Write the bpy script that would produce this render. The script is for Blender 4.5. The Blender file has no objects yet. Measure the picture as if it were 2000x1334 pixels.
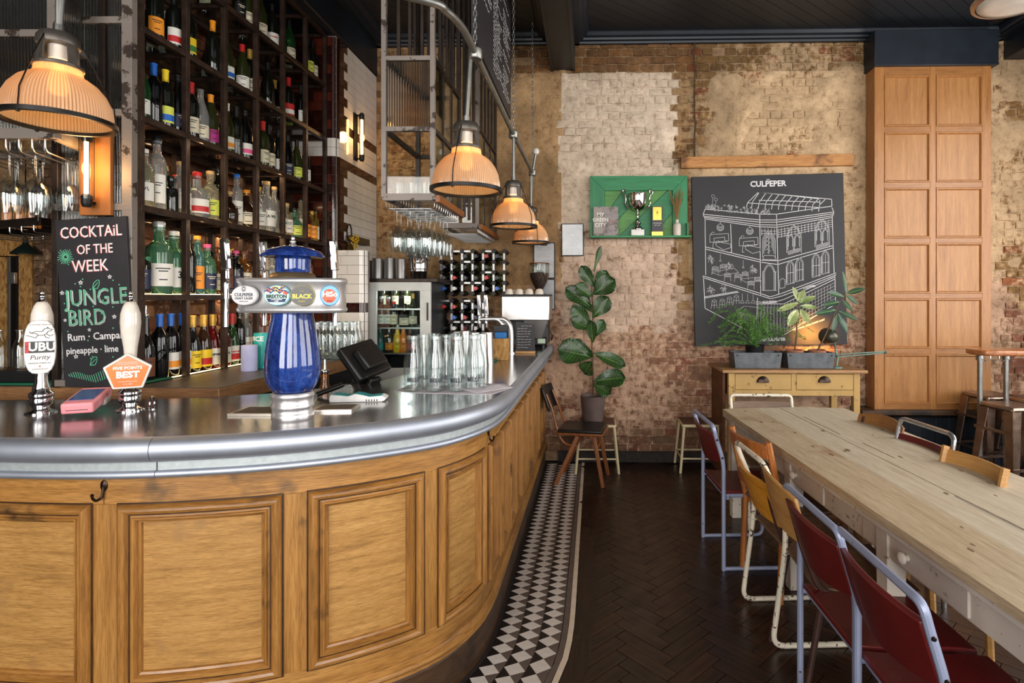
import bpy, bmesh, math, random
from mathutils import Vector, Matrix, noise
R = random.Random(7)
PI = math.pi
# ---------------------------------------------------------------- camera, world, lights
F, PX, PY, TH, CZ = 1100.0, 1123.0, 580.0, math.atan(27/1100.0), 1.6
CC, SS = math.cos(TH), math.sin(TH)
scene = bpy.context.scene
COL = scene.collection
cam = bpy.data.objects.new('camera', bpy.data.cameras.new('camera')); COL.objects.link(cam)
cam.location = (0, 0, CZ); cam.rotation_euler = (PI/2, 0, TH)
cam.data.sensor_width = 36; cam.data.lens = F/2000*36
cam.data.shift_x = (1000-PX)/2000; cam.data.shift_y = (PY-667)/2000
cam.data.clip_start = .05
scene.camera = cam
scene.view_settings.view_transform = 'Standard'; scene.view_settings.look = 'None'
scene.view_settings.gamma = 1; scene.view_settings.use_curve_mapping = False
scene.view_settings.exposure = 0.0
scene.cycles.use_denoising = True
scene.cycles.max_bounces = 10; scene.cycles.transparent_max_bounces = 24; scene.cycles.transmission_bounces = 10
scene.cycles.caustics_reflective = False; scene.cycles.caustics_refractive = False
scene.cycles.sample_clamp_indirect = 4
wd = bpy.data.worlds.new('world'); scene.world = wd; wd.use_nodes = True
wd.node_tree.nodes['Background'].inputs[0].default_value = (.80, .88, 1, 1)
wd.node_tree.nodes['Background'].inputs[1].default_value = 1.1
def area(name, loc, target, sx, sy, energy, col, spread=180):
    l = bpy.data.lights.new(name, 'AREA'); l.shape = 'RECTANGLE'; l.size = sx; l.size_y = sy
    l.energy = energy; l.color = col; l.spread = math.radians(spread)
    o = bpy.data.objects.new(name, l); COL.objects.link(o); o.location = loc
    d = Vector(target)-Vector(loc); o.rotation_euler = d.to_track_quat('-Z', 'Y').to_euler(); return o
DAY = (1, .955, .90)
# daylight through the tall pub windows: three behind the camera, two in the right-hand wall
for i, x in enumerate((-2.6, .3, 2.9)):
    area('window_daylight', (x, -2.95, 2.15), (x*.8, 5, 1.2), 2.0, 2.9, (190, 170, 120)[i], DAY)
for y in (.3, 3.3):
    area('window_daylight', (4.42, y, 2.2), (0, y+.6, 1.2), 2.2, 2.7, 105, DAY)
def point(name, loc, energy, col, r=.03):
    l = bpy.data.lights.new(name, 'POINT'); l.energy = energy; l.color = col; l.shadow_soft_size = r
    o = bpy.data.objects.new(name, l); COL.objects.link(o); o.location = loc; return o
WARM = (1, .56, .22)
# ---------------------------------------------------------------- pixel -> world (photo frame 2000x1334)
def cw(xc, zc, z=0.0): return Vector((xc*CC-zc*SS, xc*SS+zc*CC, z))
def ray(px, py):
    xc = (px-PX)/F; return Vector((xc*CC-SS, xc*SS+CC, -(py-PY)/F))
def at(px, py, Y): r = ray(px, py); return r*(Y/r.y)+Vector((0, 0, CZ))
def atz(px, py, z): r = ray(px, py); return r*((z-CZ)/r.z)+Vector((0, 0, CZ))
def atx(px, py, X): r = ray(px, py); return r*(X/r.x)+Vector((0, 0, CZ))
def proj(p):
    xc = p[0]*CC+p[1]*SS; zc = -p[0]*SS+p[1]*CC
    return PX+F*xc/zc, PY-F*(p[2]-CZ)/zc
def lin(c): return c/12.92 if c <= .04045 else ((c+.055)/1.055)**2.4
def C(r, g, b): return (lin(r/255), lin(g/255), lin(b/255), 1)
# ---------------------------------------------------------------- materials
def nt(name):
    m = bpy.data.materials.new(name); m.use_nodes = True
    t = m.node_tree; b = t.nodes['Principled BSDF']; return m, t, b
def coords(t, stretch=(1, 1, 1), kind='Object'):
    if kind == 'World': s = t.nodes.new('ShaderNodeNewGeometry').outputs['Position']
    else: s = t.nodes.new('ShaderNodeTexCoord').outputs['Object']
    mp = t.nodes.new('ShaderNodeMapping'); mp.inputs['Scale'].default_value = stretch
    t.links.new(s, mp.inputs[0]); return mp.outputs[0]
def nz(t, vec, scale, detail=4, rough=.55, dist=0):
    n = t.nodes.new('ShaderNodeTexNoise'); n.inputs['Scale'].default_value = scale
    n.inputs['Detail'].default_value = detail; n.inputs['Roughness'].default_value = rough
    n.inputs['Distortion'].default_value = dist
    t.links.new(vec, n.inputs['Vector']); return n.outputs[0]
def ramp(t, fac, stops):
    r = t.nodes.new('ShaderNodeValToRGB'); e = r.color_ramp.elements
    while len(e) < len(stops): e.new(.5)
    for k, (p, c) in enumerate(stops): e[k].position = p; e[k].color = c if len(c) == 4 else (*c, 1)
    t.links.new(fac, r.inputs[0]); return r.outputs[0]
def mixc(t, fac, a, b, mode='MIX'):
    m = t.nodes.new('ShaderNodeMix'); m.data_type = 'RGBA'; m.blend_type = mode
    for sock, v in ((m.inputs[0], fac), (m.inputs[6], a), (m.inputs[7], b)):
        if hasattr(v, 'links'): t.links.new(v, sock)
        else: sock.default_value = v
    return m.outputs[2]
def bumpn(t, b, h, strength, dist=.01):
    n = t.nodes.new('ShaderNodeBump'); n.inputs['Strength'].default_value = strength; n.inputs['Distance'].default_value = dist
    t.links.new(h, n.inputs['Height']); t.links.new(n.outputs[0], b.inputs['Normal'])
BW = (0, 0, 0, 1), (1, 1, 1, 1)
def plain(name, col, rough=.5, metal=0, var=.12, scale=12, bump=0, bscale=60, coat=0, trans=0, ior=1.45, rvar=0, spec=.5):
    m, t, b = nt(name); v = coords(t)
    n = nz(t, v, scale)
    lo = tuple(c*(1-var) for c in col[:3])+(1,); hi = tuple(min(1, c*(1+var)) for c in col[:3])+(1,)
    t.links.new(ramp(t, n, [(.3, lo), (.7, hi)]), b.inputs['Base Color'])
    b.inputs['Roughness'].default_value = rough; b.inputs['Metallic'].default_value = metal
    b.inputs['Coat Weight'].default_value = coat; b.inputs['Transmission Weight'].default_value = trans
    b.inputs['IOR'].default_value = ior; b.inputs['Specular IOR Level'].default_value = spec
    if rvar:
        n2 = nz(t, v, scale*2.3, 5)
        t.links.new(ramp(t, n2, [(.3, (rough-rvar,)*3), (.7, (rough+rvar,)*3)]), b.inputs['Roughness'])
    if bump: bumpn(t, b, nz(t, v, bscale, 5), bump)
    return m
def glass(name, col=(1, 1, 1, 1), rough=0, ior=1.45):
    m, t, b = nt(name)
    b.inputs['Base Color'].default_value = col; b.inputs['Roughness'].default_value = rough
    b.inputs['IOR'].default_value = ior; b.inputs['Transmission Weight'].default_value = 1
    # light passes through glass without caustics: shadow rays see the tint only
    return m
def thinglass(name, col=(1, 1, 1, 1), f=.12, rough=.02, dif=0.0):
    m, t, b = nt(name); out = t.nodes['Material Output']
    tr = t.nodes.new('ShaderNodeBsdfTransparent'); tr.inputs[0].default_value = col
    gl = t.nodes.new('ShaderNodeBsdfGlossy'); gl.inputs['Roughness'].default_value = rough
    fr = t.nodes.new('ShaderNodeLayerWeight'); fr.inputs[0].default_value = .5
    pw = t.nodes.new('ShaderNodeMath'); pw.operation = 'POWER'; pw.inputs[1].default_value = 3.5; t.links.new(fr.outputs['Facing'], pw.inputs[0])
    mt = t.nodes.new('ShaderNodeMath'); mt.operation = 'MULTIPLY_ADD'; mt.inputs[1].default_value = .8; mt.inputs[2].default_value = .03+f*.12; mt.use_clamp = True
    t.links.new(pw.outputs[0], mt.inputs[0])
    mx = t.nodes.new('ShaderNodeMixShader'); t.links.new(mt.outputs[0], mx.inputs[0])
    t.links.new(tr.outputs[0], mx.inputs[1]); t.links.new(gl.outputs[0], mx.inputs[2])
    t.links.new(mx.outputs[0], out.inputs[0]); return m
def glow(name, col, strength):
    m, t, b = nt(name); b.inputs['Base Color'].default_value = col
    b.inputs['Emission Color'].default_value = col; b.inputs['Emission Strength'].default_value = strength; return m
def wood(name, dark, mid, light, axis='z', scale=1.0, rough=.4, bump=.15, worn=None, coat=0, streak=.5, fig=.35):
    """timber with grain running along the axis letter; 'h' = horizontal, any heading"""
    m, t, b = nt(name); k = 30*scale; s = 2.0*scale
    def st(k, s): return {'x': (s, k, k), 'y': (k, s, k), 'z': (k, k, s), 'h': (s*1.3, s*1.3, k)}[axis]
    n = nz(t, coords(t, st(k, s)), 1.0, 5, .55, .35)
    fine = nz(t, coords(t, st(k*9, s*7)), 1.0, 3, .6)
    base = ramp(t, n, [(.30, dark), (.48, mid), (.72, light)]); base = mixc(t, .5, base, mid)
    med = nz(t, coords(t, st(k*2.6, s*2.5)), 1.0, 3, .6); base = mixc(t, fig, base, ramp(t, med, [(.35, (.72, .68, .62, 1)), (.6, (1.12, 1.1, 1.06, 1))]), 'MULTIPLY')
    pore = ramp(t, fine, [(.38, (0.42, .36, .30, 1)), (.56, (1, 1, 1, 1))])
    c = mixc(t, streak, base, pore, 'MULTIPLY')
    if worn:
        w = nz(t, coords(t), worn[1], 4, .6)
        c = mixc(t, ramp(t, w, [(worn[2], BW[0]), (worn[2]+.12, BW[1])]), c, worn[0])
    t.links.new(c, b.inputs['Base Color'])
    b.inputs['Roughness'].default_value = rough; b.inputs['Coat Weight'].default_value = coat; b.inputs['Coat Roughness'].default_value = .25
    if bump: bumpn(t, b, fine, bump, .004)
    return m
def chipped(name, paint, under, rough=.45, thr=.6, scale=22, metal=0):
    m, t, b = nt(name); v = coords(t)
    n = nz(t, v, scale, 6, .65); f = ramp(t, n, [(thr, BW[0]), (thr+.03, BW[1])])
    n2 = nz(t, v, 5, 3); p2 = ramp(t, n2, [(.3, tuple(c*.82 for c in paint[:3])), (.7, paint)])
    t.links.new(mixc(t, f, p2, under), b.inputs['Base Color'])
    b.inputs['Roughness'].default_value = rough; b.inputs['Metallic'].default_value = metal
    bumpn(t, b, f, .25, -.002); return m
# ---------------------------------------------------------------- mesh builder
class MB:
    def __init__(s, o=(0, 0, 0)): s.v = []; s.f = []; s.o = Vector(o)
    def add(s, vs, fs):
        n = len(s.v); s.v += [Vector(p) for p in vs]; s.f += [tuple(i+n for i in f) for f in fs]; return s
    def box(s, x0, x1, y0, y1, z0, z1, m=None):
        vs = [(x0, y0, z0), (x1, y0, z0), (x1, y1, z0), (x0, y1, z0), (x0, y0, z1), (x1, y0, z1), (x1, y1, z1), (x0, y1, z1)]
        if m is not None: vs = [m @ Vector(p) for p in vs]
        return s.add(vs, [(0, 3, 2, 1), (4, 5, 6, 7), (0, 1, 5, 4), (1, 2, 6, 5), (2, 3, 7, 6), (3, 0, 4, 7)])
    def bar(s, a, b, w, h, up=(0, 0, 1)):
        a, b = Vector(a), Vector(b); d = (b-a).normalized(); u = Vector(up)
        if abs(d.dot(u)) > .95: u = Vector((0, 1, 0))
        sx = d.cross(u).normalized(); sz = sx.cross(d).normalized()
        vs = [p+sx*(i*w/2)+sz*(j*h/2) for p in (a, b) for i, j in ((-1, -1), (1, -1), (1, 1), (-1, 1))]
        return s.add(vs, [(0, 3, 2, 1), (4, 5, 6, 7), (0, 1, 5, 4), (1, 2, 6, 5), (2, 3, 7, 6), (3, 0, 4, 7)][0:2]+[(0, 1, 5, 4), (1, 2, 6, 5), (2, 3, 7, 6), (3, 0, 4, 7)])
    def lathe(s, prof, n=20, c=(0, 0, 0), m=None, rib=0, ribn=0):
        vs = []; fs = []; c = Vector(c)
        for r, z in prof:
            for k in range(n):
                a = 2*PI*k/n; rr = max(r, 1e-5)*(1+(rib if (k % 2) else -rib)*(1 if r > 1e-4 else 0))
                p = Vector((rr*math.cos(a), rr*math.sin(a), z)); vs.append((m @ p if m is not None else p)+c)
        for i in range(len(prof)-1):
            for k in range(n):
                a, b = i*n+k, i*n+(k+1) % n; fs.append((a, b, b+n, a+n))
        fs.append(tuple(range(n-1, -1, -1))); fs.append(tuple((len(prof)-1)*n+k for k in range(n)))
        return s.add(vs, fs)
    def cyl(s, a, b, r, n=14, r2=None):
        return s.tube([a, b], r, n, radii=[r, r if r2 is None else r2])
    def tube(s, pts, r, n=8, closed=False, radii=None, flat=1.0):
        pts = [Vector(p) for p in pts]; N = len(pts); vs = []; fs = []; up = None
        for i, p in enumerate(pts):
            if closed: d = pts[(i+1) % N]-pts[i-1]
            else: d = pts[min(i+1, N-1)]-pts[max(i-1, 0)]
            d.normalize()
            if up is None:
                up = Vector((0, 0, 1)) if abs(d.z) < .9 else Vector((1, 0, 0))
            sx = d.cross(up).normalized(); up = sx.cross(d).normalized()
            rr = radii[i] if radii else r
            for k in range(n):
                a = 2*PI*k/n; vs.append(p+sx*(math.cos(a)*rr)+up*(math.sin(a)*rr*flat))
        for i in range(N if closed else N-1):
            for k in range(n):
                a, b = i*n+k, i*n+(k+1) % n; c, d2 = ((i+1) % N)*n+k, ((i+1) % N)*n+(k+1) % n
                fs.append((a, b, d2, c))
        if not closed: fs.append(tuple(range(n-1, -1, -1))); fs.append(tuple((N-1)*n+k for k in range(n)))
        return s.add(vs, fs)
    def prism(s, poly, d, m=None):
        """poly: 3D points (planar), extruded by vector d"""
        poly = [Vector(p) for p in poly]; d = Vector(d); n = len(poly)
        vs = poly+[p+d for p in poly]
        if m is not None: vs = [m @ p for p in vs]
        return s.add(vs, [tuple(range(n-1, -1, -1)), tuple(range(n, 2*n))]+[(k, (k+1) % n, n+(k+1) % n, n+k) for k in range(n)])
    def grid(s, fn, nu, nv, wrap=False):
        vs = [fn(i/nu, j/nv) for j in range(nv+1) for i in range(nu+1)]
        return s.add(vs, [(j*(nu+1)+i, j*(nu+1)+i+1, (j+1)*(nu+1)+i+1, (j+1)*(nu+1)+i) for j in range(nv) for i in range(nu)])
    def sheet(s, fn, nu, nv, th, nrm):
        """grid given a thickness along nrm(u,v) or a fixed vector"""
        n0 = len(s.v); w = nu+1
        g = lambda u, v: Vector(nrm(u, v)) if callable(nrm) else Vector(nrm)
        top = [Vector(fn(i/nu, j/nv)) for j in range(nv+1) for i in range(nu+1)]
        bot = [top[j*w+i]-g(i/nu, j/nv)*th for j in range(nv+1) for i in range(nu+1)]
        q = [(j*w+i, j*w+i+1, (j+1)*w+i+1, (j+1)*w+i) for j in range(nv) for i in range(nu)]; T = len(top)
        e = [j for j in range(w)]+[j*w+nu for j in range(1, nv+1)]+[nv*w+i for i in range(nu-1, -1, -1)]+[j*w for j in range(nv-1, 0, -1)]
        fs = q+[tuple(i+T for i in reversed(f)) for f in q]+[(e[k], e[k-1], e[k-1]+T, e[k]+T) for k in range(len(e))]
        return s.add(top+bot, fs)
    def lines(s, segs, w, o, ux, uy, nrm, th=.0008):
        """thin raised strokes in a plane: segs = list of polylines of (u,v)"""
        o, ux, uy, nrm = Vector(o), Vector(ux), Vector(uy), Vector(nrm)
        for pl in segs:
            for (a, b) in zip(pl[:-1], pl[1:]):
                A, B = o+ux*a[0]+uy*a[1], o+ux*b[0]+uy*b[1]; d = B-A
                if d.length < 1e-6: continue
                d.normalize(); sd = nrm.cross(d)*(w/2); A = A-d*(w*.4); B = B+d*(w*.4)
                s.prism([A-sd, B-sd, B+sd, A+sd], nrm*th)
        return s
    def mesh(s, name, smooth=35):
        me = bpy.data.meshes.new(name); me.from_pydata([tuple(p-s.o) for p in s.v], [], s.f)
        bm = bmesh.new(); bm.from_mesh(me); bmesh.ops.recalc_face_normals(bm, faces=bm.faces); bm.to_mesh(me); bm.free()
        if smooth:
            for p in me.polygons: p.use_smooth = True
            me.set_sharp_from_angle(angle=math.radians(smooth))
        return me
    def build(s, name, mat, parent=None, bev=0, smooth=35, seg=2):
        o = bpy.data.objects.new(name, s.mesh(name, smooth)); COL.objects.link(o)
        o.data.materials.append(mat)
        if parent is not None: o.parent = parent
        elif s.o.length: o.location = s.o
        if bev:
            b = o.modifiers.new('bevel', 'BEVEL'); b.width = bev; b.segments = seg; b.limit_method = 'ANGLE'; b.harden_normals = False
        return o
def tag(o, label=None, cat=None, group=None, kind=None):
    if label: o['label'] = label
    if cat: o['category'] = cat
    if group: o['group'] = group
    if kind: o['kind'] = kind
    return o
def thing(name, label, cat, loc=(0, 0, 0), rz=0, group=None):
    o = bpy.data.objects.new(name, None); COL.objects.link(o); o.empty_display_size = .05
    o.location = loc; o.rotation_euler = (0, 0, rz); return tag(o, label, cat, group)
def kids(o): return [c for c in COL.objects if c.parent == o]
def copy_tree(o, loc=None, rz=None, label=None, children=None):
    c = o.copy(); COL.objects.link(c)
    if loc is not None: c.location = loc
    if rz is not None: c.rotation_euler = (0, 0, rz)
    if label: c['label'] = label
    for ch in o.children:
        k = ch.copy(); COL.objects.link(k); k.parent = c
        for g in ch.children:
            q = g.copy(); COL.objects.link(q); q.parent = k
    return c
def struct(o): o['kind'] = 'structure'; return o
def ownmat(o, mat):
    o.material_slots[0].link = 'OBJECT'; o.material_slots[0].material = mat; return o
def text_mesh(body, size, ext=.0006, align='CENTER', shear=0, bold=0, spacing=1):
    cu = bpy.data.curves.new('lettering', 'FONT'); cu.body = body; cu.size = size; cu.extrude = ext; cu.align_x = align; cu.align_y = 'CENTER'
    cu.shear = shear; cu.offset = bold; cu.resolution_u = 2; cu.space_character = spacing
    o = bpy.data.objects.new('lettering', cu); COL.objects.link(o)
    me = bpy.data.meshes.new_from_object(o); bpy.data.objects.remove(o); bpy.data.curves.remove(cu)
    return me
def text(body, size, mat, parent, loc, ux=(1, 0, 0), uy=(0, 0, 1), align='CENTER', bold=0, shear=0, ext=.0006, wrap=None, name='lettering', spacing=1, sx=1):
    """flat raised lettering; loc in the parent's frame; wrap=(radius) bends it round a vertical cylinder about the parent's axis"""
    me = text_mesh(body, size, ext, align, shear, bold, spacing)
    ux, uy = Vector(ux).normalized(), Vector(uy).normalized(); n = ux.cross(uy)
    if wrap is None:
        me.transform(Matrix((ux, uy, n)).transposed().to_4x4() @ Matrix.Diagonal((sx, 1, 1, 1)))
        me.transform(Matrix.Translation(Vector(loc)))
    else:
        r, ang, z = wrap
        for v in me.vertices:
            a = ang+v.co.x*sx/r; rr = r+.0006+v.co.z; v.co = (rr*math.cos(a), rr*math.sin(a), z+v.co.y)
    o = bpy.data.objects.new(name, me); COL.objects.link(o); me.materials.clear(); me.materials.append(mat)
    o.parent = parent; return o
def catmull(pts, k=8):
    pts = [Vector(p) for p in pts]; out = []
    for i in range(len(pts)-1):
        p0 = pts[i-1] if i else pts[0]*2-pts[1]; p1, p2 = pts[i], pts[i+1]; p3 = pts[i+2] if i+2 < len(pts) else pts[-1]*2-pts[-2]
        for j in range(k):
            t = j/k; out.append(.5*((2*p1)+(p2-p0)*t+(2*p0-5*p1+4*p2-p3)*t*t+(3*p1-p0-3*p2+p3)*t**3))
    return out+[pts[-1]]
def rounded(pts, r=.03, k=4):
    """polyline with its inner corners rounded"""
    pts = [Vector(p) for p in pts]; out = [pts[0]]
    for a, b, c in zip(pts[:-2], pts[1:-1], pts[2:]):
        q = min(r, (a-b).length*.48, (c-b).length*.48); p = b+(a-b).normalized()*q; s = b+(c-b).normalized()*q
        for j in range(k+1):
            t = j/k; out.append(p*(1-t)**2+b*2*t*(1-t)+s*t*t)
    return out+[pts[-1]]
ORD = 'first second third fourth fifth sixth seventh eighth ninth tenth eleventh twelfth thirteenth fourteenth fifteenth sixteenth seventeenth eighteenth nineteenth twentieth'.split()
ORD += ['twenty-'+q for q in ORD[:9]]
ORD[20-1] = 'twentieth'
# ---------------------------------------------------------------- shared materials
OAKF = wood('oak_vertical', C(102, 66, 30), C(164, 116, 58), C(192, 146, 84), 'z', 1.0, .36, .25, (C(74, 54, 34), 3.5, .64), coat=.2)
OAKH = wood('oak_horizontal', C(106, 70, 32), C(166, 118, 60), C(194, 148, 86), 'h', 1.0, .36, .25, (C(80, 60, 40), 3.0, .62), coat=.2)
OAKP = wood('oak_panel', C(126, 88, 46), C(174, 130, 72), C(196, 154, 94), 'h', 1.6, .38, .12, (C(130, 98, 64), 2.6, .58), coat=.12, streak=.5, fig=.14)
OAKD = wood('oak_plinth', C(40, 27, 17), C(72, 50, 32), C(98, 72, 48), 'h', 1.0, .42, .3, (C(34, 26, 20), 3.0, .5))
NAVY = plain('navy_paint', C(22, 30, 40), .42, var=.25, scale=6, bump=.06, bscale=25)
BLACKP = plain('black_paint', C(24, 24, 25), .5, var=.3, scale=7, bump=.1, bscale=30)
STEEL = chipped('weathered_steel', C(138, 128, 120), C(58, 46, 40), .5, .56, 9, .25)
DSTEEL = plain('dark_steel', C(52, 42, 36), .42, .5, .35, 9, .06, 40, rvar=.1)
BLACK = plain('black_plastic', C(22, 22, 23), .4)
BLACKM = plain('black_metal', C(30, 28, 27), .38, .6)
CHROME = plain('chrome', C(225, 225, 228), .07, 1, .02)
STAIN = plain('brushed_stainless', C(206, 204, 202), .30, .92, .02, 6, rvar=.02)
WHITE = plain('white_paint', C(226, 222, 214), .5)
CREAM = plain('cream_paper', C(228, 220, 200), .6)
CHALK = plain('chalk_white', C(228, 226, 226), .8, var=.06)
CLEAR = glass('clear_glass', (1, 1, 1, 1))
PANE = thinglass('pane_glass', (.93, .95, .94, 1), 0, .02)
ALU = plain('satin_aluminium', C(214, 212, 212), .34, .8, .02, 4)
SLATE = plain('blackboard', C(38, 36, 40), .55, var=.2, scale=4, bump=.05)
# ---------------------------------------------------------------- floor: dark herringbone parquet and a tiled walk along the bar
fm, t_, b_ = nt('dark_parquet')
v_ = coords(t_, (60, 3.2, 60)); n_ = nz(t_, v_, 1, 6, .62, .6)
oi = t_.nodes.new('ShaderNodeObjectInfo'); c_ = ramp(t_, n_, [(.3, C(22, 12, 8)), (.55, C(42, 24, 15)), (.8, C(68, 40, 25))])
at_ = t_.nodes.new('ShaderNodeAttribute'); at_.attribute_name = 'tone'
t_.links.new(mixc(t_, .75, c_, at_.outputs['Color'], 'MULTIPLY'), b_.inputs['Base Color'])
t_.links.new(ramp(t_, nz(t_, coords(t_, (1, 1, 1), 'World'), 9, 4), [(.3, (.24,)*3), (.7, (.42,)*3)]), b_.inputs['Roughness'])
bumpn(t_, b_, n_, .12, .003)
PARQ = fm
def tone(me, fn):
    a = me.attributes.new('tone', 'FLOAT_COLOR', 'FACE')
    for p in me.polygons: a.data[p.index].color = fn(p)
fl = MB((0, 0, 0)).box(-6.4, 4.7, -3.1, 5.7, -.12, -.012)
floor = struct(fl.build('floor', plain('dark_bitumen', C(20, 13, 10), .7)))
BW_, BL_ = .072, .29
def block_at(cx, cy, ang, tn):
    m = Matrix.Translation((cx, cy, R.uniform(-.0012, .0008))) @ Matrix.Rotation(ang, 4, 'Z')
    return m
blocks = []
u_ = BL_/math.sqrt(2)
# classic herringbone: lattice of alternating +45 / -45 blocks
e1 = Vector((math.cos(PI/4), math.sin(PI/4))); e2 = Vector((-math.sin(PI/4), math.cos(PI/4)))
for i in range(-90, 110):
    for j in range(-60, 70):
        # horizontal block in rotated frame at cell (i,j) of width BW_: offset pattern of period 8 (BL_=4*BW_ approx)
        if (i-j) % 8 == 0: c = e1*((i+2)*BW_)+e2*((j+.5)*BW_); a = PI/4
        elif (i-j) % 8 == 4: c = e1*((i+.5)*BW_)+e2*((j+2-3)*BW_); a = -PI/4
        else: continue
        p = Vector((c.x+1.6, c.y+2.2))
        if -.03 < p.x < 4.45 and 1.0 < p.y < 5.46: blocks.append((p, a))
blocks.sort(key=lambda q: q[0].length)
def tonec():
    k = R.choice((.7, .85, 1, 1, 1.15, 1.35, 1.7)); return (k, k*R.uniform(.93, 1.02), k*R.uniform(.88, 1.02), 1)
rest = MB(); rest_t = []
bw, bl = BW_*.485, BW_*4*.492
for k, (p, a) in enumerate(blocks):
    if k < 290:
        m = MB(); m.box(-bl, bl, -bw, bw, -.012, 0)
        # local y carries the grain, so build with length along y
        m.v = [Vector((q.y, q.x, q.z)) for q in m.v]
        me = m.mesh('parquet_block', 0); tc = tonec(); tone(me, lambda _: tc)
        o = bpy.data.objects.new('parquet_block', me); COL.objects.link(o); me.materials.append(PARQ)
        o.parent = floor; o.location = (p.x, p.y, R.uniform(-.001, .0006)); o.rotation_euler = (0, 0, a-PI/2)
    else:
        z = R.uniform(-.001, .0006)
        rest.box(-bl, bl, -bw, bw, -.012, 0, Matrix.Translation((p.x, p.y, z)) @ Matrix.Rotation(a, 4, 'Z')); rest_t.append(tonec())
ro = rest.build('parquet', PARQ, floor, smooth=0); tone(ro.data, lambda p: rest_t[min(p.index//6, len(rest_t)-1)]); ro['kind'] = 'stuff'
# ---------------------------------------------------------------- bar plan: a bowed front that meets a straight side
W = [(-3.3, 2.08), (-2.7, 1.97), (-1.913, 1.882), (-1.514, 1.868), (-1.25, 1.9), (-1.026, 1.958), (-.80, 2.062), (-.59, 2.21), (-.49, 2.345), (-.425, 2.50)]
bow = catmull([cw(*p) for p in W], 10)
side = [cw(-.398+(.1)*(i/24)*1.0, 2.60+(5.462-2.60)*i/24) for i in range(25)]
PATH = bow+side
for _ in range(3): PATH = [PATH[0]]+[(PATH[i-1]+PATH[i]*2+PATH[i+1])/4 for i in range(1, len(PATH)-1)]+[PATH[-1]]
CUM = [0.0]
for a, b in zip(PATH[:-1], PATH[1:]): CUM.append(CUM[-1]+(b-a).length)
SL = CUM[-1]
def pp(s):
    s = min(max(s, 0), SL-1e-6); lo = 0; hi = len(CUM)-1
    while hi-lo > 1:
        m = (lo+hi)//2
        if CUM[m] <= s: lo = m
        else: hi = m
    f = (s-CUM[lo])/(CUM[lo+1]-CUM[lo])
    return PATH[lo].lerp(PATH[lo+1], f)
def pn(s):
    d = pp(s+.045)-pp(s-.045); d.normalize(); return Vector((d.y, -d.x, 0))
def P(s, o, z): q = pp(s)+pn(s)*o; return Vector((q.x, q.y, z))
def s_at(px, o=0.0):
    lo, hi = 0.0, SL
    for _ in range(40):
        m = (lo+hi)/2
        if proj(P(m, o, 0))[0] < px: lo = m
        else: hi = m
    return (lo+hi)/2
def sweep(mb, s0, s1, prof, n, caps=True):
    """profile [(o,z)] swept along the bar path"""
    N = len(prof); vs = []; fs = []
    for i in range(n+1):
        s = s0+(s1-s0)*i/n; vs += [P(s, o, z) for o, z in prof]
    for i in range(n):
        for k in range(N):
            a, b = i*N+k, i*N+(k+1) % N; fs.append((a, b, b+N, a+N))
    if caps: fs.append(tuple(range(N-1, -1, -1))); fs.append(tuple(n*N+k for k in range(N)))
    return mb.add(vs, fs)
# ---------------------------------------------------------------- tiled walk (children of the floor)
TW, TP, TO = .1, .0700, .034
tile_w = plain('white_tile', C(214, 204, 196), .35, var=.07, scale=20); tile_k = plain('black_tile', C(24, 20, 21), .35)
tile_g = plain('grey_tile', C(96, 84, 78), .4, var=.12); tile_c = plain('cream_tile', C(214, 196, 176), .38, var=.08, scale=18)
bed = MB(); sweep(bed, 2.0, SL, [(TO-.03, -.012), (TO-.03, -.004), (TO+3*TW+.062, -.004), (TO+3*TW+.062, -.012)], 90)
bed.build('tile_bed', plain('tile_grout', C(40, 34, 31), .8), floor)
def tile(name, pts, mat):
    c = sum(pts, Vector())/len(pts); m = MB(c); pts = [c+(p-c)*.982 for p in pts]
    m.prism(pts, (0, 0, .004)); o = m.build(name, mat, None, smooth=0); o.parent = floor; o.location = c; return o
s0 = s_at(868, TO); nrow = int((SL-s0)/TP)
for col in range(3):
    o0 = TO+col*TW
    for r in range(nrow+1):
        s = s0+r*TP+(TP/2 if col % 2 else 0)
        if s+TP > SL: continue
        q = lambda ds, do: P(s+ds, o0+do, -.0035)
        tile('white_tile', [q(-TP/2, TW/2), q(0, TW), q(TP/2, TW/2), q(0, 0)], tile_w)
        tile('black_tile', [q(0, 0), q(TP/2, TW/2), q(TP, 0)], tile_k)
        tile('grey_tile', [q(0, TW), q(TP, TW), q(TP/2, TW/2)], tile_g)
s = s0
while s+.1 < SL:
    e = TO+3*TW+.003
    tile('grey_border_tile', [P(s, e, -.0035), P(s, e+.026, -.0035), P(s+.1, e+.026, -.0035), P(s+.1, e, -.0035)], tile_g)
    tile('cream_border_tile', [P(s+.03, e+.028, -.0035), P(s+.03, e+.054, -.0035), P(s+.13, e+.054, -.0035), P(s+.13, e+.028, -.0035)], tile_c)
    s += .1
bp = MB(); sweep(bp, 2.4, SL, [(TO+3*TW+.062, -.012), (TO+3*TW+.062, .0006), (TO+3*TW+.15, .0006), (TO+3*TW+.15, -.012)], 80)
bo = bp.build('border_plank', PARQ, floor); tone(bo.data, lambda p: (1, .9, .85, 1))
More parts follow.
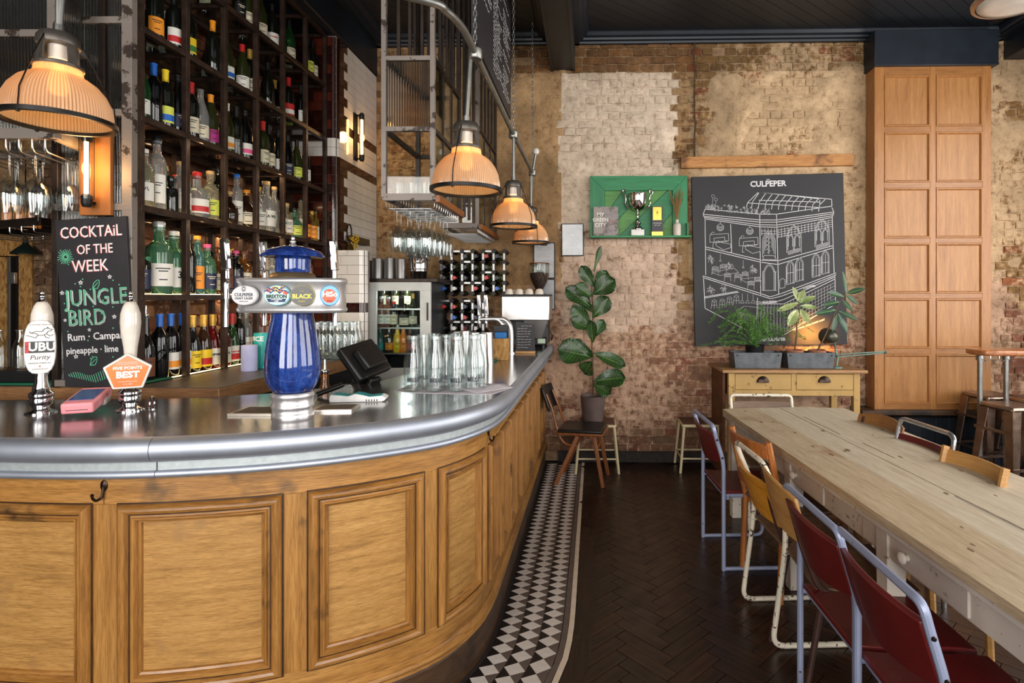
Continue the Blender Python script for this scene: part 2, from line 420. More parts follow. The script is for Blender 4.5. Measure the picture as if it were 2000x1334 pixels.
# ---------------------------------------------------------------- brick wall at the back
YW = 5.49
bm_, t_, b_ = nt('old_brickwork')
a1 = t_.nodes.new('ShaderNodeAttribute'); a1.attribute_name = 'tint'
a2 = t_.nodes.new('ShaderNodeAttribute'); a2.attribute_name = 'wash'
pv = coords(t_, (1, 1, 1), 'World')
big = nz(t_, pv, 3.2, 6, .65); mid = nz(t_, pv, 16, 6, .68); fine = nz(t_, pv, 70, 5, .7)
brick = mixc(t_, .85, a1.outputs['Color'], ramp(t_, mid, [(.25, (.42, .40, .38, 1)), (.5, (.9, .88, .85, 1)), (.75, (1.45, 1.4, 1.3, 1))]), 'MULTIPLY')
def mth(op, a, b):
    m = t_.nodes.new('ShaderNodeMath'); m.operation = op; m.use_clamp = False
    for k, v in enumerate((a, b)):
        if hasattr(v, 'links'): t_.links.new(v, m.inputs[k])
        else: m.inputs[k].default_value = v
    return m.outputs[0]
f = mth('ADD', a2.outputs['Fac'], mth('MULTIPLY', mth('SUBTRACT', mid, .5), 1.5)); f = mth('ADD', f, mth('MULTIPLY', mth('SUBTRACT', big, .5), .9))
a3 = t_.nodes.new('ShaderNodeAttribute'); a3.attribute_name = 'washcol'
washc = mixc(t_, .9, a3.outputs['Color'], ramp(t_, mid, [(.28, (.50, .44, .38, 1)), (.46, (.95, .92, .88, 1)), (.72, (1.22, 1.22, 1.2, 1))]), 'MULTIPLY')
col = mixc(t_, ramp(t_, f, [(.36, BW[0]), (.62, BW[1])]), brick, washc)
dirt = ramp(t_, mth('ADD', mth('MULTIPLY', big, .5), mth('MULTIPLY', fine, .5)), [(.34, (.40, .30, .22, 1)), (.46, (1, 1, 1, 1))])
col = mixc(t_, .7, col, dirt, 'MULTIPLY')
t_.links.new(col, b_.inputs['Base Color']); b_.inputs['Roughness'].default_value = .88; b_.inputs['Specular IOR Level'].default_value = .2
bumpn(t_, b_, mth('ADD', mth('MULTIPLY', mid, .7), mth('MULTIPLY', fine, .3)), .9, .02)
BRICK = bm_
def sm(a, b, x): t = min(1, max(0, (x-a)/(b-a))); return t*t*(3-2*t)
def boxm(x, z, x0, x1, z0, z1, e=.05):
    n = noise.noise(Vector((x*5, z*5, 3)))*.05
    return sm(x0-e, x0+e, x+n)*(1-sm(x1-e, x1+e, x+n))*sm(z0-e, z0+e, z+n)*(1-sm(z1-e, z1+e, z+n))
def wallcol(x, z, rnd):
    """brick colour, amount of old limewash and limewash colour at a point of the back wall"""
    n = noise.noise(Vector((x*1.3, z*1.6, 0)))
    zz = z+.35*noise.noise(Vector((x*1.7, z*1.2, 7)))+rnd.uniform(-.12, .12)
    if zz < 1.62: base = rnd.choice((C(156, 116, 92), C(146, 106, 84), C(164, 124, 98), C(140, 104, 84), C(138, 92, 74), C(154, 122, 98))); wc = C(190, 158, 134)
    elif x > .95: base = rnd.choice((C(160, 124, 80), C(150, 116, 76), C(168, 134, 90), C(142, 108, 70), C(152, 96, 64), C(156, 122, 82))); wc = C(196, 168, 134)
    else: base = rnd.choice((C(142, 106, 72), C(132, 98, 66), C(150, 114, 80), C(126, 92, 64), C(144, 104, 68))); wc = C(176, 144, 106)
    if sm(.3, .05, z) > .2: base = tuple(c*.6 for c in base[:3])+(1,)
    w = .47+.42*n
    q = boxm(x, z, -.27, .86, 2.25, 3.78, .03); w += q*.9          # painted square above the shelf
    p = boxm(x, z, -.25, .86, 1.3, 2.25, .12); w += p*.34
    if q+p > .4: wc = C(214, 196, 176) if q > p else C(202, 176, 156)
    w += boxm(x, z, -.8, -.27, 2.9, 3.6, .12)*.3
    w += boxm(x, z, 1.0, 2.95, 2.1, 3.7, .15)*.30
    w -= boxm(x, z, .98, 1.35, 2.95, 4.1, .12)*.4
    w -= boxm(x, z, -.9, .9, 3.8, 4.1, .06)*.35
    w -= boxm(x, z, -1.2, -.3, 1.9, 2.8, .15)*.2
    w -= sm(.45, .1, z)*.3
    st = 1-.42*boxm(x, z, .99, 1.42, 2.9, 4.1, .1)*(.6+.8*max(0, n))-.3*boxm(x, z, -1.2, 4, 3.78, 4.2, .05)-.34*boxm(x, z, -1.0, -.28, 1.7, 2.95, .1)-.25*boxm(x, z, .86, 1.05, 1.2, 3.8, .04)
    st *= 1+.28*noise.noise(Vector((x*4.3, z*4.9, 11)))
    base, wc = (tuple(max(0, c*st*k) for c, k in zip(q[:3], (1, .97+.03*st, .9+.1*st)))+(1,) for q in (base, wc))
    return base, w, wc
def plaster(x, z):
    """how far old plaster stands proud of the bricks (0..1)"""
    n = noise.noise(Vector((x*1.9, z*2.3, 21)))+.6*noise.noise(Vector((x*6, z*7, 4)))
    k = -.35+.60*boxm(x, z, 1.02, 2.95, 2.3, 3.85, .12)-.55*boxm(x, z, 1.5, 2.05, 2.85, 3.35, .12)-.4*boxm(x, z, 1.02, 1.5, 3.3, 4, .1)+.75*boxm(x, z, -1.6, -.27, 1.6, 3.75, .08)+.25*boxm(x, z, -.25, .86, 2.3, 3.7, .05)+.35*boxm(x, z, .86, 1.05, 1.3, 3.9, .04)+.5*boxm(x, z, 3.9, 4.5, 2.2, 4, .1)
    return sm(-.05, .3, k+n*.9)
def wear(me, fn, rnd=None, per=1):
    for nm, k in (('tint', 'FLOAT_COLOR'), ('wash', 'FLOAT'), ('washcol', 'FLOAT_COLOR')): me.attributes.new(nm, k, 'FACE')
    ta, wa, ca = (me.attributes[q] for q in ('tint', 'wash', 'washcol'))
    for p in me.polygons:
        r = fn(p); ta.data[p.index].color = r[0]; wa.data[p.index].value = r[1]; ca.data[p.index].color = r[2] if len(r) > 2 else C(190, 164, 134)
wall = MB((0, YW, 0))
def wz(x, z): return -.012+.012*noise.noise(Vector((x*7, z*7, 1)))+.006*noise.noise(Vector((x*22, z*22, 5)))
wall.box(-6.3, 4.7, YW+.06, YW+.3, 0, 4.3)
wall.grid(lambda u, v: Vector((-6.3+u*11, YW+.022+wz(-6.3+u*11, v*4.2)*.8-.026*(plaster(-6.3+u*11, v*4.2) if u > .38 else 0), v*4.2)), 330, 130)
wallo = struct(wall.build('wall_back', BRICK, smooth=60))
rr = random.Random(3)
def wallface(p):
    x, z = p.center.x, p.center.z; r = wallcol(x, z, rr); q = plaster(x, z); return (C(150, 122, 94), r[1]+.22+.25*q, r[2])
wear(wallo.data, wallface)
def brick_mesh(x0, x1, z0, z1, depth, y, seed, m):
    """one weathered brick, front face toward -y, 3x2 cells, worn corners"""
    nu, nv = 4, 2; g = []
    for j in range(nv+1):
        for i in range(nu+1):
            x = x0+(x1-x0)*i/nu; z = z0+(z1-z0)*j/nv
            edge = (i in (0, nu))+(j in (0, nv))
            yy = y-depth+noise.noise(Vector((x*18, z*18, seed)))*.007+.007*edge*.6
            k = .006
            g.append((x+noise.noise(Vector((x*30, z*30, 9)))*k, yy, z+noise.noise(Vector((x*30, z*30, 17)))*k))
    base = [(x0, y+.03, z0), (x1, y+.03, z0), (x1, y+.03, z1), (x0, y+.03, z1)]
    w = nu+1; fs = [(j*w+i, j*w+i+1, (j+1)*w+i+1, (j+1)*w+i) for j in range(nv) for i in range(nu)]; n = len(g)
    top = [nv*w+i for i in range(w)]; bot = list(range(w))
    fs += [tuple(reversed(bot))+(n, n+1), tuple(top)[::-1][::-1]+(n+2, n+3), tuple([0, w, 2*w])+(n+3, n), (nu, n+1, n+2, 2*w+nu, w+nu)]
    m.add(g+base, fs)
bricks = []; H = .077; row = 0; z = .02
rb = random.Random(11)
while z < 4.08:
    header = row % 2; L = .112 if header else .225; x = -2.1+(.06 if header else 0)+rb.uniform(-.02, .02)
    while x < 4.4:
        l = L*rb.uniform(.94, 1.05); bricks.append((x, x+l-.012, z+rb.uniform(-.003, .003), z+H-.011+rb.uniform(-.003, .003))); x += l
    z += H; row += 1
def hidden(x, z):
    return (1.05 < x < 2.35 and 1.2 < z < 2.75) or (2.85 < x < 3.98 and z < 3.85) or (1.35 < x < 2.3 and z < .9)
vis = [b for b in bricks if not hidden((b[0]+b[1])/2, (b[2]+b[3])/2)]
key = lambda b: abs((b[0]+b[1])/2-.35)*.5+abs((b[2]+b[3])/2-1.55)*.28
vis.sort(key=key)
rest = MB((0, YW, 0)); rmeta = []
for k, (x0, x1, z0, z1) in enumerate(vis):
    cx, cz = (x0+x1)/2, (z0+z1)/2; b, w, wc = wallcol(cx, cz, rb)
    d = .001+.009*max(0, .9-w)*rb.random()
    if rb.random() < .05 and w < .5: d = -.02
    if k < 290:
        m = MB((cx, YW, cz)); brick_mesh(x0, x1, z0, z1, d, YW, 2.0, m)
        o = m.build('brick', BRICK, None, smooth=50); o.location = (cx, 0, cz); o.parent = wallo
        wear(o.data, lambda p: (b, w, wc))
    else:
        n0 = len(rest.f); brick_mesh(x0, x1, z0, z1, d, YW, 2.0, rest); rmeta += [(b, w, wc)]*(len(rest.f)-n0)
ro = rest.build('brickwork', BRICK, wallo, smooth=50); ro['kind'] = 'stuff'
wear(ro.data, lambda p: rmeta[p.index], rb, 1)
m = MB((1.02, YW, 2.9)); pz = [(1.02+.012*noise.noise(Vector((0, z*6, 2))), z) for z in [2.92+i*.06 for i in range(20)]]
m.add([Vector((x+s_*(.008+.004*noise.noise(Vector((x, z*9, s_)))), YW-.026, z)) for x, z in pz for s_ in (-1, 1)]+[Vector((x+s_*.006, YW+.01, z)) for x, z in pz for s_ in (-1, 1)], [(2*i, 2*i+1, 2*i+3, 2*i+2) for i in range(19)])
o = m.build('wall_joint', plain('joint_dirt', C(70, 50, 32), .95, var=.4, scale=30), wallo); o.location = (1.02, 0, 2.9)
# ---------------------------------------------------------------- other walls, ceiling, beams
PLAS = plain('dark_plaster', C(58, 52, 48), .8, var=.2, bump=.3, bscale=20)
WARMW = plain('pub_wall_paint', C(150, 140, 126), .8)
lw = MB((-6.3, 0, 0)).box(-6.5, -6.3, -3.1, 5.7, 0, 4.3); struct(lw.build('wall_left', PLAS))
rw = MB((4.5, 0, 0))
for y0, y1 in ((-3.1, -.9), (1.5, 2.1), (4.5, 5.7)): rw.box(4.5, 4.7, y0, y1, 0, 4.3)
rw.box(4.5, 4.7, -.9, 4.5, 0, .8); rw.box(4.5, 4.7, -.9, 4.5, 3.6, 4.3); struct(rw.build('wall_right', WARMW))
bk = MB((0, -3, 0)); xs = [-6.5, -3.6, -1.6, -.7, 1.3, 1.9, 3.9, 4.7]
for i in range(0, 8, 2): bk.box(xs[i], xs[i+1], -3.1, -3, 0, 4.3)
bk.box(-6.5, 4.7, -3.1, -3, 0, .7); bk.box(-6.5, 4.7, -3.1, -3, 3.6, 4.3); struct(bk.build('wall_front', WARMW))
n = 0
for (x0, x1) in ((-3.6, -1.6), (-.7, 1.3), (1.9, 3.9)):
    n += 1; m = MB((x0, -3.05, .7))
    for x in (x0, (x0+x1)/2, x1): m.box(x-.03, x+.03, -3.08, -3.02, .7, 3.6)
    for z in (.73, 2.7, 3.57): m.box(x0, x1, -3.08, -3.02, z-.03, z+.03)
    struct(m.build('window_%d' % n, NAVY))
for (y0, y1) in ((-.9, 1.5), (2.1, 4.5)):
    n += 1; m = MB((4.6, y0, .8))
    for y in (y0, (y0+y1)/2, y1): m.box(4.57, 4.63, y-.03, y+.03, .8, 3.6)
    for z in (.83, 2.7, 3.57): m.box(4.57, 4.63, y0, y1, z-.03, z+.03)
    struct(m.build('window_%d' % n, NAVY))
ZC = 4.13
ce = MB((0, 0, ZC)).box(-6.5, 4.7, -3.1, 5.7, ZC+.02, ZC+.15); ceil = struct(ce.build('ceiling', BLACKP))
cm, t_, b_ = nt('ceiling_board_paint')
a_ = t_.nodes.new('ShaderNodeAttribute'); a_.attribute_name = 'tone'
nn = nz(t_, coords(t_, (3, 3, 3), 'World'), 9, 5, .7)
flake = ramp(t_, nn, [(.70, BW[0]), (.72, BW[1])])
t_.links.new(mixc(t_, flake, C(24, 28, 33), C(120, 80, 48)), b_.inputs['Base Color']); b_.inputs['Roughness'].default_value = .45
dvec = Vector((math.cos(.7), math.sin(.7))); pvec = Vector((-dvec.y, dvec.x))
def clip(poly, nx, ny, c):
    out = []
    for a, b in zip(poly, poly[1:]+poly[:1]):
        da, db = a[0]*nx+a[1]*ny-c, b[0]*nx+b[1]*ny-c
        if da <= 0: out.append(a)
        if da*db < 0: t = da/(da-db); out.append((a[0]+(b[0]-a[0])*t, a[1]+(b[1]-a[1])*t))
    return out
def boards(x0, x1, y0, y1):
    k0 = int(min(Vector(p).dot(pvec) for p in ((x0, y0), (x1, y0), (x0, y1), (x1, y1)))/.105)-1
    k1 = int(max(Vector(p).dot(pvec) for p in ((x0, y0), (x1, y0), (x0, y1), (x1, y1)))/.105)+1
    for k in range(k0, k1+1):
        a, b = k*.105+.0025, (k+1)*.105-.0025
        poly = [tuple(dvec*s+pvec*q) for s, q in ((-12, a), (12, a), (12, b), (-12, b))]
        for nx, ny, c in ((1, 0, x1), (-1, 0, -x0), (0, 1, y1), (0, -1, -y0)):
            poly = clip(poly, nx, ny, c)
            if len(poly) < 3: break
        if len(poly) < 3: continue
        c = sum((Vector((p[0], p[1], 0)) for p in poly), Vector())/len(poly); m = MB((c.x, c.y, ZC))
        m.prism([(p[0], p[1], ZC+R.uniform(0, .004)) for p in poly], (0, 0, .018))
        o = m.build('ceiling_board', cm, None, smooth=0); o.parent = ceil; o.location = (c.x, c.y, 0)
ceil.location = (0, 0, ZC); 
boards(-.1, 3.75, 3.2, 5.36); boards(-2.2, -.42, 4.4, 5.36)
# cornice: stepped moulding
prof = [(0, 4.05), (.05, 4.05), (.055, 4.068), (.085, 4.072), (.09, 4.09), (.12, 4.10), (.135, 4.125), (.135, 4.14), (0, 4.14)]
def cornice(name, a, b, nrm):
    a, b, nrm = Vector(a), Vector(b), Vector(nrm); m = MB(a); vs = [p+nrm*o+Vector((0, 0, z)) for p in (a, b) for o, z in prof]; N = len(prof)
    m.add(vs, [(k, (k+1) % N, N+(k+1) % N, N+k) for k in range(N)]+[tuple(range(N)), tuple(range(2*N-1, N-1, -1))])
    return struct(m.build(name, NAVY, smooth=30))
cornice('trim_1', (-2.1, 5.5, 0), (-.36, 5.5, 0), (0, -1, 0)); cornice('trim_2', (-.14, 5.5, 0), (3.95, 5.5, 0), (0, -1, 0))
cornice('trim_3', (-.14, 2, 0), (-.14, 5.5, 0), (1, 0, 0)); cornice('trim_4', (-.36, 2, 0), (-.36, 5.5, 0), (-1, 0, 0))
bmx = MB((-.25, 5.5, 3.8)); bmx.box(-.365, -.135, 1.5, 5.5, 3.81, 4.15)
bmo = struct(bmx.build('ceiling_beam', BLACKP, bev=.006))
for x in (-.355, -.145): 
    m = MB((x, 5.5, 3.8)).box(x-.012, x+.012, 1.5, 5.49, 3.80, 3.812); m.build('beam_bead', BLACKP, bmo).location = (x+.25, 0, 0)
# right-hand boxed beam above the windows and the navy box over the shutter
m = MB((3.97, 5.5, 3.88)); m.box(3.97, 4.5, 1.0, 5.5, 3.87, 4.14); struct(m.build('beam_right', NAVY, bev=.01))
cornice('trim_5', (3.97, 1, 0), (3.97, 5.5, 0), (-1, 0, 0))
a, b = at(1706, 80, 5.3), at(1935, 128, 5.3)
m = MB((a.x, 5.3, b.z)); m.box(a.x, b.x+.06, 5.28, 5.5, b.z+.015, 4.07); m.box(a.x-.005, b.x+.06, 5.272, 5.5, b.z, b.z+.016); struct(m.build('trim_6', NAVY, bev=.004))
# left bulkhead over the tiled wall
m = MB((-2.1, 4.6, 3.77)); m.box(-2.75, -2.08, 1.0, 5.5, 3.77, 4.14); struct(m.build('trim_7', NAVY, bev=.01))
cornice('trim_8', (-2.08, 1, 0), (-2.08, 5.5, 0), (1, 0, 0))
# wall behind the bottle shelves (brick) and its end pier
m = MB((-2.62, 2.8, 0)); m.grid(lambda u, v: Vector((-2.60+wz(u*9, v*4.2), 2.97+u*2.53, v*4.1)), 60, 60); m.box(-2.9, -2.66, 2.97, 5.5, 0, 4.1)
wl = struct(m.build('wall_shelf', BRICK, smooth=60)); rr = random.Random(5)
wear(wl.data, lambda p: (C(128, 88, 66), .1), rr, 1)
sb = MB((-2.62, 2.8, 0)); meta = []; z = 1.1; row = 0
while z < 3.8:
    y = 2.99+(.1 if row % 2 else 0)
    while y < 5.3:
        n0 = len(sb.f); t = MB(); brick_mesh(y, y+.21, z, z+.064, rb.uniform(.0, .012), 0, 4.0, t)
        sb.add([Vector((-2.60-p.y-.0, p.x, p.z)) for p in t.v], t.f); c = rb.choice((C(150, 100, 74), C(130, 86, 64), C(112, 78, 60), C(160, 118, 90)))
        meta += [(c, rb.uniform(0, .35))]*(len(sb.f)-n0); y += .225
    z += .077; row += 1
so = sb.build('brickwork', BRICK, wl, smooth=50); so['kind'] = 'stuff'; wear(so.data, lambda p: meta[p.index], rr, 1)
# skirting along the back wall
m = MB((0, 5.45, 0)); a = at(1205, 885, 5.45)
m.grid(lambda u, v: Vector((-.3+u*3.2, 5.462-.012*noise.noise(Vector((u*30, v*3, 0))), v*.1)), 60, 3); m.box(-.3, 2.9, 5.468, 5.49, 0, .1)
struct(m.build('baseboard_back', plain('dark_plinth', C(42, 36, 34), .8, var=.4, scale=30, bump=.5, bscale=60)))
# navy wainscot right of the dresser, under the shutter
ws = MB((2.7, 5.4, 0)); ws.box(2.66, 4.5, 5.42, 5.5, 0, .46); wso = struct(ws.build('wainscot', NAVY))
for i in range(15):
    x = 2.67+i*.122; m = MB((x, 5.42, 0)).box(x, x+.118, 5.408, 5.42, .0, .46); o = m.build('panel_board', NAVY, wso, bev=.003); o.location = (x-2.7, .02, 0)
# ---------------------------------------------------------------- the bar counter
ZT = 1.148
BO = P(s_at(760), 0, 0)
bar = thing('bar_counter', 'long curved bar counter of panelled oak under a zinc top', 'bar counter', BO)
def bmb(): return MB(BO)
OAKS = wood('stain_shade_oak', C(34, 20, 10), C(58, 36, 18), C(84, 54, 28), 'h', 1.0, .4, .1)
pans = []                                           # panel intervals along the path (outer edge of moulding)
for a, b in ((-150, 172.5), (229.7, 548.5), (603.5, 828.3), (859.5, 948.5)): pans.append((s_at(a, .01), s_at(b, .01)))
s = pans[-1][1]+.062
while s+.235 < SL-.04: pans.append((s, s+.225)); s += .28
ZP0, ZP1 = .285, .91
wood_zt = 1.03
m = bmb(); sweep(m, .02, SL, [(-.06, .16), (-.06, wood_zt), (-.034, wood_zt), (-.034, .16)], 120); m.build('carcass', OAKD, bar)
edges = [.02]+[(pans[i][1]+pans[i+1][0])/2 for i in range(len(pans)-1)]+[SL]
tops = [.02, s_at(203, 0), s_at(955, 0), SL]
for a, b in zip(tops[:-1], tops[1:]):
    m = bmb(); sweep(m, a+.0015, b-.0015, [(-.034, ZP1-.02), (-.034, wood_zt), (0, wood_zt), (0, ZP1+.002)], max(6, int((b-a)/.03))); m.build('top_rail', OAKH, bar)
    m = bmb(); sweep(m, a+.0015, b-.0015, [(-.034, .17), (-.034, ZP0+.02), (0, ZP0-.002), (0, .17)], max(6, int((b-a)/.03))); m.build('bottom_rail', OAKH, bar)
for i in range(len(pans)):
    a = pans[i][1]; b = pans[i+1][0] if i+1 < len(pans) else SL
    m = bmb(); sweep(m, a-.01, b+.01 if i+1 < len(pans) else b, [(-.034, ZP0-.01), (-.034, ZP1+.01), (-.001, ZP1), (-.001, ZP0)], max(3, int((b-a)/.025))); m.build('stile', OAKF, bar)
MP = [(-.004, -.02), (-.002, .008), (.002, .015), (.009, .021), (.017, .022), (.025, .018), (.030, .010), (.032, .003), (.042, .004), (.044, .009), (.049, .009), (.053, .003), (.055, -.006), (.062, -.009), (.066, -.02)]
OAKM = wood('oak_moulding', C(78, 50, 24), C(154, 106, 50), C(188, 140, 78), 'h', 1.2, .33, .2, (C(66, 46, 28), 4, .6), coat=.3, fig=.2)
OAKV = wood('oak_moulding_upright', C(78, 50, 24), C(154, 106, 50), C(188, 140, 78), 'z', 1.2, .33, .2, (C(66, 46, 28), 4, .6), coat=.3, fig=.2)
for (a, b) in pans:
    n = max(4, int((b-a)/.035)); big = (b-a) > .26; kk = 1.0 if big else .62
    rows = []
    for d, o in MP:
        d *= kk; sa, sb_, za, zb = a+d, b-d, ZP0+d, ZP1-d; ring = []
        for i in range(n+1): ring.append(P(sa+(sb_-sa)*i/n, o, za))
        for i in range(1, 6): ring.append(P(sb_, o, za+(zb-za)*i/6))
        for i in range(n+1): ring.append(P(sb_+(sa-sb_)*i/n, o, zb))
        for i in range(1, 6): ring.append(P(sa, o, zb+(za-zb)*i/6))
        rows.append(ring)
    L = len(rows[0])
    for i0, i1, mt in ((0, n, OAKM), (n, n+6, OAKV), (n+6, 2*n+6, OAKM), (2*n+6, 2*n+12, OAKV)):      # four mitred lengths
        K = i1-i0+1; m = bmb(); m.add([r_[(i0+q) % L] for r_ in rows for q in range(K)], [(j*K+i, j*K+i+1, (j+1)*K+i+1, (j+1)*K+i) for j in range(len(rows)-1) for i in range(K-1)])
        m.build('panel_moulding', mt, bar, smooth=30)
    for d0, d1, oo in ((-.0075, -.0015, .0035), (.0305, .0345, .0062)):     # added dark rings painting crevice stain and shade either side of the roll
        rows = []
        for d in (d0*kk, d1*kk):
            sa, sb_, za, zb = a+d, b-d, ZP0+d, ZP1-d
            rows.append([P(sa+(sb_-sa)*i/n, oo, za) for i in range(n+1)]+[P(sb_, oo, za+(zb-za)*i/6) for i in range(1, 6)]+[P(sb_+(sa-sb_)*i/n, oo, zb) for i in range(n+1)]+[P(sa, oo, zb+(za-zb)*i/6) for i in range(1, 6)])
        L = len(rows[0]); m = bmb(); m.add(rows[0]+rows[1], [(i, (i+1) % L, L+(i+1) % L, L+i) for i in range(L)]); m.build('stain_shade_ring', OAKS, bar)
    d = .064*kk; m = bmb()
    m.sheet(lambda u, v: P(a+d+(b-a-2*d)*u, -.016, ZP0+d+(ZP1-ZP0-2*d)*v), n, 4, .012, lambda u, v: pn(a+(b-a)*u)); m.build('panel', OAKP, bar)
m = bmb(); sweep(m, .02, SL, [(-.03, 0), (-.03, .168), (.0, .168), (.004, .15), (.014, .14), (.014, .0)], 120); m.build('plinth', OAKD, bar)
m = bmb(); sweep(m, .02, SL, [(-.02, .15), (-.02, .205), (.004, .205), (.012, .196), (.024, .19), (.028, .178), (.018, .165), (.02, .155), (.008, .148)], 120, True); m.build('plinth_cap', OAKH, bar, smooth=40)
# zinc work: bullnose edge, fascia and lower bead
def zinc_mat(name, lo, hi, rough, strk):
    m, t, b = nt(name); v = coords(t, (1, 1, 1)); n = nz(t, v, 4, 5, .6); n2 = nz(t, coords(t, strk), 1, 4, .6)
    c = mixc(t, .12, ramp(t, n, [(.3, lo), (.7, hi)]), ramp(t, n2, [(.3, lo), (.7, hi)])); t.links.new(c, b.inputs['Base Color'])
    b.inputs['Metallic'].default_value = .85; r = ramp(t, n2, [(.3, (rough-.01,)*3), (.7, (rough+.02,)*3)]); t.links.new(r, b.inputs['Roughness'])
    return m
ZTOP = zinc_mat('zinc_top', C(136, 134, 136), C(168, 166, 168), .16, (7, 7, 7)); ZNOSE = zinc_mat('zinc_bullnose', C(168, 174, 186), C(188, 194, 206), .50, (30, 30, 3))
ZFAS = plain('zinc_fascia', C(176, 184, 186), .5, .55, .10, 60, .05, 200)
zl = 1.012
def nose():
    c, r0, r1 = 1.108, .04, .04; pr = [(-.03, ZT-.03), (-.03, ZT)]
    for k in range(11):
        a = PI/2-PI*k/10; pr.append((.062+math.cos(a)*.036, c+math.sin(a)*.04))
    return pr+[(.03, 1.068)]
seam = s_at(303, .06)
for k, (a, b) in enumerate(((.0, seam-.001), (seam+.001, SL+.0))):
    n = max(20, int((b-a)/.03))
    m = bmb(); sweep(m, a, b, nose(), n); m.build('bullnose_edge', ZNOSE, bar, smooth=50)
    m = bmb(); sweep(m, a+.002, b, [(.0, 1.025), (.0, 1.075), (.052, 1.075), (.052, 1.025)], n); m.build('fascia', ZFAS, bar)
    pr = [(.0, zl+.014)]+[(.052+math.cos(q)*.013, zl+.013+math.sin(q)*.013) for q in [PI/2-PI*i/8 for i in range(9)]]+[(.0, zl+.002)]
    m = bmb(); sweep(m, a, b, pr, n); m.build('lower_bead', ZNOSE, bar, smooth=50)
# top sheet: one flat polygon between the bullnose and the inner edge
outer = [P(SL*i/150, .06, ZT+.0004) for i in range(151)]
inner = [cw(*p, ZT+.0004) for p in ((-.84, 5.452), (-.9, 4.4), (-.955, 3.45), (-1.03, 3.08), (-1.2, 2.83), (-1.45, 2.62), (-1.8, 2.50), (-2.6, 2.46), (-3.4, 2.5))]
bmh = bmesh.new(); f_ = bmh.faces.new([bmh.verts.new(p-BO) for p in outer+inner]); r_ = bmesh.ops.extrude_face_region(bmh, geom=[f_])
for v in r_['geom']:
    if isinstance(v, bmesh.types.BMVert): v.co.z -= .028
bmesh.ops.recalc_face_normals(bmh, faces=bmh.faces); me = bpy.data.meshes.new('counter_top'); bmh.to_mesh(me); bmh.free()
o = bpy.data.objects.new('counter_top', me); COL.objects.link(o); me.materials.append(ZTOP); o.parent = bar
m = bmb(); pi = [p+Vector((0, 0, -.03)) for p in inner]
for a, b in zip(pi[:-1], pi[1:]): m.prism([a, b, Vector((b.x, b.y, .05)), Vector((a.x, a.y, .05))], (b-a).cross(Vector((0, 0, 1))).normalized()*.02)
m.build('back_panel', BLACKP, bar)
# warm light strip under the zinc bead
LED = glow('warm_light_strip', (1, .62, .25, 1), 14)
m = bmb(); sweep(m, .05, SL-.3, [(.026, 1.016), (.026, 1.021), (.036, 1.021), (.036, 1.016)], 120); m.build('light_strip', LED, bar)
# coat hooks
BRONZE = plain('bronze', C(52, 40, 34), .3, .8)
def coat_hook(s, label):
    p = P(s, .0, .975); n = pn(s); t = Vector((-n.y, n.x, 0)); h = thing('coat_hook', label, 'hook', p)
    m = MB(); m.lathe([(0, 0), (.011, .0), (.012, .003), (.008, .006), (0, .007)], 14, (0, 0, 0), Matrix((t, Vector((0, 0, 1))*1.55, n)).transposed().to_4x4()); m.build('back_plate', BRONZE, h)
    m = MB(); m.tube(catmull([n*.004+Vector((0, 0, -.004)), n*.007+Vector((0, 0, -.024)), n*.012+t*-.003+Vector((0, 0, -.038)), n*.022+t*-.009+Vector((0, 0, -.043)), n*.03+t*-.013+Vector((0, 0, -.034)), n*.032+t*-.014+Vector((0, 0, -.024))], 5), .0042, 8); m.lathe([(0, -.0065), (.0065, 0), (0, .0065)], 10, n*.032+t*-.014+Vector((0, 0, -.022))); m.build('hook_arm', BRONZE, h)
coat_hook(s_at(204, 0), 'bronze coat hook on the oak rail below the zinc seam'); coat_hook(s_at(958, 0)-.05, 'bronze coat hook on the oak rail where the bar turns the corner')
# ---------------------------------------------------------------- back counter (thick timber slab behind the bar)
BCZ = 1.172
BOAK = wood('back_counter_timber', C(96, 66, 42), C(140, 100, 64), C(166, 124, 84), 'h', .9, .45, .15)
xc0 = -1.735
bc = thing('back_counter', 'thick timber back counter with a dark worn top behind the bar', 'counter', (-2.2, 3.6, 0))
mb_ = MB((-2.2, 3.6, 0)); mb_.prism([(-3.6, 2.64, BCZ-.085), (xc0, 2.60, BCZ-.085), (xc0+.06, 4.5, BCZ-.085), (-2.52, 4.5, BCZ-.085), (-2.52, 2.95, BCZ-.085), (-3.6, 2.95, BCZ-.085)], (0, 0, .083)); mb_.build('timber_slab', BOAK, bc, bev=.003)
mb_ = MB((-2.2, 3.6, 0)); mb_.prism([(-3.6, 2.642, BCZ-.002), (xc0-.002, 2.602, BCZ-.002), (xc0+.058, 4.5, BCZ-.002), (-2.52, 4.5, BCZ-.002), (-2.52, 2.95, BCZ-.002), (-3.6, 2.95, BCZ-.002)], (0, 0, .003)); mb_.build('worn_top', wood('dark_worktop', C(58, 50, 44), C(84, 74, 66), C(104, 94, 84), 'y', .6, .38, .1), bc)
mb_ = MB((-2.2, 3.6, 0)); mb_.box(-2.5, xc0-.03, 2.75, 4.5, 0, BCZ-.085); mb_.build('cabinet_base', BLACKP, bc)
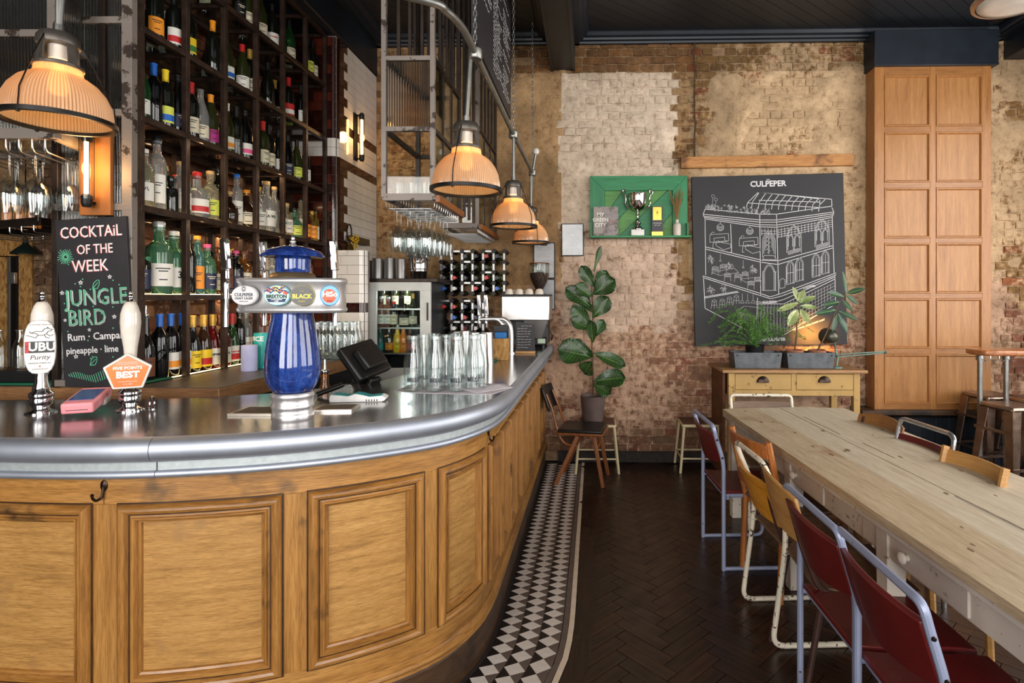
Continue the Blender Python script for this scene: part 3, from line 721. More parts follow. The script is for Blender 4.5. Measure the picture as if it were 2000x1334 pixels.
# ---------------------------------------------------------------- tall bottle shelving behind the bar
XS, XB = -2.165, -2.49
YS = [2.673+.3215*i for i in range(7)]
ZS = [1.172, 1.612, 2.048, 2.484, 2.92, 3.356, 3.775]
SO = Vector((XS, 2.67, BCZ))
sh = thing('bottle_shelving', 'tall dark steel bottle shelving with glass shelves against brick', 'shelving', SO)
SHM = plain('rusty_shelf_steel', C(66, 50, 42), .45, .45, .45, 14, .08, 50, rvar=.08)
for y in YS:
    w = .046 if y == YS[0] else .028
    m = MB(SO).box(XS-.030, XS, y-w/2, y+w/2, BCZ, 3.80); m.build('front_post', SHM, sh, bev=.002)
    m = MB(SO).box(XB, XB+.03, y-.015, y+.015, BCZ, 3.80); m.build('rear_post', SHM, sh)
    for z in ZS:
        m = MB(SO); m.box(XB+.03, XS-.036, y-.014, y+.014, z-.03, z-.004); m.build('cross_bar', SHM, sh)
SGL = thinglass('shelf_glass', (.80, .88, .84, 1), .3, .03)
for k, z in enumerate(ZS):
    m = MB(SO).box(XS-.03, XS+.002, YS[0], YS[-1], z-.03, z+.001); m.build('front_rail', SHM, sh, bev=.002)
    m = MB(SO).box(XB, XB+.03, YS[0], YS[-1], z-.034, z+.002); m.build('rear_rail', SHM, sh)
    if 0 < k < 6:
        for i in range(6):
            m = MB(SO).box(XB+.01, XS-.03, YS[i]+.004, YS[i+1]-.004, z-.006, z); m.build('glass_shelf', SGL, sh)
SLED = glow('gold_light_strip', (1, .70, .30, 1), 9.0)
for z in (1.612, 2.048):                       # thin light strips lying along the back of the front rail, shining up through the bottles
    m = MB(SO).box(XS-.034, XS-.030, YS[0]+.03, YS[-1]-.03, z+.0005, z+.004); m.build('light_strip', SLED, sh)
m = MB(SO).box(XS-.034, XS-.030, YS[0]+.03, YS[-1]-.03, BCZ+.003, BCZ+.007); m.build('light_strip', SLED, sh)
for z, e in ((2.02, 2.2), (1.585, 2.2), (2.46, 1.6)):
    for y in (3.1, 3.9): 
        a_ = area('shelf_strip_light', (XB+.16, y, z), (XB+.17, y, z-1), .02, .9, e, (1, .74, .42)); 
# ---------------------------------------------------------------- bottles
def prof_bottle(kind):
    K = {
     'bordeaux': [(.0, .0), (.036, 0), (.038, .004), (.038, .19), (.034, .212), (.020, .232), (.0145, .245), (.0140, .298), (.0155, .299), (.0155, .308), (.012, .309)],
     'burgundy': [(.0, 0), (.040, 0), (.042, .004), (.042, .15), (.038, .175), (.026, .215), (.017, .245), (.0145, .262), (.0145, .292), (.016, .293), (.016, .302), (.012, .303)],
     'champagne': [(.0, 0), (.042, 0), (.044, .005), (.044, .155), (.038, .19), (.024, .23), (.016, .265), (.015, .3), (.017, .301), (.017, .312), (.013, .313)],
     'gin': [(.0, 0), (.042, 0), (.044, .004), (.044, .155), (.040, .18), (.024, .196), (.018, .205), (.017, .245), (.020, .246), (.020, .254), (.016, .255)],
     'slim': [(.0, 0), (.031, 0), (.033, .004), (.033, .20), (.028, .222), (.016, .238), (.014, .282), (.017, .283), (.017, .291), (.013, .292)],
     'round': [(.0, 0), (.046, 0), (.050, .006), (.052, .07), (.048, .11), (.030, .135), (.018, .145), (.016, .185), (.019, .186), (.019, .193), (.015, .194)],
     'liqueur': [(.0, 0), (.036, 0), (.038, .004), (.039, .12), (.034, .16), (.022, .20), (.0155, .225), (.0150, .285), (.0170, .286), (.0170, .294), (.013, .295)],
     'square': [(.0, 0), (.040, 0), (.042, .005), (.042, .135), (.038, .15), (.020, .160), (.0165, .166), (.0165, .2), (.02, .201), (.02, .21), (.016, .211)],
     'belu': [(.0, 0), (.045, 0), (.048, .005), (.048, .13), (.045, .155), (.038, .19), (.031, .218), (.0285, .245), (.0315, .247), (.0315, .264), (.0285, .265)],
     'milk': [(.0, 0), (.030, 0), (.032, .004), (.032, .09), (.026, .12), (.016, .15), (.015, .18), (.018, .181), (.018, .188), (.015, .189)],
    }
    return K[kind]
GB = {
 'dark': plain('dark_bottle_glass', C(16, 18, 14), .06, 0, .1, coat=.3, spec=.6), 'green': glass('green_bottle_glass', C(60, 130, 70), .02),
 'olive': plain('olive_bottle_glass', C(40, 44, 18), .06, 0, .1, coat=.3, spec=.6), 'clear': glass('spirit_glass', (.97, 1, .99, 1)), 'pale': glass('pale_spirit', C(250, 240, 200)),
 'mint': glass('mint_gin_glass', C(140, 215, 170), .02), 'teal': glass('teal_glass', C(120, 200, 200), .02), 'amber': glass('amber_spirit', C(200, 120, 40)), 'gold': glass('golden_spirit', C(236, 190, 90)),
 'red': glass('red_spirit', C(170, 30, 24)), 'brown': plain('brown_bottle_glass', C(38, 20, 10), .06, coat=.3), 'rose': glass('rose_wine_glass', C(236, 150, 130)), 'orange': plain('orange_juice', C(236, 132, 30), .2, coat=.5), 'yellow': plain('yellow_juice', C(244, 196, 50), .2, coat=.5), 'black': plain('black_bottle_glass', C(9, 9, 11), .05, coat=.3),
}
_pm = {}
def pm(col, rough=.45, metal=0):
    k = (col, rough, metal)
    if k not in _pm: _pm[k] = plain('print_%02x%02x%02x' % col, C(*col), rough, metal, .04)
    return _pm[k]
CN = {'white': (232, 228, 218), 'cream': (226, 214, 186), 'orange': (240, 150, 40), 'red': (196, 40, 40), 'yellow': (240, 206, 40), 'green': (60, 120, 60), 'blue': (30, 100, 190), 'gold': (200, 160, 70), 'black': (20, 20, 22), 'magenta': (170, 40, 120), 'pink': (230, 90, 140), 'silver': (190, 190, 192), 'cork': (206, 164, 108), 'lime': (214, 220, 90), 'brown': (110, 64, 40), 'teal': (30, 150, 150), 'navy': (30, 36, 70)}
_bm = {}
BELUG = thinglass('water_bottle_glass', (.95, .97, .97, 1), .35, .02)
def curved_patch(r, z0, z1, a0, a1, n=8, th=.0004):
    m = MB(); m.sheet(lambda u, v: Vector(((r+.0007)*math.cos(a0+(a1-a0)*u), (r+.0007)*math.sin(a0+(a1-a0)*u), z0+(z1-z0)*v)), n, 1, th, lambda u, v: (math.cos(a0+(a1-a0)*u), math.sin(a0+(a1-a0)*u), 0)); return m
def bottle(kind, g, cap, label, lab=None, loc=(0, 0, 0), rz=0, sc=1.0, cat='bottle', group=None, name='bottle', word=None, band=None, capkind='cap', n=18, shell=None):
    """glass body (root) with children cap / pourer, label, lettering"""
    pr = prof_bottle(kind); hollow = shell if shell is not None else (g in ('clear',) and kind in ('belu', 'milk'))
    key = (kind, hollow, 'body')
    if key not in _bm:
        m = MB()
        if hollow:
            m.lathe(pr+[(r-.0035, z) for r, z in reversed(pr[2:])]+[(0, pr[1][1]+.006)], n)
        else: m.lathe(pr, n)
        _bm[key] = m.mesh(name, 40); _bm[key].materials.append(GB[g])
    o = bpy.data.objects.new(name, _bm[key]); COL.objects.link(o); ownmat(o, BELUG if hollow else GB[g])
    o.location = loc; o.rotation_euler = (0, 0, rz); o.scale = (sc,)*3
    tag(o, label, cat, group)
    rt, zt = pr[-1]; rn, zn = pr[-4]
    def part(nm, build, mat):
        key = (kind, nm, str(build.__name__)+(capkind if nm in ('cap', 'pourer', 'capsule') else ''))
        if key not in _bm: _bm[key] = build().mesh(nm, 40); _bm[key].materials.append(mat)
        c = bpy.data.objects.new(nm, _bm[key]); COL.objects.link(c); ownmat(c, mat); c.parent = o; return c
    if cap:
        wine = kind in ('bordeaux', 'burgundy', 'champagne', 'liqueur')
        if capkind == 'pourer':
            def b1(): m = MB(); m.lathe([(0, zt-.02), (rt, zt-.02), (rt, zt), (rt*1.1, zt+.002), (rt*1.1, zt+.014), (rt*.45, zt+.018), (rt*.36, zt+.05), (rt*.22, zt+.06)], 12); return m
            part('pourer', b1, CHROME)
        elif wine:
            def b2(): m = MB(); m.lathe([(rn+.0006, zt-.062), (rn+.0006, zt-.011), (rt+.0045, zt-.010), (rt+.0045, zt+.001), (0, zt+.0015)], 14); return m
            part('capsule', b2, pm(CN[cap], .35, .3 if cap in ('gold', 'silver') else 0))
        else:
            def b3(): m = MB(); m.lathe([(rt+.003, zt-.012), (rt+.0035, zt-.011), (rt+.004, zt+.016), (rt+.002, zt+.019), (0, zt+.019)], 14); return m
            part('cap', b3, pm(CN[cap], .35, .5 if cap in ('gold', 'silver') else 0))
    if lab:
        body = {'bordeaux': (.038, .035, .118), 'burgundy': (.042, .03, .1), 'champagne': (.044, .035, .105), 'gin': (.044, .03, .115), 'slim': (.033, .03, .15), 'round': (.0525, .02, .085), 'liqueur': (.0392, .02, .11), 'square': (.042, .025, .115), 'belu': (.048, .03, .06), 'milk': (.032, .02, .075)}[kind]
        key2 = (kind, 'label')
        if key2 not in _bm: _bm[key2] = curved_patch(body[0], body[1], body[2], -1.0, 1.0).mesh('label', 40); _bm[key2].materials.append(WHITE)
        c = bpy.data.objects.new('label', _bm[key2]); COL.objects.link(c); ownmat(c, pm(CN[lab])); c.parent = o
        if band:
            key3 = (kind, 'band')
            if key3 not in _bm: _bm[key3] = curved_patch(body[0]+.0004, body[1]+(body[2]-body[1])*.12, body[1]+(body[2]-body[1])*.5, -.96, .96).mesh('label_band', 40); _bm[key3].materials.append(WHITE)
            c = bpy.data.objects.new('label_band', _bm[key3]); COL.objects.link(c); ownmat(c, pm(CN[band])); c.parent = o
        if word:
            w, wc, sz = word
            text(w, sz, pm(CN[wc]), o, (0, 0, 0), wrap=(body[0]+.0010, 0, body[1]+(body[2]-body[1])*.62), bold=.0006)
        else:                                         # two small lines of print
            key4 = (kind, 'print')
            if key4 not in _bm:
                m = MB(); zc = (body[1]+body[2])/2
                for zz, ww in ((zc+.022, .55), (zc+.012, .35), (zc-.02, .3)):
                    q = curved_patch(body[0]+.0005, zz, zz+.004, -ww, ww, 5); m.add(q.v, q.f)
                _bm[key4] = m.mesh('label_print', 40); _bm[key4].materials.append(BLACK)
            if not band:
                c = bpy.data.objects.new('label_print', _bm[key4]); COL.objects.link(c); ownmat(c, pm(CN['black'] if lab not in ('black', 'navy') else CN['cream'])); c.parent = o
    return o
for q in ('clear', 'pale', 'mint', 'teal', 'gold', 'amber', 'rose', 'green', 'red'): GB[q].node_tree.nodes['Principled BSDF'].inputs['Transmission Weight'].default_value = .84
SHN = ['lowest', 'second lowest', 'third lowest', 'third highest', 'second highest', 'highest']
# (level, pixel x, kind, glass, cap, label, extras, front(0)/back(1))
BL = [
 (4, 305, 'bordeaux', 'dark', 'black', 'orange', {}), (4, 338, 'bordeaux', 'dark', 'black', 'white', {'band': 'red'}), (4, 366, 'bordeaux', 'dark', 'black', 'yellow', {'band': 'green'}),
 (4, 413, 'bordeaux', 'dark', 'orange', None, {}), (4, 443, 'burgundy', 'olive', 'black', 'white', {'band': 'blue'}), (4, 474, 'burgundy', 'olive', 'red', 'white', {}), (4, 489, 'bordeaux', 'dark', 'gold', 'cream', {}),
 (4, 523, 'burgundy', 'dark', 'black', None, {}), (4, 565, 'bordeaux', 'dark', 'red', 'red', {'band': 'white'}), (4, 586, 'bordeaux', 'black', 'black', 'white', {}),
 (5, 466, 'bordeaux', 'dark', 'black', 'black', {}), (5, 481, 'burgundy', 'olive', 'gold', 'cream', {}), (5, 508, 'burgundy', 'olive', 'black', 'cream', {}), (5, 531, 'burgundy', 'dark', 'black', 'white', {'word': ('Domaine', 'red', .013)}), (5, 565, 'burgundy', 'green', 'black', 'cream', {}), (5, 601, 'bordeaux', 'dark', 'black', 'lime', {}), (5, 611, 'bordeaux', 'dark', 'black', 'cream', {}),
 (3, 276, 'burgundy', 'green', 'gold', 'white', {}), (3, 297, 'bordeaux', 'black', 'blue', None, {}), (3, 318, 'bordeaux', 'dark', 'yellow', 'lime', {'band': 'blue'}), (3, 340, 'champagne', 'black', 'black', 'navy', {}),
 (3, 369, 'bordeaux', 'dark', 'red', 'cream', {}), (3, 388, 'burgundy', 'clear', None, 'cream', {}), (3, 409, 'burgundy', 'olive', 'orange', 'magenta', {}), (3, 443, 'burgundy', 'olive', 'white', 'white', {'band': 'orange'}), (3, 455, 'bordeaux', 'dark', 'black', None, {}), (3, 473, 'champagne', 'black', 'black', 'white', {'band': 'pink'}),
 (3, 512, 'bordeaux', 'olive', 'red', 'cream', {}), (3, 527, 'bordeaux', 'dark', 'black', 'cream', {}), (3, 542, 'burgundy', 'dark', 'black', 'white', {}), (3, 560, 'burgundy', 'black', 'black', 'navy', {}), (3, 578, 'burgundy', 'olive', 'black', 'lime', {}), (3, 598, 'bordeaux', 'dark', 'red', 'white', {}),
 (2, 279, 'gin', 'pale', 'white', 'white', {'sc': 1.0, 'word': ('大八', 'black', .02)}), (2, 309, 'slim', 'clear', 'black', 'white', {'sc': 1.15}), (2, 332, 'square', 'dark', 'black', None, {'sc': .8}), (2, 349, 'gin', 'clear', 'cork', 'white', {}), (2, 369, 'round', 'clear', 'red', 'white', {'sc': 1.15, 'band': 'red'}), (2, 397, 'gin', 'pale', 'cork', 'lime', {}),
 (2, 414, 'slim', 'dark', 'black', None, {}), (2, 422, 'round', 'brown', 'cork', None, {'sc': .9}), (2, 441, 'slim', 'clear', 'blue', 'white', {}), (2, 458, 'round', 'brown', 'orange', 'cream', {'sc': 1.1}), (2, 482, 'gin', 'clear', 'gold', 'white', {}), (2, 502, 'gin', 'clear', 'cork', 'white', {'sc': 1.2, 'word': ('KA VO', 'black', .02)}), (2, 516, 'slim', 'clear', 'cork', None, {}),
 (2, 523, 'square', 'clear', 'orange', 'white', {'word': ('E LON VO', 'teal', .013)}), (2, 537, 'square', 'pale', 'cork', 'white', {}), (2, 558, 'round', 'mint', 'black', 'lime', {}), (2, 572, 'slim', 'pale', 'black', 'cream', {'sc': .95}), (2, 587, 'square', 'red', 'black', 'orange', {}), (2, 609, 'square', 'gold', 'gold', 'orange', {}), (2, 617, 'slim', 'gold', 'black', 'white', {'sc': .8}),
 (1, 277, 'square', 'dark', 'black', 'navy', {}), (1, 288, 'gin', 'mint', 'silver', 'white', {'sc': 1.28}), (1, 321, 'gin', 'mint', 'white', 'white', {'sc': 1.16, 'word': ('3', 'black', .04)}), (1, 332, 'slim', 'dark', 'black', None, {}), (1, 346, 'slim', 'teal', 'orange', 'orange', {}), (1, 379, 'gin', 'mint', 'pink', 'navy', {'sc': 1.0}), (1, 398, 'square', 'amber', 'brown', 'cream', {}), (1, 411, 'slim', 'brown', 'red', 'brown', {}), (1, 423, 'gin', 'black', 'pink', 'navy', {'sc': .95}),
 (1, 447, 'square', 'amber', 'brown', 'cream', {'sc': 1.15}), (1, 462, 'round', 'amber', 'black', 'white', {}), (1, 480, 'slim', 'pale', 'black', 'cream', {}), (1, 497, 'gin', 'clear', 'black', 'white', {}), (1, 515, 'round', 'gold', 'cork', 'lime', {}), (1, 562, 'square', 'brown', 'black', 'brown', {}), (1, 584, 'slim', 'amber', 'black', 'cream', {}), (1, 602, 'slim', 'rose', 'white', 'white', {}),
 (0, 284, 'liqueur', 'black', 'silver', 'brown', {'capkind': 'pourer'}), (0, 294, 'bordeaux', 'black', 'blue', None, {'sc': 1.0}), (0, 308, 'bordeaux', 'black', 'blue', 'white', {'band': 'orange', 'sc': 1.0}), (0, 324, 'bordeaux', 'black', 'blue', 'white', {'band': 'orange', 'sc': 1.0}), (0, 340, 'liqueur', 'black', 'gold', 'yellow', {'sc': 1.0}),
 (0, 369, 'liqueur', 'brown', 'gold', 'yellow', {'band': 'red'}), (0, 384, 'liqueur', 'red', 'gold', 'white', {'word': ('CAMPARI', 'navy', .016)}), (0, 398, 'liqueur', 'red', 'red', 'white', {'word': ('APEROL', 'navy', .016)}), (0, 413, 'liqueur', 'green', 'red', 'white', {'band': 'red', 'word': ('PUNT E MES', 'red', .011)}), (0, 422, 'slim', 'dark', 'black', None, {}),
 (0, 445, 'slim', 'clear', 'white', 'white', {}), (0, 456, 'slim', 'clear', 'red', 'white', {'word': ('MONIN', 'black', .012)}), (0, 468, 'slim', 'rose', 'red', 'white', {}), (0, 482, 'slim', 'amber', 'black', 'white', {}), (0, 499, 'slim', 'clear', 'black', 'white', {}), (0, 545, 'slim', 'amber', 'gold', 'cream', {}), (0, 600, 'slim', 'clear', 'black', 'white', {}),
]
GN = {'dark': 'dark', 'olive': 'olive', 'green': 'green', 'clear': 'clear', 'pale': 'clear', 'mint': 'pale green', 'teal': 'teal', 'amber': 'amber', 'gold': 'golden', 'red': 'red', 'brown': 'brown', 'rose': 'pink', 'black': 'black'}
LAC = (1, -.75, 0)
for lv in range(6):
    front = sorted([b for b in BL if b[0] == lv], key=lambda b: b[1]); ys = []
    for k, (_, px, kind, g, cap, lab, ex) in enumerate(front):
        ex = dict(ex); X = XS-.085; y = atx(px, 600, X).y; sc = ex.pop('sc', 1.0)*(1.08 if lv not in (3, 4, 5) else 1.04)
        rad = max(r for r, z in prof_bottle(kind))*sc
        if ys: y = max(y, ys[-1]+prad+rad+.003)
        prad = rad
        if any(abs(y-q) < .02 for q in YS): pass
        ys.append(y)
        d = f"{cap}-capped {GN[g]} bottle" if cap else f"{GN[g]} bottle"
        if lab: d += f" with {lab} label"
        L = f"{d}, front row {ORD[k]} from near end, {SHN[lv]} shelf"
        z = ZS[lv]+(.0022 if lv else .004)
        bottle(kind, g, cap, L, lab, (X+R.uniform(-.006, .008), y, z), math.atan2(-.72, 1)+R.uniform(-.3, .3), sc, group='bottles on the bar shelving', **ex)
    # second row behind, partly seen between the front bottles
    kk = 0; y = YS[0]+.12
    while y < YS[-1]-.05 and kk < 12:
        if R.random() < (.62 if lv in (3, 4, 5) else .8) and not any(abs(y-q) < .03 for q in YS):
            wine = lv >= 3
            kind = R.choice(['bordeaux', 'burgundy', 'bordeaux'] if wine else ['gin', 'slim', 'square', 'round'] if lv else ['liqueur', 'slim'])
            g = R.choice(['dark', 'olive', 'black', 'dark'] if wine else ['clear', 'amber', 'gold', 'pale', 'dark', 'mint'])
            cap = R.choice(['black', 'red', 'gold', 'black', 'white'] if wine else ['black', 'gold', 'cork', 'white', 'red']); lab = R.choice(['white', 'cream', 'white', 'black', 'lime'])
            L = f"{cap}-capped {GN[g]} bottle, rear row {ORD[kk]} from near end, {SHN[lv]} shelf"
            bottle(kind, g, cap, L, lab, (XB+.088, y, ZS[lv]+(.0022 if lv else .004)), -.6+R.uniform(-.4, .4), R.uniform(.92, 1.08), group='bottles on the bar shelving'); kk += 1
        y += R.uniform(.095, .2)
# ---------------------------------------------------------------- Holophane-style pendants on a bent pipe
def shade_mat():
    m, t, b = nt('ribbed_amber_glass'); out = t.nodes['Material Output']
    tl = t.nodes.new('ShaderNodeBsdfTranslucent'); tx = t.nodes.new('ShaderNodeTexCoord'); sp_ = t.nodes.new('ShaderNodeSeparateXYZ'); t.links.new(tx.outputs['Object'], sp_.inputs[0])
    def mm(op, a, b=None):
        q = t.nodes.new('ShaderNodeMath'); q.operation = op
        for k, v in enumerate((a, b)):
            if v is None: continue
            if hasattr(v, 'links'): t.links.new(v, q.inputs[k])
            else: q.inputs[k].default_value = v
        return q.outputs[0]
    ribs = mm('MULTIPLY_ADD', mm('SINE', mm('MULTIPLY', mm('ARCTAN2', sp_.outputs[1], sp_.outputs[0]), 96.0)), .5); ribs.node.inputs[2].default_value = .5
    t.links.new(ramp(t, ribs, [(.1, C(224, 172, 108)), (.6, C(255, 230, 186))]), tl.inputs[0])  # refraction of the ribs painted into the colour as light and dark stripes
    df = t.nodes.new('ShaderNodeBsdfDiffuse'); t.links.new(ramp(t, ribs, [(.1, C(204, 172, 132)), (.6, C(236, 216, 188))]), df.inputs[0])
    gl = t.nodes.new('ShaderNodeBsdfGlossy'); gl.inputs['Roughness'].default_value = .15
    tr = t.nodes.new('ShaderNodeBsdfTransparent'); tr.inputs[0].default_value = C(255, 225, 180)
    m1 = t.nodes.new('ShaderNodeMixShader'); m1.inputs[0].default_value = .45; t.links.new(tl.outputs[0], m1.inputs[1]); t.links.new(df.outputs[0], m1.inputs[2])
    m2 = t.nodes.new('ShaderNodeMixShader'); m2.inputs[0].default_value = .14; t.links.new(m1.outputs[0], m2.inputs[1]); t.links.new(tr.outputs[0], m2.inputs[2])
    m3 = t.nodes.new('ShaderNodeMixShader'); m3.inputs[0].default_value = .10; t.links.new(m2.outputs[0], m3.inputs[1]); t.links.new(gl.outputs[0], m3.inputs[2])
    t.links.new(m3.outputs[0], out.inputs[0]); return m
SHADE = shade_mat(); CAST = plain('lamp_casting', C(92, 86, 80), .45, .7, .3, 14, .08, 40); PORC = plain('porcelain', C(226, 214, 200), .25)
BULB = glow('warm_bulb', (1, .66, .30, 1), 30); GALV = plain('galvanised_pipe', C(138, 138, 134), .38, .85, .18, 12, .05, 60)
LAMPSRC = None
def pendant(loc, rod, label, rz=.5, energy=14, tilt=0):
    global LAMPSRC
    if LAMPSRC is None:
        o = thing('pendant_lamp', label, 'lamp', loc, rz, 'ribbed amber glass pendants')
        pr = [(.1585, .0), (.158, .03), (.151, .07), (.136, .105), (.112, .137), (.088, .155), (.074, .163), (.070, .172), (.068, .19)]
        m = MB(); m.lathe(pr+[(r-.004, z) for r, z in reversed(pr)]+[(.1545, 0)], 192, rib=.010)
        m.f = [f for f in m.f if len(f) == 4]; m.build('shade', SHADE, o, smooth=60)
        m = MB(); m.lathe([(.156, -.012), (.172, -.012), (.172, .004), (.156, .004), (.156, -.012)], 56); m.f = [f for f in m.f if len(f) == 4]; m.build('rim_ring', BLACKM, o)
        m = MB(); m.lathe([(.066, .19), (.074, .19), (.074, .2), (.064, .206), (.064, .19)], 28); m.f = [f for f in m.f if len(f) == 4]
        for k in range(4):
            a = PI/4+k*PI/2; c, s_ = math.cos(a), math.sin(a)
            m.prism([(c*.06-s_*.014*q, s_*.06+c*.014*q, .203) for q in (-1, 1)]+[(c*.066-s_*.014*q, s_*.066+c*.014*q, .203) for q in (1, -1)], (-c*.006, -s_*.006, .075))
        m.lathe([(.062, .272), (.064, .276), (.062, .3), (.052, .315), (.03, .322), (.016, .326), (0, .326)], 28); m.build('lamp_holder', CAST, o)
        m = MB(); m.lathe([(0, .214), (.024, .214), (.03, .222), (.03, .275), (.02, .28), (0, .28)], 22); m.build('socket', PORC, o)
        m = MB(); m.lathe([(0, .09), (.022, .098), (.032, .12), (.03, .15), (.016, .19), (.014, .214)], 16); m.build('bulb', BULB, o)
        for k in range(3):
            a = k*2*PI/3; c, s_ = math.cos(a), math.sin(a)
            m = MB(); m.tube([(c*.055, s_*.055, .305), (c*.10, s_*.10, .21), (c*.158, s_*.158, .07), (c*.164, s_*.164, .004)], .0024, 6); m.lathe([(0, -.02), (.006, -.018), (.006, -.006), (0, -.004)], 8, (c*.164, s_*.164, 0)); m.build('stay_wire', BLACKM, o)
        LAMPSRC = o
    else: o = copy_tree(LAMPSRC, loc, rz, label)
    m = MB(); m.cyl((0, 0, .32), (tilt, 0, rod), .011, 12); m.cyl((0, 0, .315), (0, 0, .35), .016, 12); r = m.build('drop_rod', GALV, o)
    point('pendant_bulb', Vector(loc)+Vector((0, 0, .15)), energy*1.15, (1, .68, .32), .025); return o
def PZ(px, py, zc): xc = (px-PX)/F*zc; return cw(xc, zc, CZ-(py-PY)/F*zc)
J0, J1, J2, J3 = PZ(104, -40, 2.06), PZ(928, 104, 2.69), PZ(1003, 262, 4.03), PZ(1040, 337, 5.12)
J0.z = J1.z
L1 = PZ(115, 236, 2.06); L2 = PZ(911, 370, 2.69); L3 = PZ(1003, 441, 4.03); L4 = PZ(1037, 473, 5.12)
L1.x, L1.y = J0.x+.02, J0.y
pendant(L2, J1.z-L2.z, 'ribbed amber glass pendant in front of the hanging glass gantry', .35, 12, .02)
pendant(L3, J2.z-L3.z, 'ribbed amber glass pendant in the middle of the pipe run', 1.55, 12)
pendant(L4, J3.z-L4.z, 'ribbed amber glass pendant at the wall end of the pipe', 1.0, 10)
pendant(L1, J0.z-L1.z, 'largest-looking ribbed amber pendant above the pump handles', .62, 14)
L5 = PZ(30, 447, 4.75); pendant(L5, 4.13-L5.z, 'amber glass pendant far back behind the dark glass rack', .2, 10)
rail = thing('lamp_pipe', 'bent galvanised pipe carrying the row of amber pendants', 'pipe', J1)
def at_z(px, py): zc = (J1.z-CZ)*F/(PY-py); return PZ(px, py, zc)
m = MB(J1); pts = catmull([J0+Vector((-.6, .03, 0)), J0, J0+Vector((.45, -.06, 0)), J0+Vector((.9, -.02, 0)), at_z(830, 1), at_z(872, 22), at_z(905, 57), J1+(J2-J1)*-.02, J1], 8)+[J2, J3]; m.tube(pts, .0165, 12)
m.build('pipe', GALV, rail)
for j in (J0, J1, J2, J3):
    m = MB(J1); m.lathe([(0, -.03), (.03, -.03), (.034, -.024), (.034, .016), (.028, .024), (0, .024)], 18, j); m.build('pipe_joint', GALV, rail)
e = PZ(1047, 296, 5.10); m = MB(J1); m.cyl(J3, e, .012, 10); m.build('pipe_end', GALV, rail); m = MB(J1); m.lathe([(0, -.03), (.022, -.022), (.031, 0), (.022, .022), (0, .03)], 14, e); m.build('pipe_knob', WHITE, rail)
def chain(j, top, parent):
    m = MB(J1); z = j.z+.03; k = 0
    while z < top:
        a = Vector((1, 0, 0)) if k % 2 else Vector((0, 1, 0)); p = Vector((j.x, j.y, z)); w = a*.007
        m.tube([p-w+Vector((0, 0, .008)), p-w+Vector((0, 0, .026)), p+Vector((0, 0, .034)), p+w+Vector((0, 0, .026)), p+w+Vector((0, 0, .008)), p], .0026, 5, True); z += .0285; k += 1
    m.build('chain', GALV, parent, smooth=60)
for j in (J1, J2, J3): chain(j, 4.1, rail)
# ---------------------------------------------------------------- hanging steel gantry over the side run
def reeded(name, a, b, z0, z1, mat, parent, o, n=None, amp=.0045):
    """ribbed glass panel between plan points a and b"""
    a, b = Vector(a), Vector(b); L = (b-a).length; n = n or max(6, int(L/.014)); d = (b-a)/L; nr = Vector((d.y, -d.x, 0))
    m = MB(o); m.sheet(lambda u, v: a+(b-a)*u+nr*(amp*abs(math.sin(u*n*PI)))+Vector((0, 0, z0+(z1-z0)*v)), n*6, 1, .005, nr); return m.build(name, mat, parent, smooth=80)
REED = glass('reeded_glass', C(226, 226, 220), .06); GREENP = thinglass('greenish_pane', (.66, .70, .56, 1), .5, .03)
GX0, GX1, GY = -1.19, -.905, 3.25
zA, zB, zC_ = 2.985, 2.575, 2.18
GO = Vector((-1.05, 4.3, zC_))
g2 = thing('glass_gantry', 'hanging steel gantry with reeded glass over the side bar', 'gantry', GO)
WOODG = wood('gantry_timber', C(96, 52, 20), C(150, 88, 38), C(180, 116, 56), 'h', 1, .4)
def post(x, y, z0, z1, w, nm, mat=STEEL): m = MB(GO); m.box(x-w/2, x+w/2, y-w/2, y+w/2, z0, z1); m.build(nm, mat, g2, bev=.001)
def barx(a, b, w, h, nm, mat=STEEL): m = MB(GO); m.bar(a, b, w, h); m.build(nm, mat, g2)
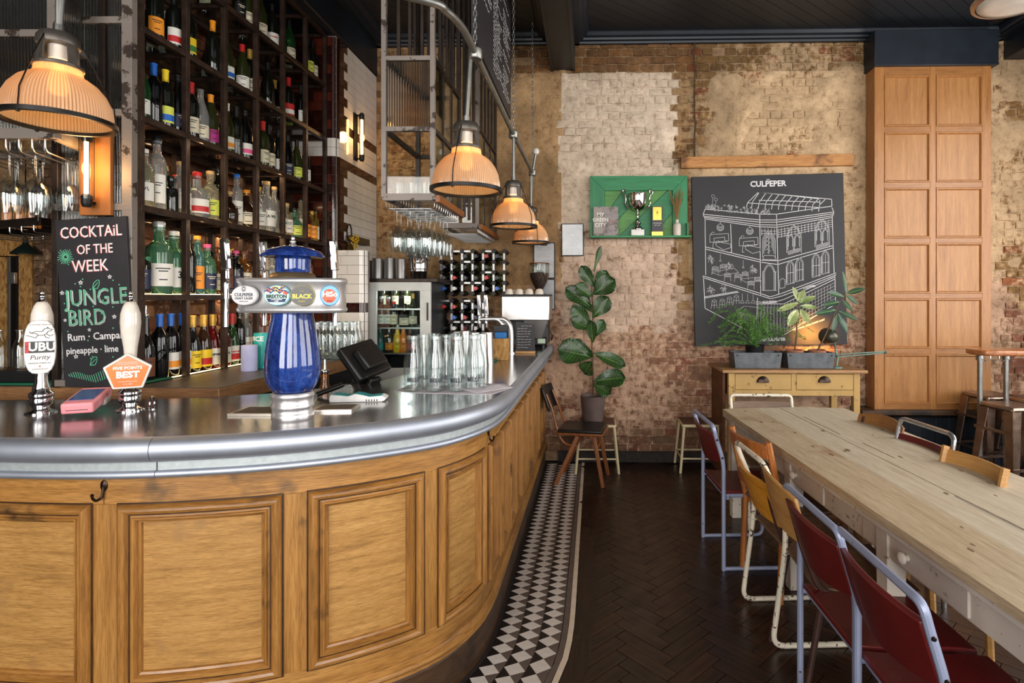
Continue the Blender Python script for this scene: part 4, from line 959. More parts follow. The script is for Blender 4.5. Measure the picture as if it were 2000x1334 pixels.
for (y0, y1) in ((GY, 3.90), (4.55, 5.42)):
    nb = 3
    for x in (GX0, GX1):
        post(x, y0, zC_, 4.13, .028, 'corner_post'); post(x, y1, zC_, 4.13, .028, 'corner_post', DSTEEL)
        for z in (zA, zB, zC_):
            barx((x, y0, z), (x, y1, z), .026, .026, 'side_rail', DSTEEL if z > zC_ else STEEL)
    for z in (zA, zB, zC_): barx((GX0, y0, z), (GX1, y0, z), .026, .026 if z > zC_ else .04, 'front_rail'); barx((GX0, y1, z), (GX1, y1, z), .026, .026, 'end_rail', DSTEEL)
    reeded('reeded_panel', (GX0+.014, y0, 0), (GX1-.014, y0, 0), zB+.013, zA-.013, REED, g2, GO, 17)
    m = MB(GO); m.box(GX0+.014, GX1-.014, y0-.003, y0+.003, zC_+.02, zB-.013); m.build('clear_panel', PANE, g2)
    for i in range(nb):
        a, b = y0+(y1-y0)*i/nb, y0+(y1-y0)*(i+1)/nb
        if i: barx((GX1, a, zC_), (GX1, a, zA), .016, .016, 'side_mullion', DSTEEL)
        for z0, z1 in ((zC_, zB), (zB, zA)):
            m = MB(GO); m.box(GX1-.003, GX1+.003, a+.008, b-.008, z0+.013, z1-.013); m.build('side_panel', GREENP if i != 1 else PANE, g2)
    m = MB(GO); m.box(GX0+.01, GX1-.01, y0+.01, y1-.01, zC_-.004, zC_+.004); m.build('gantry_shelf', PANE, g2)
    m = MB(GO); m.box(GX1+.012, GX1+.04, y0+.0, y1, zC_-.03, zC_+.012); m.build('timber_lip', WOODG, g2, bev=.003)
    y = y0+.03; k = 0
    while y < y1-.02:
        m = MB(GO); m.tube(rounded([(GX1, y, zC_-.02), (GX1, y, zC_-.062), (GX0, y, zC_-.062), (GX0, y, zC_-.02)], .02, 4), .0028, 6); m.build('rack_wire', STAIN, g2, smooth=60); y += .052
for x in (.3, .53, .78): xx = GX0+(GX1-GX0)*x; post(xx, GY, zA, 4.13, .018, 'hanger_bar', DSTEEL)
y = GY+.16
while y < 5.4:
    if min(abs(y-3.9), abs(y-4.55)) > .05: post(GX1, y, (zC_ if 3.95 < y < 4.5 else zA), 4.13, .02, 'hanger_bar', DSTEEL)
    y += .165
y = 3.5
while y < 5.4: post(GX0, y, zA, 4.13, .02, 'hanger_bar', DSTEEL); y += .33
# hanging wine glasses and the tumblers kept inside
WG = [(.034, 0), (.0345, .003), (.012, .006), (.0042, .012), (.004, .085), (.008, .094), (.026, .112), (.036, .135), (.0385, .16), (.036, .19), (.031, .222)]
_wg = {}
def wineglass(loc, label, group, sc=1.0, up=False, rz=0):
    if 'm' not in _wg:
        m = MB(); pr = WG+[(r-.0014, z) for r, z in reversed(WG[6:])]+[(.0, .1)]; m.lathe(pr, 20); _wg['m'] = m.mesh('wine_glass', 50); _wg['m'].materials.append(WGL)
    o = bpy.data.objects.new('wine_glass', _wg['m']); COL.objects.link(o); o.location = loc; o.rotation_euler = (0 if up else PI, 0, rz); o.scale = (sc,)*3
    return tag(o, label, 'wine glass', group)
WGL = thinglass('wine_glass_crystal', (.93, .95, .95, 1), .45, .03)
for r in range(6):
    for c in range(3):
        wineglass((GX0+.05+c*.09+R.uniform(-.008, .008), GY+.056+r*.104, zC_-.057), f'wine glass hanging from the side gantry, row {ORD[r]} back, {ORD[c]} from aisle side'.replace('from aisle side', 'from the left'), 'wine glasses hanging from the side gantry', R.uniform(1.12, 1.2))
tg = MB(); tg.lathe([(0, 0), (.03, 0), (.034, .09), (.032, .09), (.029, .006), (0, .006)], 16); tgm = tg.mesh('tumbler', 50); tgm.materials.append(CLEAR)
def tumbler(loc, label, group, sc=1.0):
    o = bpy.data.objects.new('tumbler', tgm); COL.objects.link(o); o.location = loc; o.scale = (sc,)*3; return tag(o, label, 'glass', group)
for i in range(3):
    for j in range(2): tumbler((GX0+.06+i*.08, GY+.07+j*.1, zC_+.0045), f'tumbler inside the side gantry, {("front", "rear")[j]} row, {ORD[i]} from the left', 'tumblers kept inside the gantry')
# chalk menu board hung along the gantry
MX = -.625
mbz0, mbz1, my0, my1 = 3.02, 4.05, 3.12, 4.5
mo = thing('menu_blackboard', 'long blackboard of chalked menu lines hung from chains by the gantry', 'blackboard', (MX, 3.8, mbz0))
m = MB((MX, 3.8, mbz0)); m.box(MX-.03, MX, my0, my1, mbz0, mbz1); m.build('board', SLATE, mo, bev=.002)
m = MB((MX, 3.8, mbz0)); rr = random.Random(8); segs = []
for col, (c0, c1) in enumerate(((3.17, 3.62), (3.68, 4.06), (4.1, 4.45))):
    z = mbz1-.03
    while z > mbz0+.06+(.3 if col == 0 else .02):
        if rr.random() < .1: z -= .05; continue
        y = c0; end = c1-rr.uniform(0, .25)
        while y < end:
            wl_ = rr.uniform(.02, .07); q = [(y+wl_*t/6, z+rr.uniform(-.008, .008)) for t in range(7)]; segs.append(q); y += wl_+.016
        z -= .031
m.lines(segs, .0045, (MX, 0, 0), (0, 1, 0), (0, 0, 1), (1, 0, 0)); ch = m.build('chalk_writing', CHALK, mo, smooth=0); ch['kind'] = 'stuff'
for y in (my0+.05, my1-.08):
    m = MB((MX, 3.8, mbz0)); z = mbz1; k = 0
    while z < 4.12: m.tube([(MX-.015, y-.007, z), (MX-.015, y-.007, z+.02), (MX-.015, y+.007, z+.02), (MX-.015, y+.007, z)], .0025, 5, True); z += .022
    m.build('chain', GALV, mo)
# ---------------------------------------------------------------- near gantry at the left, over the bowed front
a0, a1, a2 = PZ(-260, 262, 2.45), PZ(106, 262, 2.45), PZ(192, 300, 2.80)
zb = a1.z; zt1 = zb+.41*1.06; zt2 = zb+.86
G1 = Vector((a1.x, a1.y, zb))
g1 = thing('glass_gantry', 'hanging steel gantry with reeded glass at the left, beside the nearest pendant', 'gantry', G1)
def pl(p, z): return Vector((p.x, p.y, z))
back0 = a0+(a2-a1)
for p, w in ((a0, .03), (a1, .034), (a2, .034), (back0, .03)):
    m = MB(G1); m.box(p.x-w/2, p.x+w/2, p.y-w/2, p.y+w/2, zb-.02, 4.13); m.build('corner_post', STEEL, g1, bev=.001)
for z, h in ((zb, .045), (zt1, .03), (zt2, .03)):
    for p, q in ((a0, a1), (a1, a2), (a2, back0), (back0, a0)): m = MB(G1); m.bar(pl(p, z), pl(q, z), .03, h); m.build('side_rail', STEEL, g1, bev=.001)
for z0, z1 in ((zb+.02, zt1-.015), (zt1+.015, zt2-.015), (zt2+.015, 4.1)):
    reeded('reeded_panel', pl(a0, 0), pl(a1, 0), z0, z1, REED, g1, G1)
    if z0 > zb+.1: reeded('reeded_panel', pl(a1, 0), pl(a2, 0), z0, z1, REED, g1, G1)
m = MB(G1); m.prism([pl(a0, zb-.003), pl(a1, zb-.003), pl(a2, zb-.003), pl(back0, zb-.003)], (0, 0, .006)); m.build('gantry_shelf', PANE, g1)
dv = (a1-a0).normalized(); bv = (a2-a1); dep = bv.length
for i in range(9):
    p = a1-dv*(.04+i*.057); q = p+bv; m = MB(G1); m.tube(rounded([pl(p, zb-.02), pl(p, zb-.075), pl(q, zb-.075), pl(q, zb-.02)], .03, 4), .0035, 6); m.build('rack_wire', STAIN, g1, smooth=60)
k = 0
for i, (row, offs) in enumerate(((.06, (.10, .215, .33)), (.2, (.04, .155, .27)), (.33, (.03, .13, .25)))):
    for j, o_ in enumerate(offs):
        p = a1-dv*o_+bv.normalized()*(row-.03); wineglass((p.x, p.y, zb-.07), f'wine glass hanging from the left gantry, {ORD[i]} row back, {ORD[j]} from the corner post', 'wine glasses hanging from the left gantry', 1.1 if i else 1.22)
for i in range(5):
    p = a1-dv*(.1+.1*i)+bv*.55; tumbler((p.x, p.y, zb+.004), f'tumbler standing in the left gantry, {ORD[i]} from the corner post', 'tumblers kept inside the left gantry', 1.1)
# reeded glass screen closing the near end of the shelving
SC = at(180, 760, 2.615); SC.z = BCZ
sc_ = thing('glass_screen', 'steel framed reeded glass screen closing the near end of the bottle shelving', 'screen', SC)
yy = 2.615
def X_(px): return at(px, 600, yy).x
def Z_(py, px=230): return at(px, py, yy).z
for px, w in ((112, .03), (203, .03), (252, .05)):
    m = MB(SC); m.box(X_(px)-w/2, X_(px)+w/2, yy-.015, yy+.02, BCZ, 3.8); m.build('upright', STEEL if px > 240 else DSTEEL, sc_, bev=.002)
zs = [BCZ+.02, Z_(405), Z_(221), Z_(41), 3.78]
for z in zs: m = MB(SC); m.box(X_(112), X_(262), yy-.016, yy+.016, z-.016, z+.016); m.build('cross_rail', STEEL, sc_, bev=.002)
for z0, z1 in zip(zs[:-1], zs[1:]):
    reeded('reeded_panel', (X_(112)+.016, yy, 0), (X_(203)-.016, yy, 0), z0+.017, z1-.017, REED, sc_, SC); reeded('reeded_panel', (X_(203)+.016, yy, 0), (X_(252)-.026, yy, 0), z0+.017, z1-.017, REED, sc_, SC)
# ---------------------------------------------------------------- tube wall lamps
FIL = glow('tube_filament', (1, .55, .18, 1), 22)
def tube_lamp(label, loc, rz, L, board):
    o = thing('tube_wall_lamp', label, 'wall lamp', loc, rz)   # local: wall at y=0, facing -y
    m = MB(); m.box(-.035, .035, -.012, 0, -L*.5, L*.5) if not board else m.box(-.075, .075, -.02, 0, -L*.62, L*.5); m.build('back_plate', BLACKM if not board else plain('orange_timber_plate', C(156, 96, 44), .55), o, bev=.002)
    for s_ in (-1, 1):
        m = MB(); m.cyl((0, -.01, s_*L*.46), (0, -.06, s_*L*.46), .008, 8); m.lathe([(0, -.03), (.016, -.03), (.022, -.015), (.022, .02), (.012, .03), (0, .03)], 14, (0, -.062, s_*L*.44)); m.build('lamp_cap', BLACKM, o)
    m = MB(); m.lathe([(0, -L*.42), (.0095, -L*.41), (.0095, L*.41), (0, L*.42)], 14, (0, -.062, 0)); m.build('bulb_tube', FIL, o)
    m = MB(); m.lathe([(.024, -L*.42), (.024, L*.42), (.0225, L*.42), (.0225, -L*.42), (.024, -L*.42)], 18, (0, -.062, 0)); m.f = [f for f in m.f if len(f) == 4]; m.build('glass_sleeve', PANE, o)
    for a in (-.5, .5, 2.6, 3.7): 
        x, y = .027*math.cos(a), -.062+.027*math.sin(a); m = MB(); m.cyl((x, y, -L*.43), (x, y, L*.43), .0018, 5); m.build('guard_rod', BLACKM, o)
    v = Vector((0, -.1, 0)); v.rotate(Matrix.Rotation(rz, 3, 'Z')); point('tube_bulb', Vector(loc)+v, 3.5, WARM, .05); return o
p = at(186, 345, 2.58); tube_lamp('glowing tube lamp on a copper plate at the near end of the shelving', (p.x, 2.597, p.z+.03), 0, .34, True)
# ---------------------------------------------------------------- tiled pier and tiled wall left of the fridge
TX = -2.085; TY0 = 4.62
tw = MB((TX, TY0, 0)); tw.box(TX-.5, TX-.012, TY0+.012, 5.49, 0, 3.77); two = struct(tw.build('wall_tiled', plain('tile_mortar', C(120, 108, 100), .8)))
GLW = plain('glazed_white_tile', C(226, 218, 210), .12, 0, .05, 6, .02, 20, coat=.4); GLB = plain('glazed_brown_tile', C(44, 16, 12), .10, 0, .35, 4, .02, 20, coat=.5); GLO = plain('glazed_oxblood_tile', C(86, 34, 22), .12, 0, .3, 4, .02, 20, coat=.5)
def tpiece(name, x0, x1, y0, y1, z0, z1, mat): c = Vector(((x0+x1)/2, (y0+y1)/2, (z0+z1)/2)); m = MB(c); m.box(x0, x1, y0, y1, z0, z1); o = m.build(name, mat, None, smooth=0); o.parent = two; o.location = c-Vector((TX, TY0, 0)); return o
th_, z, row = .0762, 1.17, 0
bands = {round((z_-1.17)/th_) for z_ in (2.74, 2.51)}
while z < 3.75:
    brow = any(abs(z+th_/2-q) < th_/2 for q in (3.0, 2.76)); white_in = any(abs(z+th_/2-q) < th_ for q in (2.875,))
    # flank (faces +x): white with brown bands, stepped brown quoin next the corner
    y = TY0+.05; q = .15 if row % 2 else .08; first = True
    tpiece('wall_tile', TX-.012, TX, y, TY0+.05+q-.002, z, z+th_-.003, (GLW if white_in else GLB)); y = TY0+.05+q
    while y < 5.48:
        l = min(.152, 5.485-y)
        if row % 2 == 0 and first: l = .1
        first = False
        tpiece('wall_tile', TX-.012, TX, y, y+l-.002, z, z+th_-.003, GLB if brow else GLW); y += l
    # rounded corner tile
    m = MB((TX-.05, TY0+.05, z)); m.sheet(lambda u, v: Vector((TX-.05+.05*math.cos(-PI/2+u*PI/2), TY0+.05+.05*math.sin(-PI/2+u*PI/2), z+v*(th_-.003))), 6, 1, .012, lambda u, v: (math.cos(-PI/2+u*PI/2), math.sin(-PI/2+u*PI/2), 0))
    o = m.build('corner_tile', GLW if white_in else GLB, None, smooth=60); o.parent = two; o.location = Vector((-.05, .05, z))
    x = TX-.05; k = 0
    while x > TX-.5:
        l = .152 if (k or row % 2) else .076; tpiece('wall_tile', x-l+.002, x, TY0, TY0+.012, z, z+th_-.003, GLW if white_in else (GLB if (row+k) % 3 else GLO)); x -= l; k += 1
    z += th_; row += 1
p = atx(693, 268, TX); tube_lamp('glowing tube lamp on a black plate on the white tiled wall', (TX+.001, p.y, p.z), PI/2, .42, False)
# lower white-tiled pier in front, with a rounded edge
QX, QY = -1.80, 4.5; lz = at(700, 488, QY).z
m = MB((QX, QY, 0)); m.box(-2.07, QX-.012, QY+.012, 4.61, 0, lz-.006); qo = struct(m.build('wall_pier', plain('tile_mortar', C(120, 108, 100), .8)))
z = BCZ; row = 0
while z < lz-.02:
    h_ = min(th_, lz-z); mt = GLB if 4 <= 99 and any(abs(z+h_/2-q) < h_/2 for q in (1.54, 1.2)) else GLW; x = QX-.05; k = 0
    while x > -2.065:
        l = min(.152 if (k or row % 2) else .1, x+2.068)
        c = Vector((x-l/2, QY, z)); mm = MB(c); mm.box(x-l+.002, x, QY, QY+.012, z, z+h_-.003); o = mm.build('wall_tile', mt, None, smooth=0); o.parent = qo; o.location = c-Vector((QX, QY, 0)); x -= l; k += 1
    mm = MB((QX-.05, QY+.05, z)); mm.sheet(lambda u, v: Vector((QX-.05+.05*math.cos(-PI/2+u*PI/2), QY+.05+.05*math.sin(-PI/2+u*PI/2), z+v*(h_-.003))), 6, 1, .012, lambda u, v: (math.cos(-PI/2+u*PI/2), math.sin(-PI/2+u*PI/2), 0)); o = mm.build('corner_tile', mt, None, smooth=60); o.parent = qo; o.location = Vector((-.05, .05, z))
    z += th_; row += 1
# ship's bell on a timber bracket with a bunch of yellow flowers
p = atx(690, 470, TX)
bl = thing('bell', 'old bell with an iron ring hung on a timber bracket on the tiled wall', 'bell', (TX, p.y, p.z))
BRASSD = plain('dark_brass', C(84, 66, 34), .4, .8, .3)
m = MB(); m.box(.0, .07, -.16, .2, -.03, .03); m.build('timber_bracket', wood('bracket_timber', C(52, 40, 24), C(88, 70, 46), C(110, 90, 62), 'y', 1, .6), bl, bev=.004)
m = MB(); m.lathe([(.012, .0), (.02, -.004), (.034, -.04), (.045, -.09), (.062, -.115), (.058, -.115), (.04, -.09), (.0, -.02)], 20, (.05, -.2, -.04)); m.build('bell_body', BRASSD, bl)
m = MB(); m.tube([(.05+.0*math.sin(a), -.2+.045*math.cos(a), .05+.07*math.sin(a)) for a in [k*2*PI/24 for k in range(24)]], .006, 6, True); m.build('iron_ring', BLACKM, bl)
fl_ = MB(); rr = random.Random(2)
for k in range(46):
    c = Vector((.06+rr.uniform(-.01, .05), -.17+rr.uniform(-.05, .05), -.02+rr.uniform(-.10, .05))); s_ = rr.uniform(.006, .011); fl_.lathe([(0, -s_), (s_, 0), (0, s_)], 5, c)
tag(fl_.build('yellow_flowers', plain('yellow_petals', C(214, 168, 30), .7, var=.4, scale=40)), 'bunch of small yellow flowers tucked on the bell bracket', 'flowers', kind='stuff').location = (TX, p.y, p.z)
# ---------------------------------------------------------------- things on and behind the bar
ZB = ZT+.0006
def face_cam(p, k=1.0): return math.atan2(-p[0], p[1])*k
# --- hand pumps with clips
ORNG = plain('orange_enamel', C(236, 118, 36), .3, coat=.3); BADGEW = plain('badge_white', C(232, 226, 220), .35); DGREY = plain('badge_dark', C(44, 42, 44), .4); REDP = plain('badge_red', C(196, 40, 40), .4)
def pump(px, py, label, clip, rr):
    p = atz(px, py, ZB); o = thing('beer_pump', label, 'beer pump', p, face_cam(p, .8), 'hand pumps on the front of the bar')
    m = MB(); m.lathe([(0, 0), (.05, 0), (.05, .004), (.034, .009), (.026, .016), (.029, .028), (.036, .036), (.038, .052), (.035, .060), (.039, .066), (.037, .078), (.028, .085), (.026, .1), (.021, .12), (.018, .16), (0, .165)], 28); m.build('pump_column', CHROME, o, smooth=50)
    m = MB(); m.lathe([(0, .15), (.020, .15), (.020, .17), (.0195, .2), (.0235, .25), (.032, .31), (.035, .35), (.033, .385), (.025, .415), (.016, .432), (0, .435)], 24, (0, .012, 0)); m.build('pump_handle', plain('glazed_ceramic_white', C(228, 218, 206), .15, coat=.6), o, smooth=60)
    m = MB(); m.lathe([(0, .43), (.015, .43), (.016, .436), (.009, .441), (.008, .446), (.011, .450), (.011, .456), (.006, .460), (.009, .466), (.005, .474), (0, .475)], 16, (0, .012, 0)); m.build('handle_finial', CHROME, o, smooth=60)
    clip(o); return o
def clip_oval(o):
    w, h, zc = .047, .105, .258
    def stad(s_, y):
        pts = []
        for k in range(20):
            a = 2*PI*k/20; ex = .62; c, q = math.cos(a), math.sin(a); pts.append((math.copysign(abs(c)**ex, c)*w*s_, y, zc+math.copysign(abs(q)**.8, q)*h*s_))
        return pts
    m = MB(); m.prism(stad(1, -.028), (0, .012, 0)); b = m.build('pump_clip', plain('clip_rim', C(196, 192, 188), .35, .3), o, bev=.002); b['label'] = 'oval white pump clip with a running dog'
    m = MB(); m.prism(stad(.94, -.0295), (0, .003, 0)); m.build('clip_face', BADGEW, b)
    m = MB(); m.box(-.042, .042, -.0308, -.0295, zc-.022, zc+.022); m.build('name_band', DGREY, b)
    m = MB(); m.box(-.041, -.031, -.0316, -.0305, zc-.021, zc+.021); m.build('red_bar', REDP, b)
    text('UBU', .045, BADGEW, b, (.006, -.0308, zc), bold=.0016, sx=.9); text('PURE', .008, DGREY, b, (-.0365, -.0316, zc), (0, 0, 1), (-1, 0, 0))
    text('Purity', .024, DGREY, b, (0, -.0298, zc-.040), shear=.2); text('PREMIUM AMBER ALE', .0068, DGREY, b, (0, -.0298, zc-.062)); text('ALE WITH REAL CHARACTER', .0048, DGREY, b, (0, -.0298, zc+.086)); text('HANDCRAFTED ALES', .0048, DGREY, b, (0, -.0298, zc-.085))
    dog = [[(-.036, .0), (-.024, -.004), (-.012, -.010), (-.004, .0), (-.010, .006), (-.024, .008), (-.028, .014)], [(-.024, .008), (-.010, .014), (.006, .013), (.014, .024), (.020, .024), (.021, .029), (.025, .023), (.034, .02), (.03, .015), (.022, .013), (.018, .004), (.028, -.004), (.037, .001)], [(.018, .004), (.006, -.001), (-.004, .0)], [(.012, .001), (.016, -.008), (.026, -.012)]]
    m = MB(); m.lines(dog, .0022, (0, -.0297, zc+.046), (1.05, 0, 0), (0, 0, 1.05), (0, -1, 0)); m.build('dog_emblem', DGREY, b, smooth=0)
    m = MB(); m.lathe([(0, 0), (.003, 0), (.003, .001), (0, .001)], 5, (0, -.0305, zc-.074), Matrix.Rotation(PI/2, 4, 'X')); m.build('red_star', REDP, b)
def clip_pent(o):
    zc = .155; pts = lambda s_, y: [(.081*s_*math.cos(PI/2+k*2*PI/5), y, zc+.077*s_*math.sin(PI/2+k*2*PI/5)) for k in range(5)]
    m = MB(); m.prism(pts(1, -.052), (0, .014, 0)); b = m.build('pump_clip', BADGEW, o, bev=.004); b['label'] = 'orange pentagon pump clip with white border'
    m = MB(); m.prism(pts(.88, -.0532), (0, .004, 0)); m.build('clip_face', ORNG, b)
    text('FIVE POINTS', .0165, BADGEW, b, (0, -.0534, zc+.018), bold=.0006); text('BEST', .034, BADGEW, b, (0, -.0534, zc-.008), bold=.0018); text('EAST LONDON BREW CO', .0058, BADGEW, b, (0, -.0534, zc+.034)); text('4.1% ABV', .0075, BADGEW, b, (0, -.0534, zc-.044))
    m = MB()
    for z in (.041, -.034): m.box(-.03, .03, -.0541, -.053, zc+z-.0006, zc+z+.0006)
    m.build('rule_lines', BADGEW, b)
pump(81, 806, 'white ceramic hand pump with an oval running dog clip', clip_oval, 0)
pump(254, 801, 'white ceramic hand pump with an orange pentagon clip', clip_pent, 0)
# --- pink card reader
p = atz(150, 816, ZB); o = thing('card_reader', 'pink handheld card reader lying on the zinc bar between the hand pumps', 'card reader', p, .42); o.scale = (1.3, 1.3, 1.3)
PINK = plain('pink_rubber', C(238, 150, 158), .45)
M_ = Matrix.Translation((0, 0, .022)) @ Matrix.Rotation(.17, 4, 'X')
m = MB(); m.box(-.038, .038, 0, .15, -.012, .02, M_); m.build('case', PINK, o, bev=.006, seg=3)
m = MB(); m.box(-.029, .029, .03, .125, .0195, .0215, M_); sc2 = m.build('screen', plain('screen_blue', C(66, 78, 140), .15), o)
m = MB(); m.box(-.026, .026, -.0006, .0008, -.001, .0008, M_); m.build('card_slot', BLACK, o)
m = MB(); m.box(-.042, .042, .08, .13, -.02, .002, M_); m.build('paper_roll_cover', plain('grey_plastic', C(190, 184, 180), .4), o, bev=.008, seg=3)
# --- small chrome ring handle of the bar flap
p = atz(297, 799, ZB); o = thing('hatch_ring', 'chrome ring standing up on the bar beside the orange pump clip', 'ring', p, 1.9)
m = MB(); m.tube([(.024*math.cos(a), 0, .024+.026*math.sin(a)) for a in [k*2*PI/20 for k in range(20)]], .004, 8, True); m.build('ring', CHROME, o)
m = MB(); m.lathe([(0, 0), (.012, 0), (.012, .003), (0, .004)], 12); m.build('ring_base', CHROME, o)
# --- blue ceramic beer font
fc = atz(572, 811, ZB); o = thing('beer_font', 'blue glazed ceramic beer font with a steel band of four round lenses', 'beer font', fc, 0)
BLUG = None
m_, t_, b_ = nt('blue_drip_glaze'); v_ = coords(t_, (14, 14, 3.0)); n1 = nz(t_, v_, 1.3, 5, .65, 1.2); n2 = nz(t_, coords(t_), 45, 4, .7)
cc = ramp(t_, n1, [(.32, C(8, 16, 48)), (.48, C(18, 40, 108)), (.62, C(34, 66, 142)), (.78, C(86, 112, 172))]); cc = mixc(t_, .12, cc, ramp(t_, n2, [(.35, C(10, 20, 60)), (.6, C(90, 120, 190))]))
t_.links.new(cc, b_.inputs['Base Color']); b_.inputs['Roughness'].default_value = .08; b_.inputs['Coat Weight'].default_value = .6; bumpn(t_, b_, n2, .05, .004); BLUG = m_
m = MB(); m.lathe([(0, 0), (.074, 0), (.074, .012), (.072, .014), (.072, .03), (.075, .034), (.075, .044), (.072, .048), (.072, .07), (.075, .074), (.075, .082), (.07, .09), (0, .092)], 40); m.build('steel_base', ALU, o, smooth=50)
m = MB(); m.lathe([(0, .088), (.06, .088), (.074, .1), (.09, .128), (.098, .165), (.0985, .2), (.094, .25), (.085, .31), (.074, .37), (.07, .4), (.068, .41), (0, .41)], 44); m.build('ceramic_body', BLUG, o, smooth=70)
def stadium(hw, hd, z): return [((hw-hd)*(1 if math.cos(a) >= 0 else -1)+hd*math.cos(a), hd*math.sin(a), z) for a in [k*2*PI/36+.0001 for k in range(36)]]
bp_ = [(.196, .086, .392), (.203, .092, .398), (.203, .092, .408), (.198, .087, .414), (.198, .087, .5), (.203, .092, .506), (.203, .092, .516), (.196, .086, .522)]
m = MB(); rings = [stadium(*q) for q in bp_]; vs = [q for r_ in rings for q in r_]; m.add(vs, [(j*36+k, j*36+(k+1) % 36, (j+1)*36+(k+1) % 36, (j+1)*36+k) for j in range(len(rings)-1) for k in range(36)]+[tuple(range(35, -1, -1)), tuple(range(7*36, 8*36))]); band = m.build('steel_band', ALU, o, smooth=50)
m = MB(); m.lathe([(0, .518), (.075, .518), (.082, .526), (.076, .538), (.066, .545), (0, .545)], 36); m.build('brass_collar', plain('dull_brass', C(150, 130, 100), .3, .8), o, smooth=60)
m = MB(); m.lathe([(0, .54), (.066, .54), (.062, .55), (.061, .575), (.063, .6), (.06, .612), (.092, .608), (.112, .603), (.113, .608), (.1, .624), (.07, .638), (.03, .646), (0, .648)], 40); m.build('ceramic_lid', BLUG, o, smooth=50)
m = MB(); m.lathe([(0, .645), (.013, .645), (.013, .651), (.008, .655), (.011, .66), (.011, .665), (.006, .669), (.008, .676), (.004, .684), (0, .685)], 16); m.build('lid_finial', STAIN, o, smooth=60)
def lens(x, rx, rz_, rim, face, words, yaw=0, extra=None):
    """oval badge on the band; words: (text, size, colour, dz, bold)"""
    y = -.092 if abs(x) < .12 else -.092+.062*((abs(x)-.12)/.07)**2
    mt = Matrix.Translation((x, y, .457)) @ Matrix.Rotation(yaw, 4, 'Z'); e = lambda s_, yy: [mt @ Vector((rx*s_*math.cos(a), yy, rz_*s_*math.sin(a))) for a in [k*2*PI/32 for k in range(32)]]
    nrm = mt.to_3x3() @ Vector((0, -1, 0)); m = MB(); m.prism(e(1, -.010), -nrm*.012); b = m.build('lens_badge', rim, o, bev=.0015); 
    m = MB(); m.prism(e(.93, -.0112), -nrm*.002); m.build('badge_face', face, b)
    ux = mt.to_3x3() @ Vector((1, 0, 0))
    for w, s_, c, dz, bo in words: text(w, s_, pm(c), b, mt @ Vector((0, -.0116, dz)), ux, (0, 0, 1), bold=bo)
    if extra: extra(b, mt, nrm, ux)
    return b
LG = pm((222, 220, 222), .3)
def sun(b, mt, nrm, ux):
    m = MB(); seg = [[(.004*math.cos(a), .004*math.sin(a)), (.0105*math.cos(a), .0105*math.sin(a))] for a in [k*2*PI/16 for k in range(16)]]; m.lines(seg, .001, mt @ Vector((0, -.0115, .024)), ux, (0, 0, 1), nrm); m.build('sun_emblem', pm((90, 90, 96)), b, smooth=0)
lens(-.125, .052, .036, pm((205, 203, 206), .3), LG, [('CULPEPER', .0165, (70, 72, 80), .002, .0003), ('CRAFT LAGER', .0115, (70, 72, 80), -.011, .0002), ('BREWED IN UK', .005, (110, 110, 116), -.022, 0)], -.12, sun)
def brix(b, mt, nrm, ux):
    def blob(nm, col, pts, yy): m = MB(); m.prism([mt @ Vector((x, yy, z)) for x, z in pts], -nrm*.0008); m.build(nm, pm(col), b)
    blob('navy_band', (30, 44, 92), [(-.036, -.012), (.036, -.012), (.03, -.024), (-.03, -.024)], -.0121)
    for x, z, r, c in ((-.03, .018, .010, (230, 100, 50)), (-.012, .025, .009, (240, 130, 60)), (.014, .016, .010, (236, 110, 50)), (.034, .01, .010, (232, 90, 60)), (.02, .028, .008, (244, 150, 80))):
        blob('orange_dot', c, [(x+r*math.cos(a), z+r*.7*math.sin(a)) for a in [k*PI/5 for k in range(10)]], -.0119)
    m = MB(); m.lines([[(-.044+t*.011, .015+.006*math.sin(t*2.2)) for t in range(9)], [(-.034+t*.009, .025+.005*math.sin(t*2+1)) for t in range(8)]], .004, mt @ Vector((0, -.0117, 0)), ux, (0, 0, 1), nrm); m.build('blue_wave', pm((40, 90, 160)), b, smooth=0)
lens(-.005, .049, .037, pm((120, 190, 200), .3), pm((196, 222, 216), .3), [('B', .03, (240, 196, 70), .021, .001), ('BRIXTON', .0175, (26, 60, 50), -.004, .0008), ('COLDHARBOUR', .0055, (235, 235, 235), -.0155, .0002), ('LAGER', .005, (235, 235, 235), -.0212, .0002)], 0, brix)
lens(.087, .044, .037, pm((140, 130, 80), .3), pm((34, 32, 34), .25), [('BLACK', .022, (216, 204, 90), -.004, .0009), ('FOREST', .0075, (190, 170, 70), -.022, .0002), ('CAB', .008, (150, 140, 80), .016, .0002)], .12)
def hop(b, mt, nrm, ux):
    m = MB(); m.prism([mt @ Vector((.024*math.cos(a)-.002, -.0115, .026*math.sin(a)-.002)) for a in [k*2*PI/18 for k in range(18)]], -nrm*.0008); m.build('orange_hop', pm((236, 92, 54), .3), b)
lens(.170, .034, .038, pm((60, 130, 190), .3), pm((120, 184, 226), .3), [('HiSo', .026, (240, 236, 232), .004, .001), ('PALE', .009, (120, 30, 40), -.021, .0004)], .5, hop)
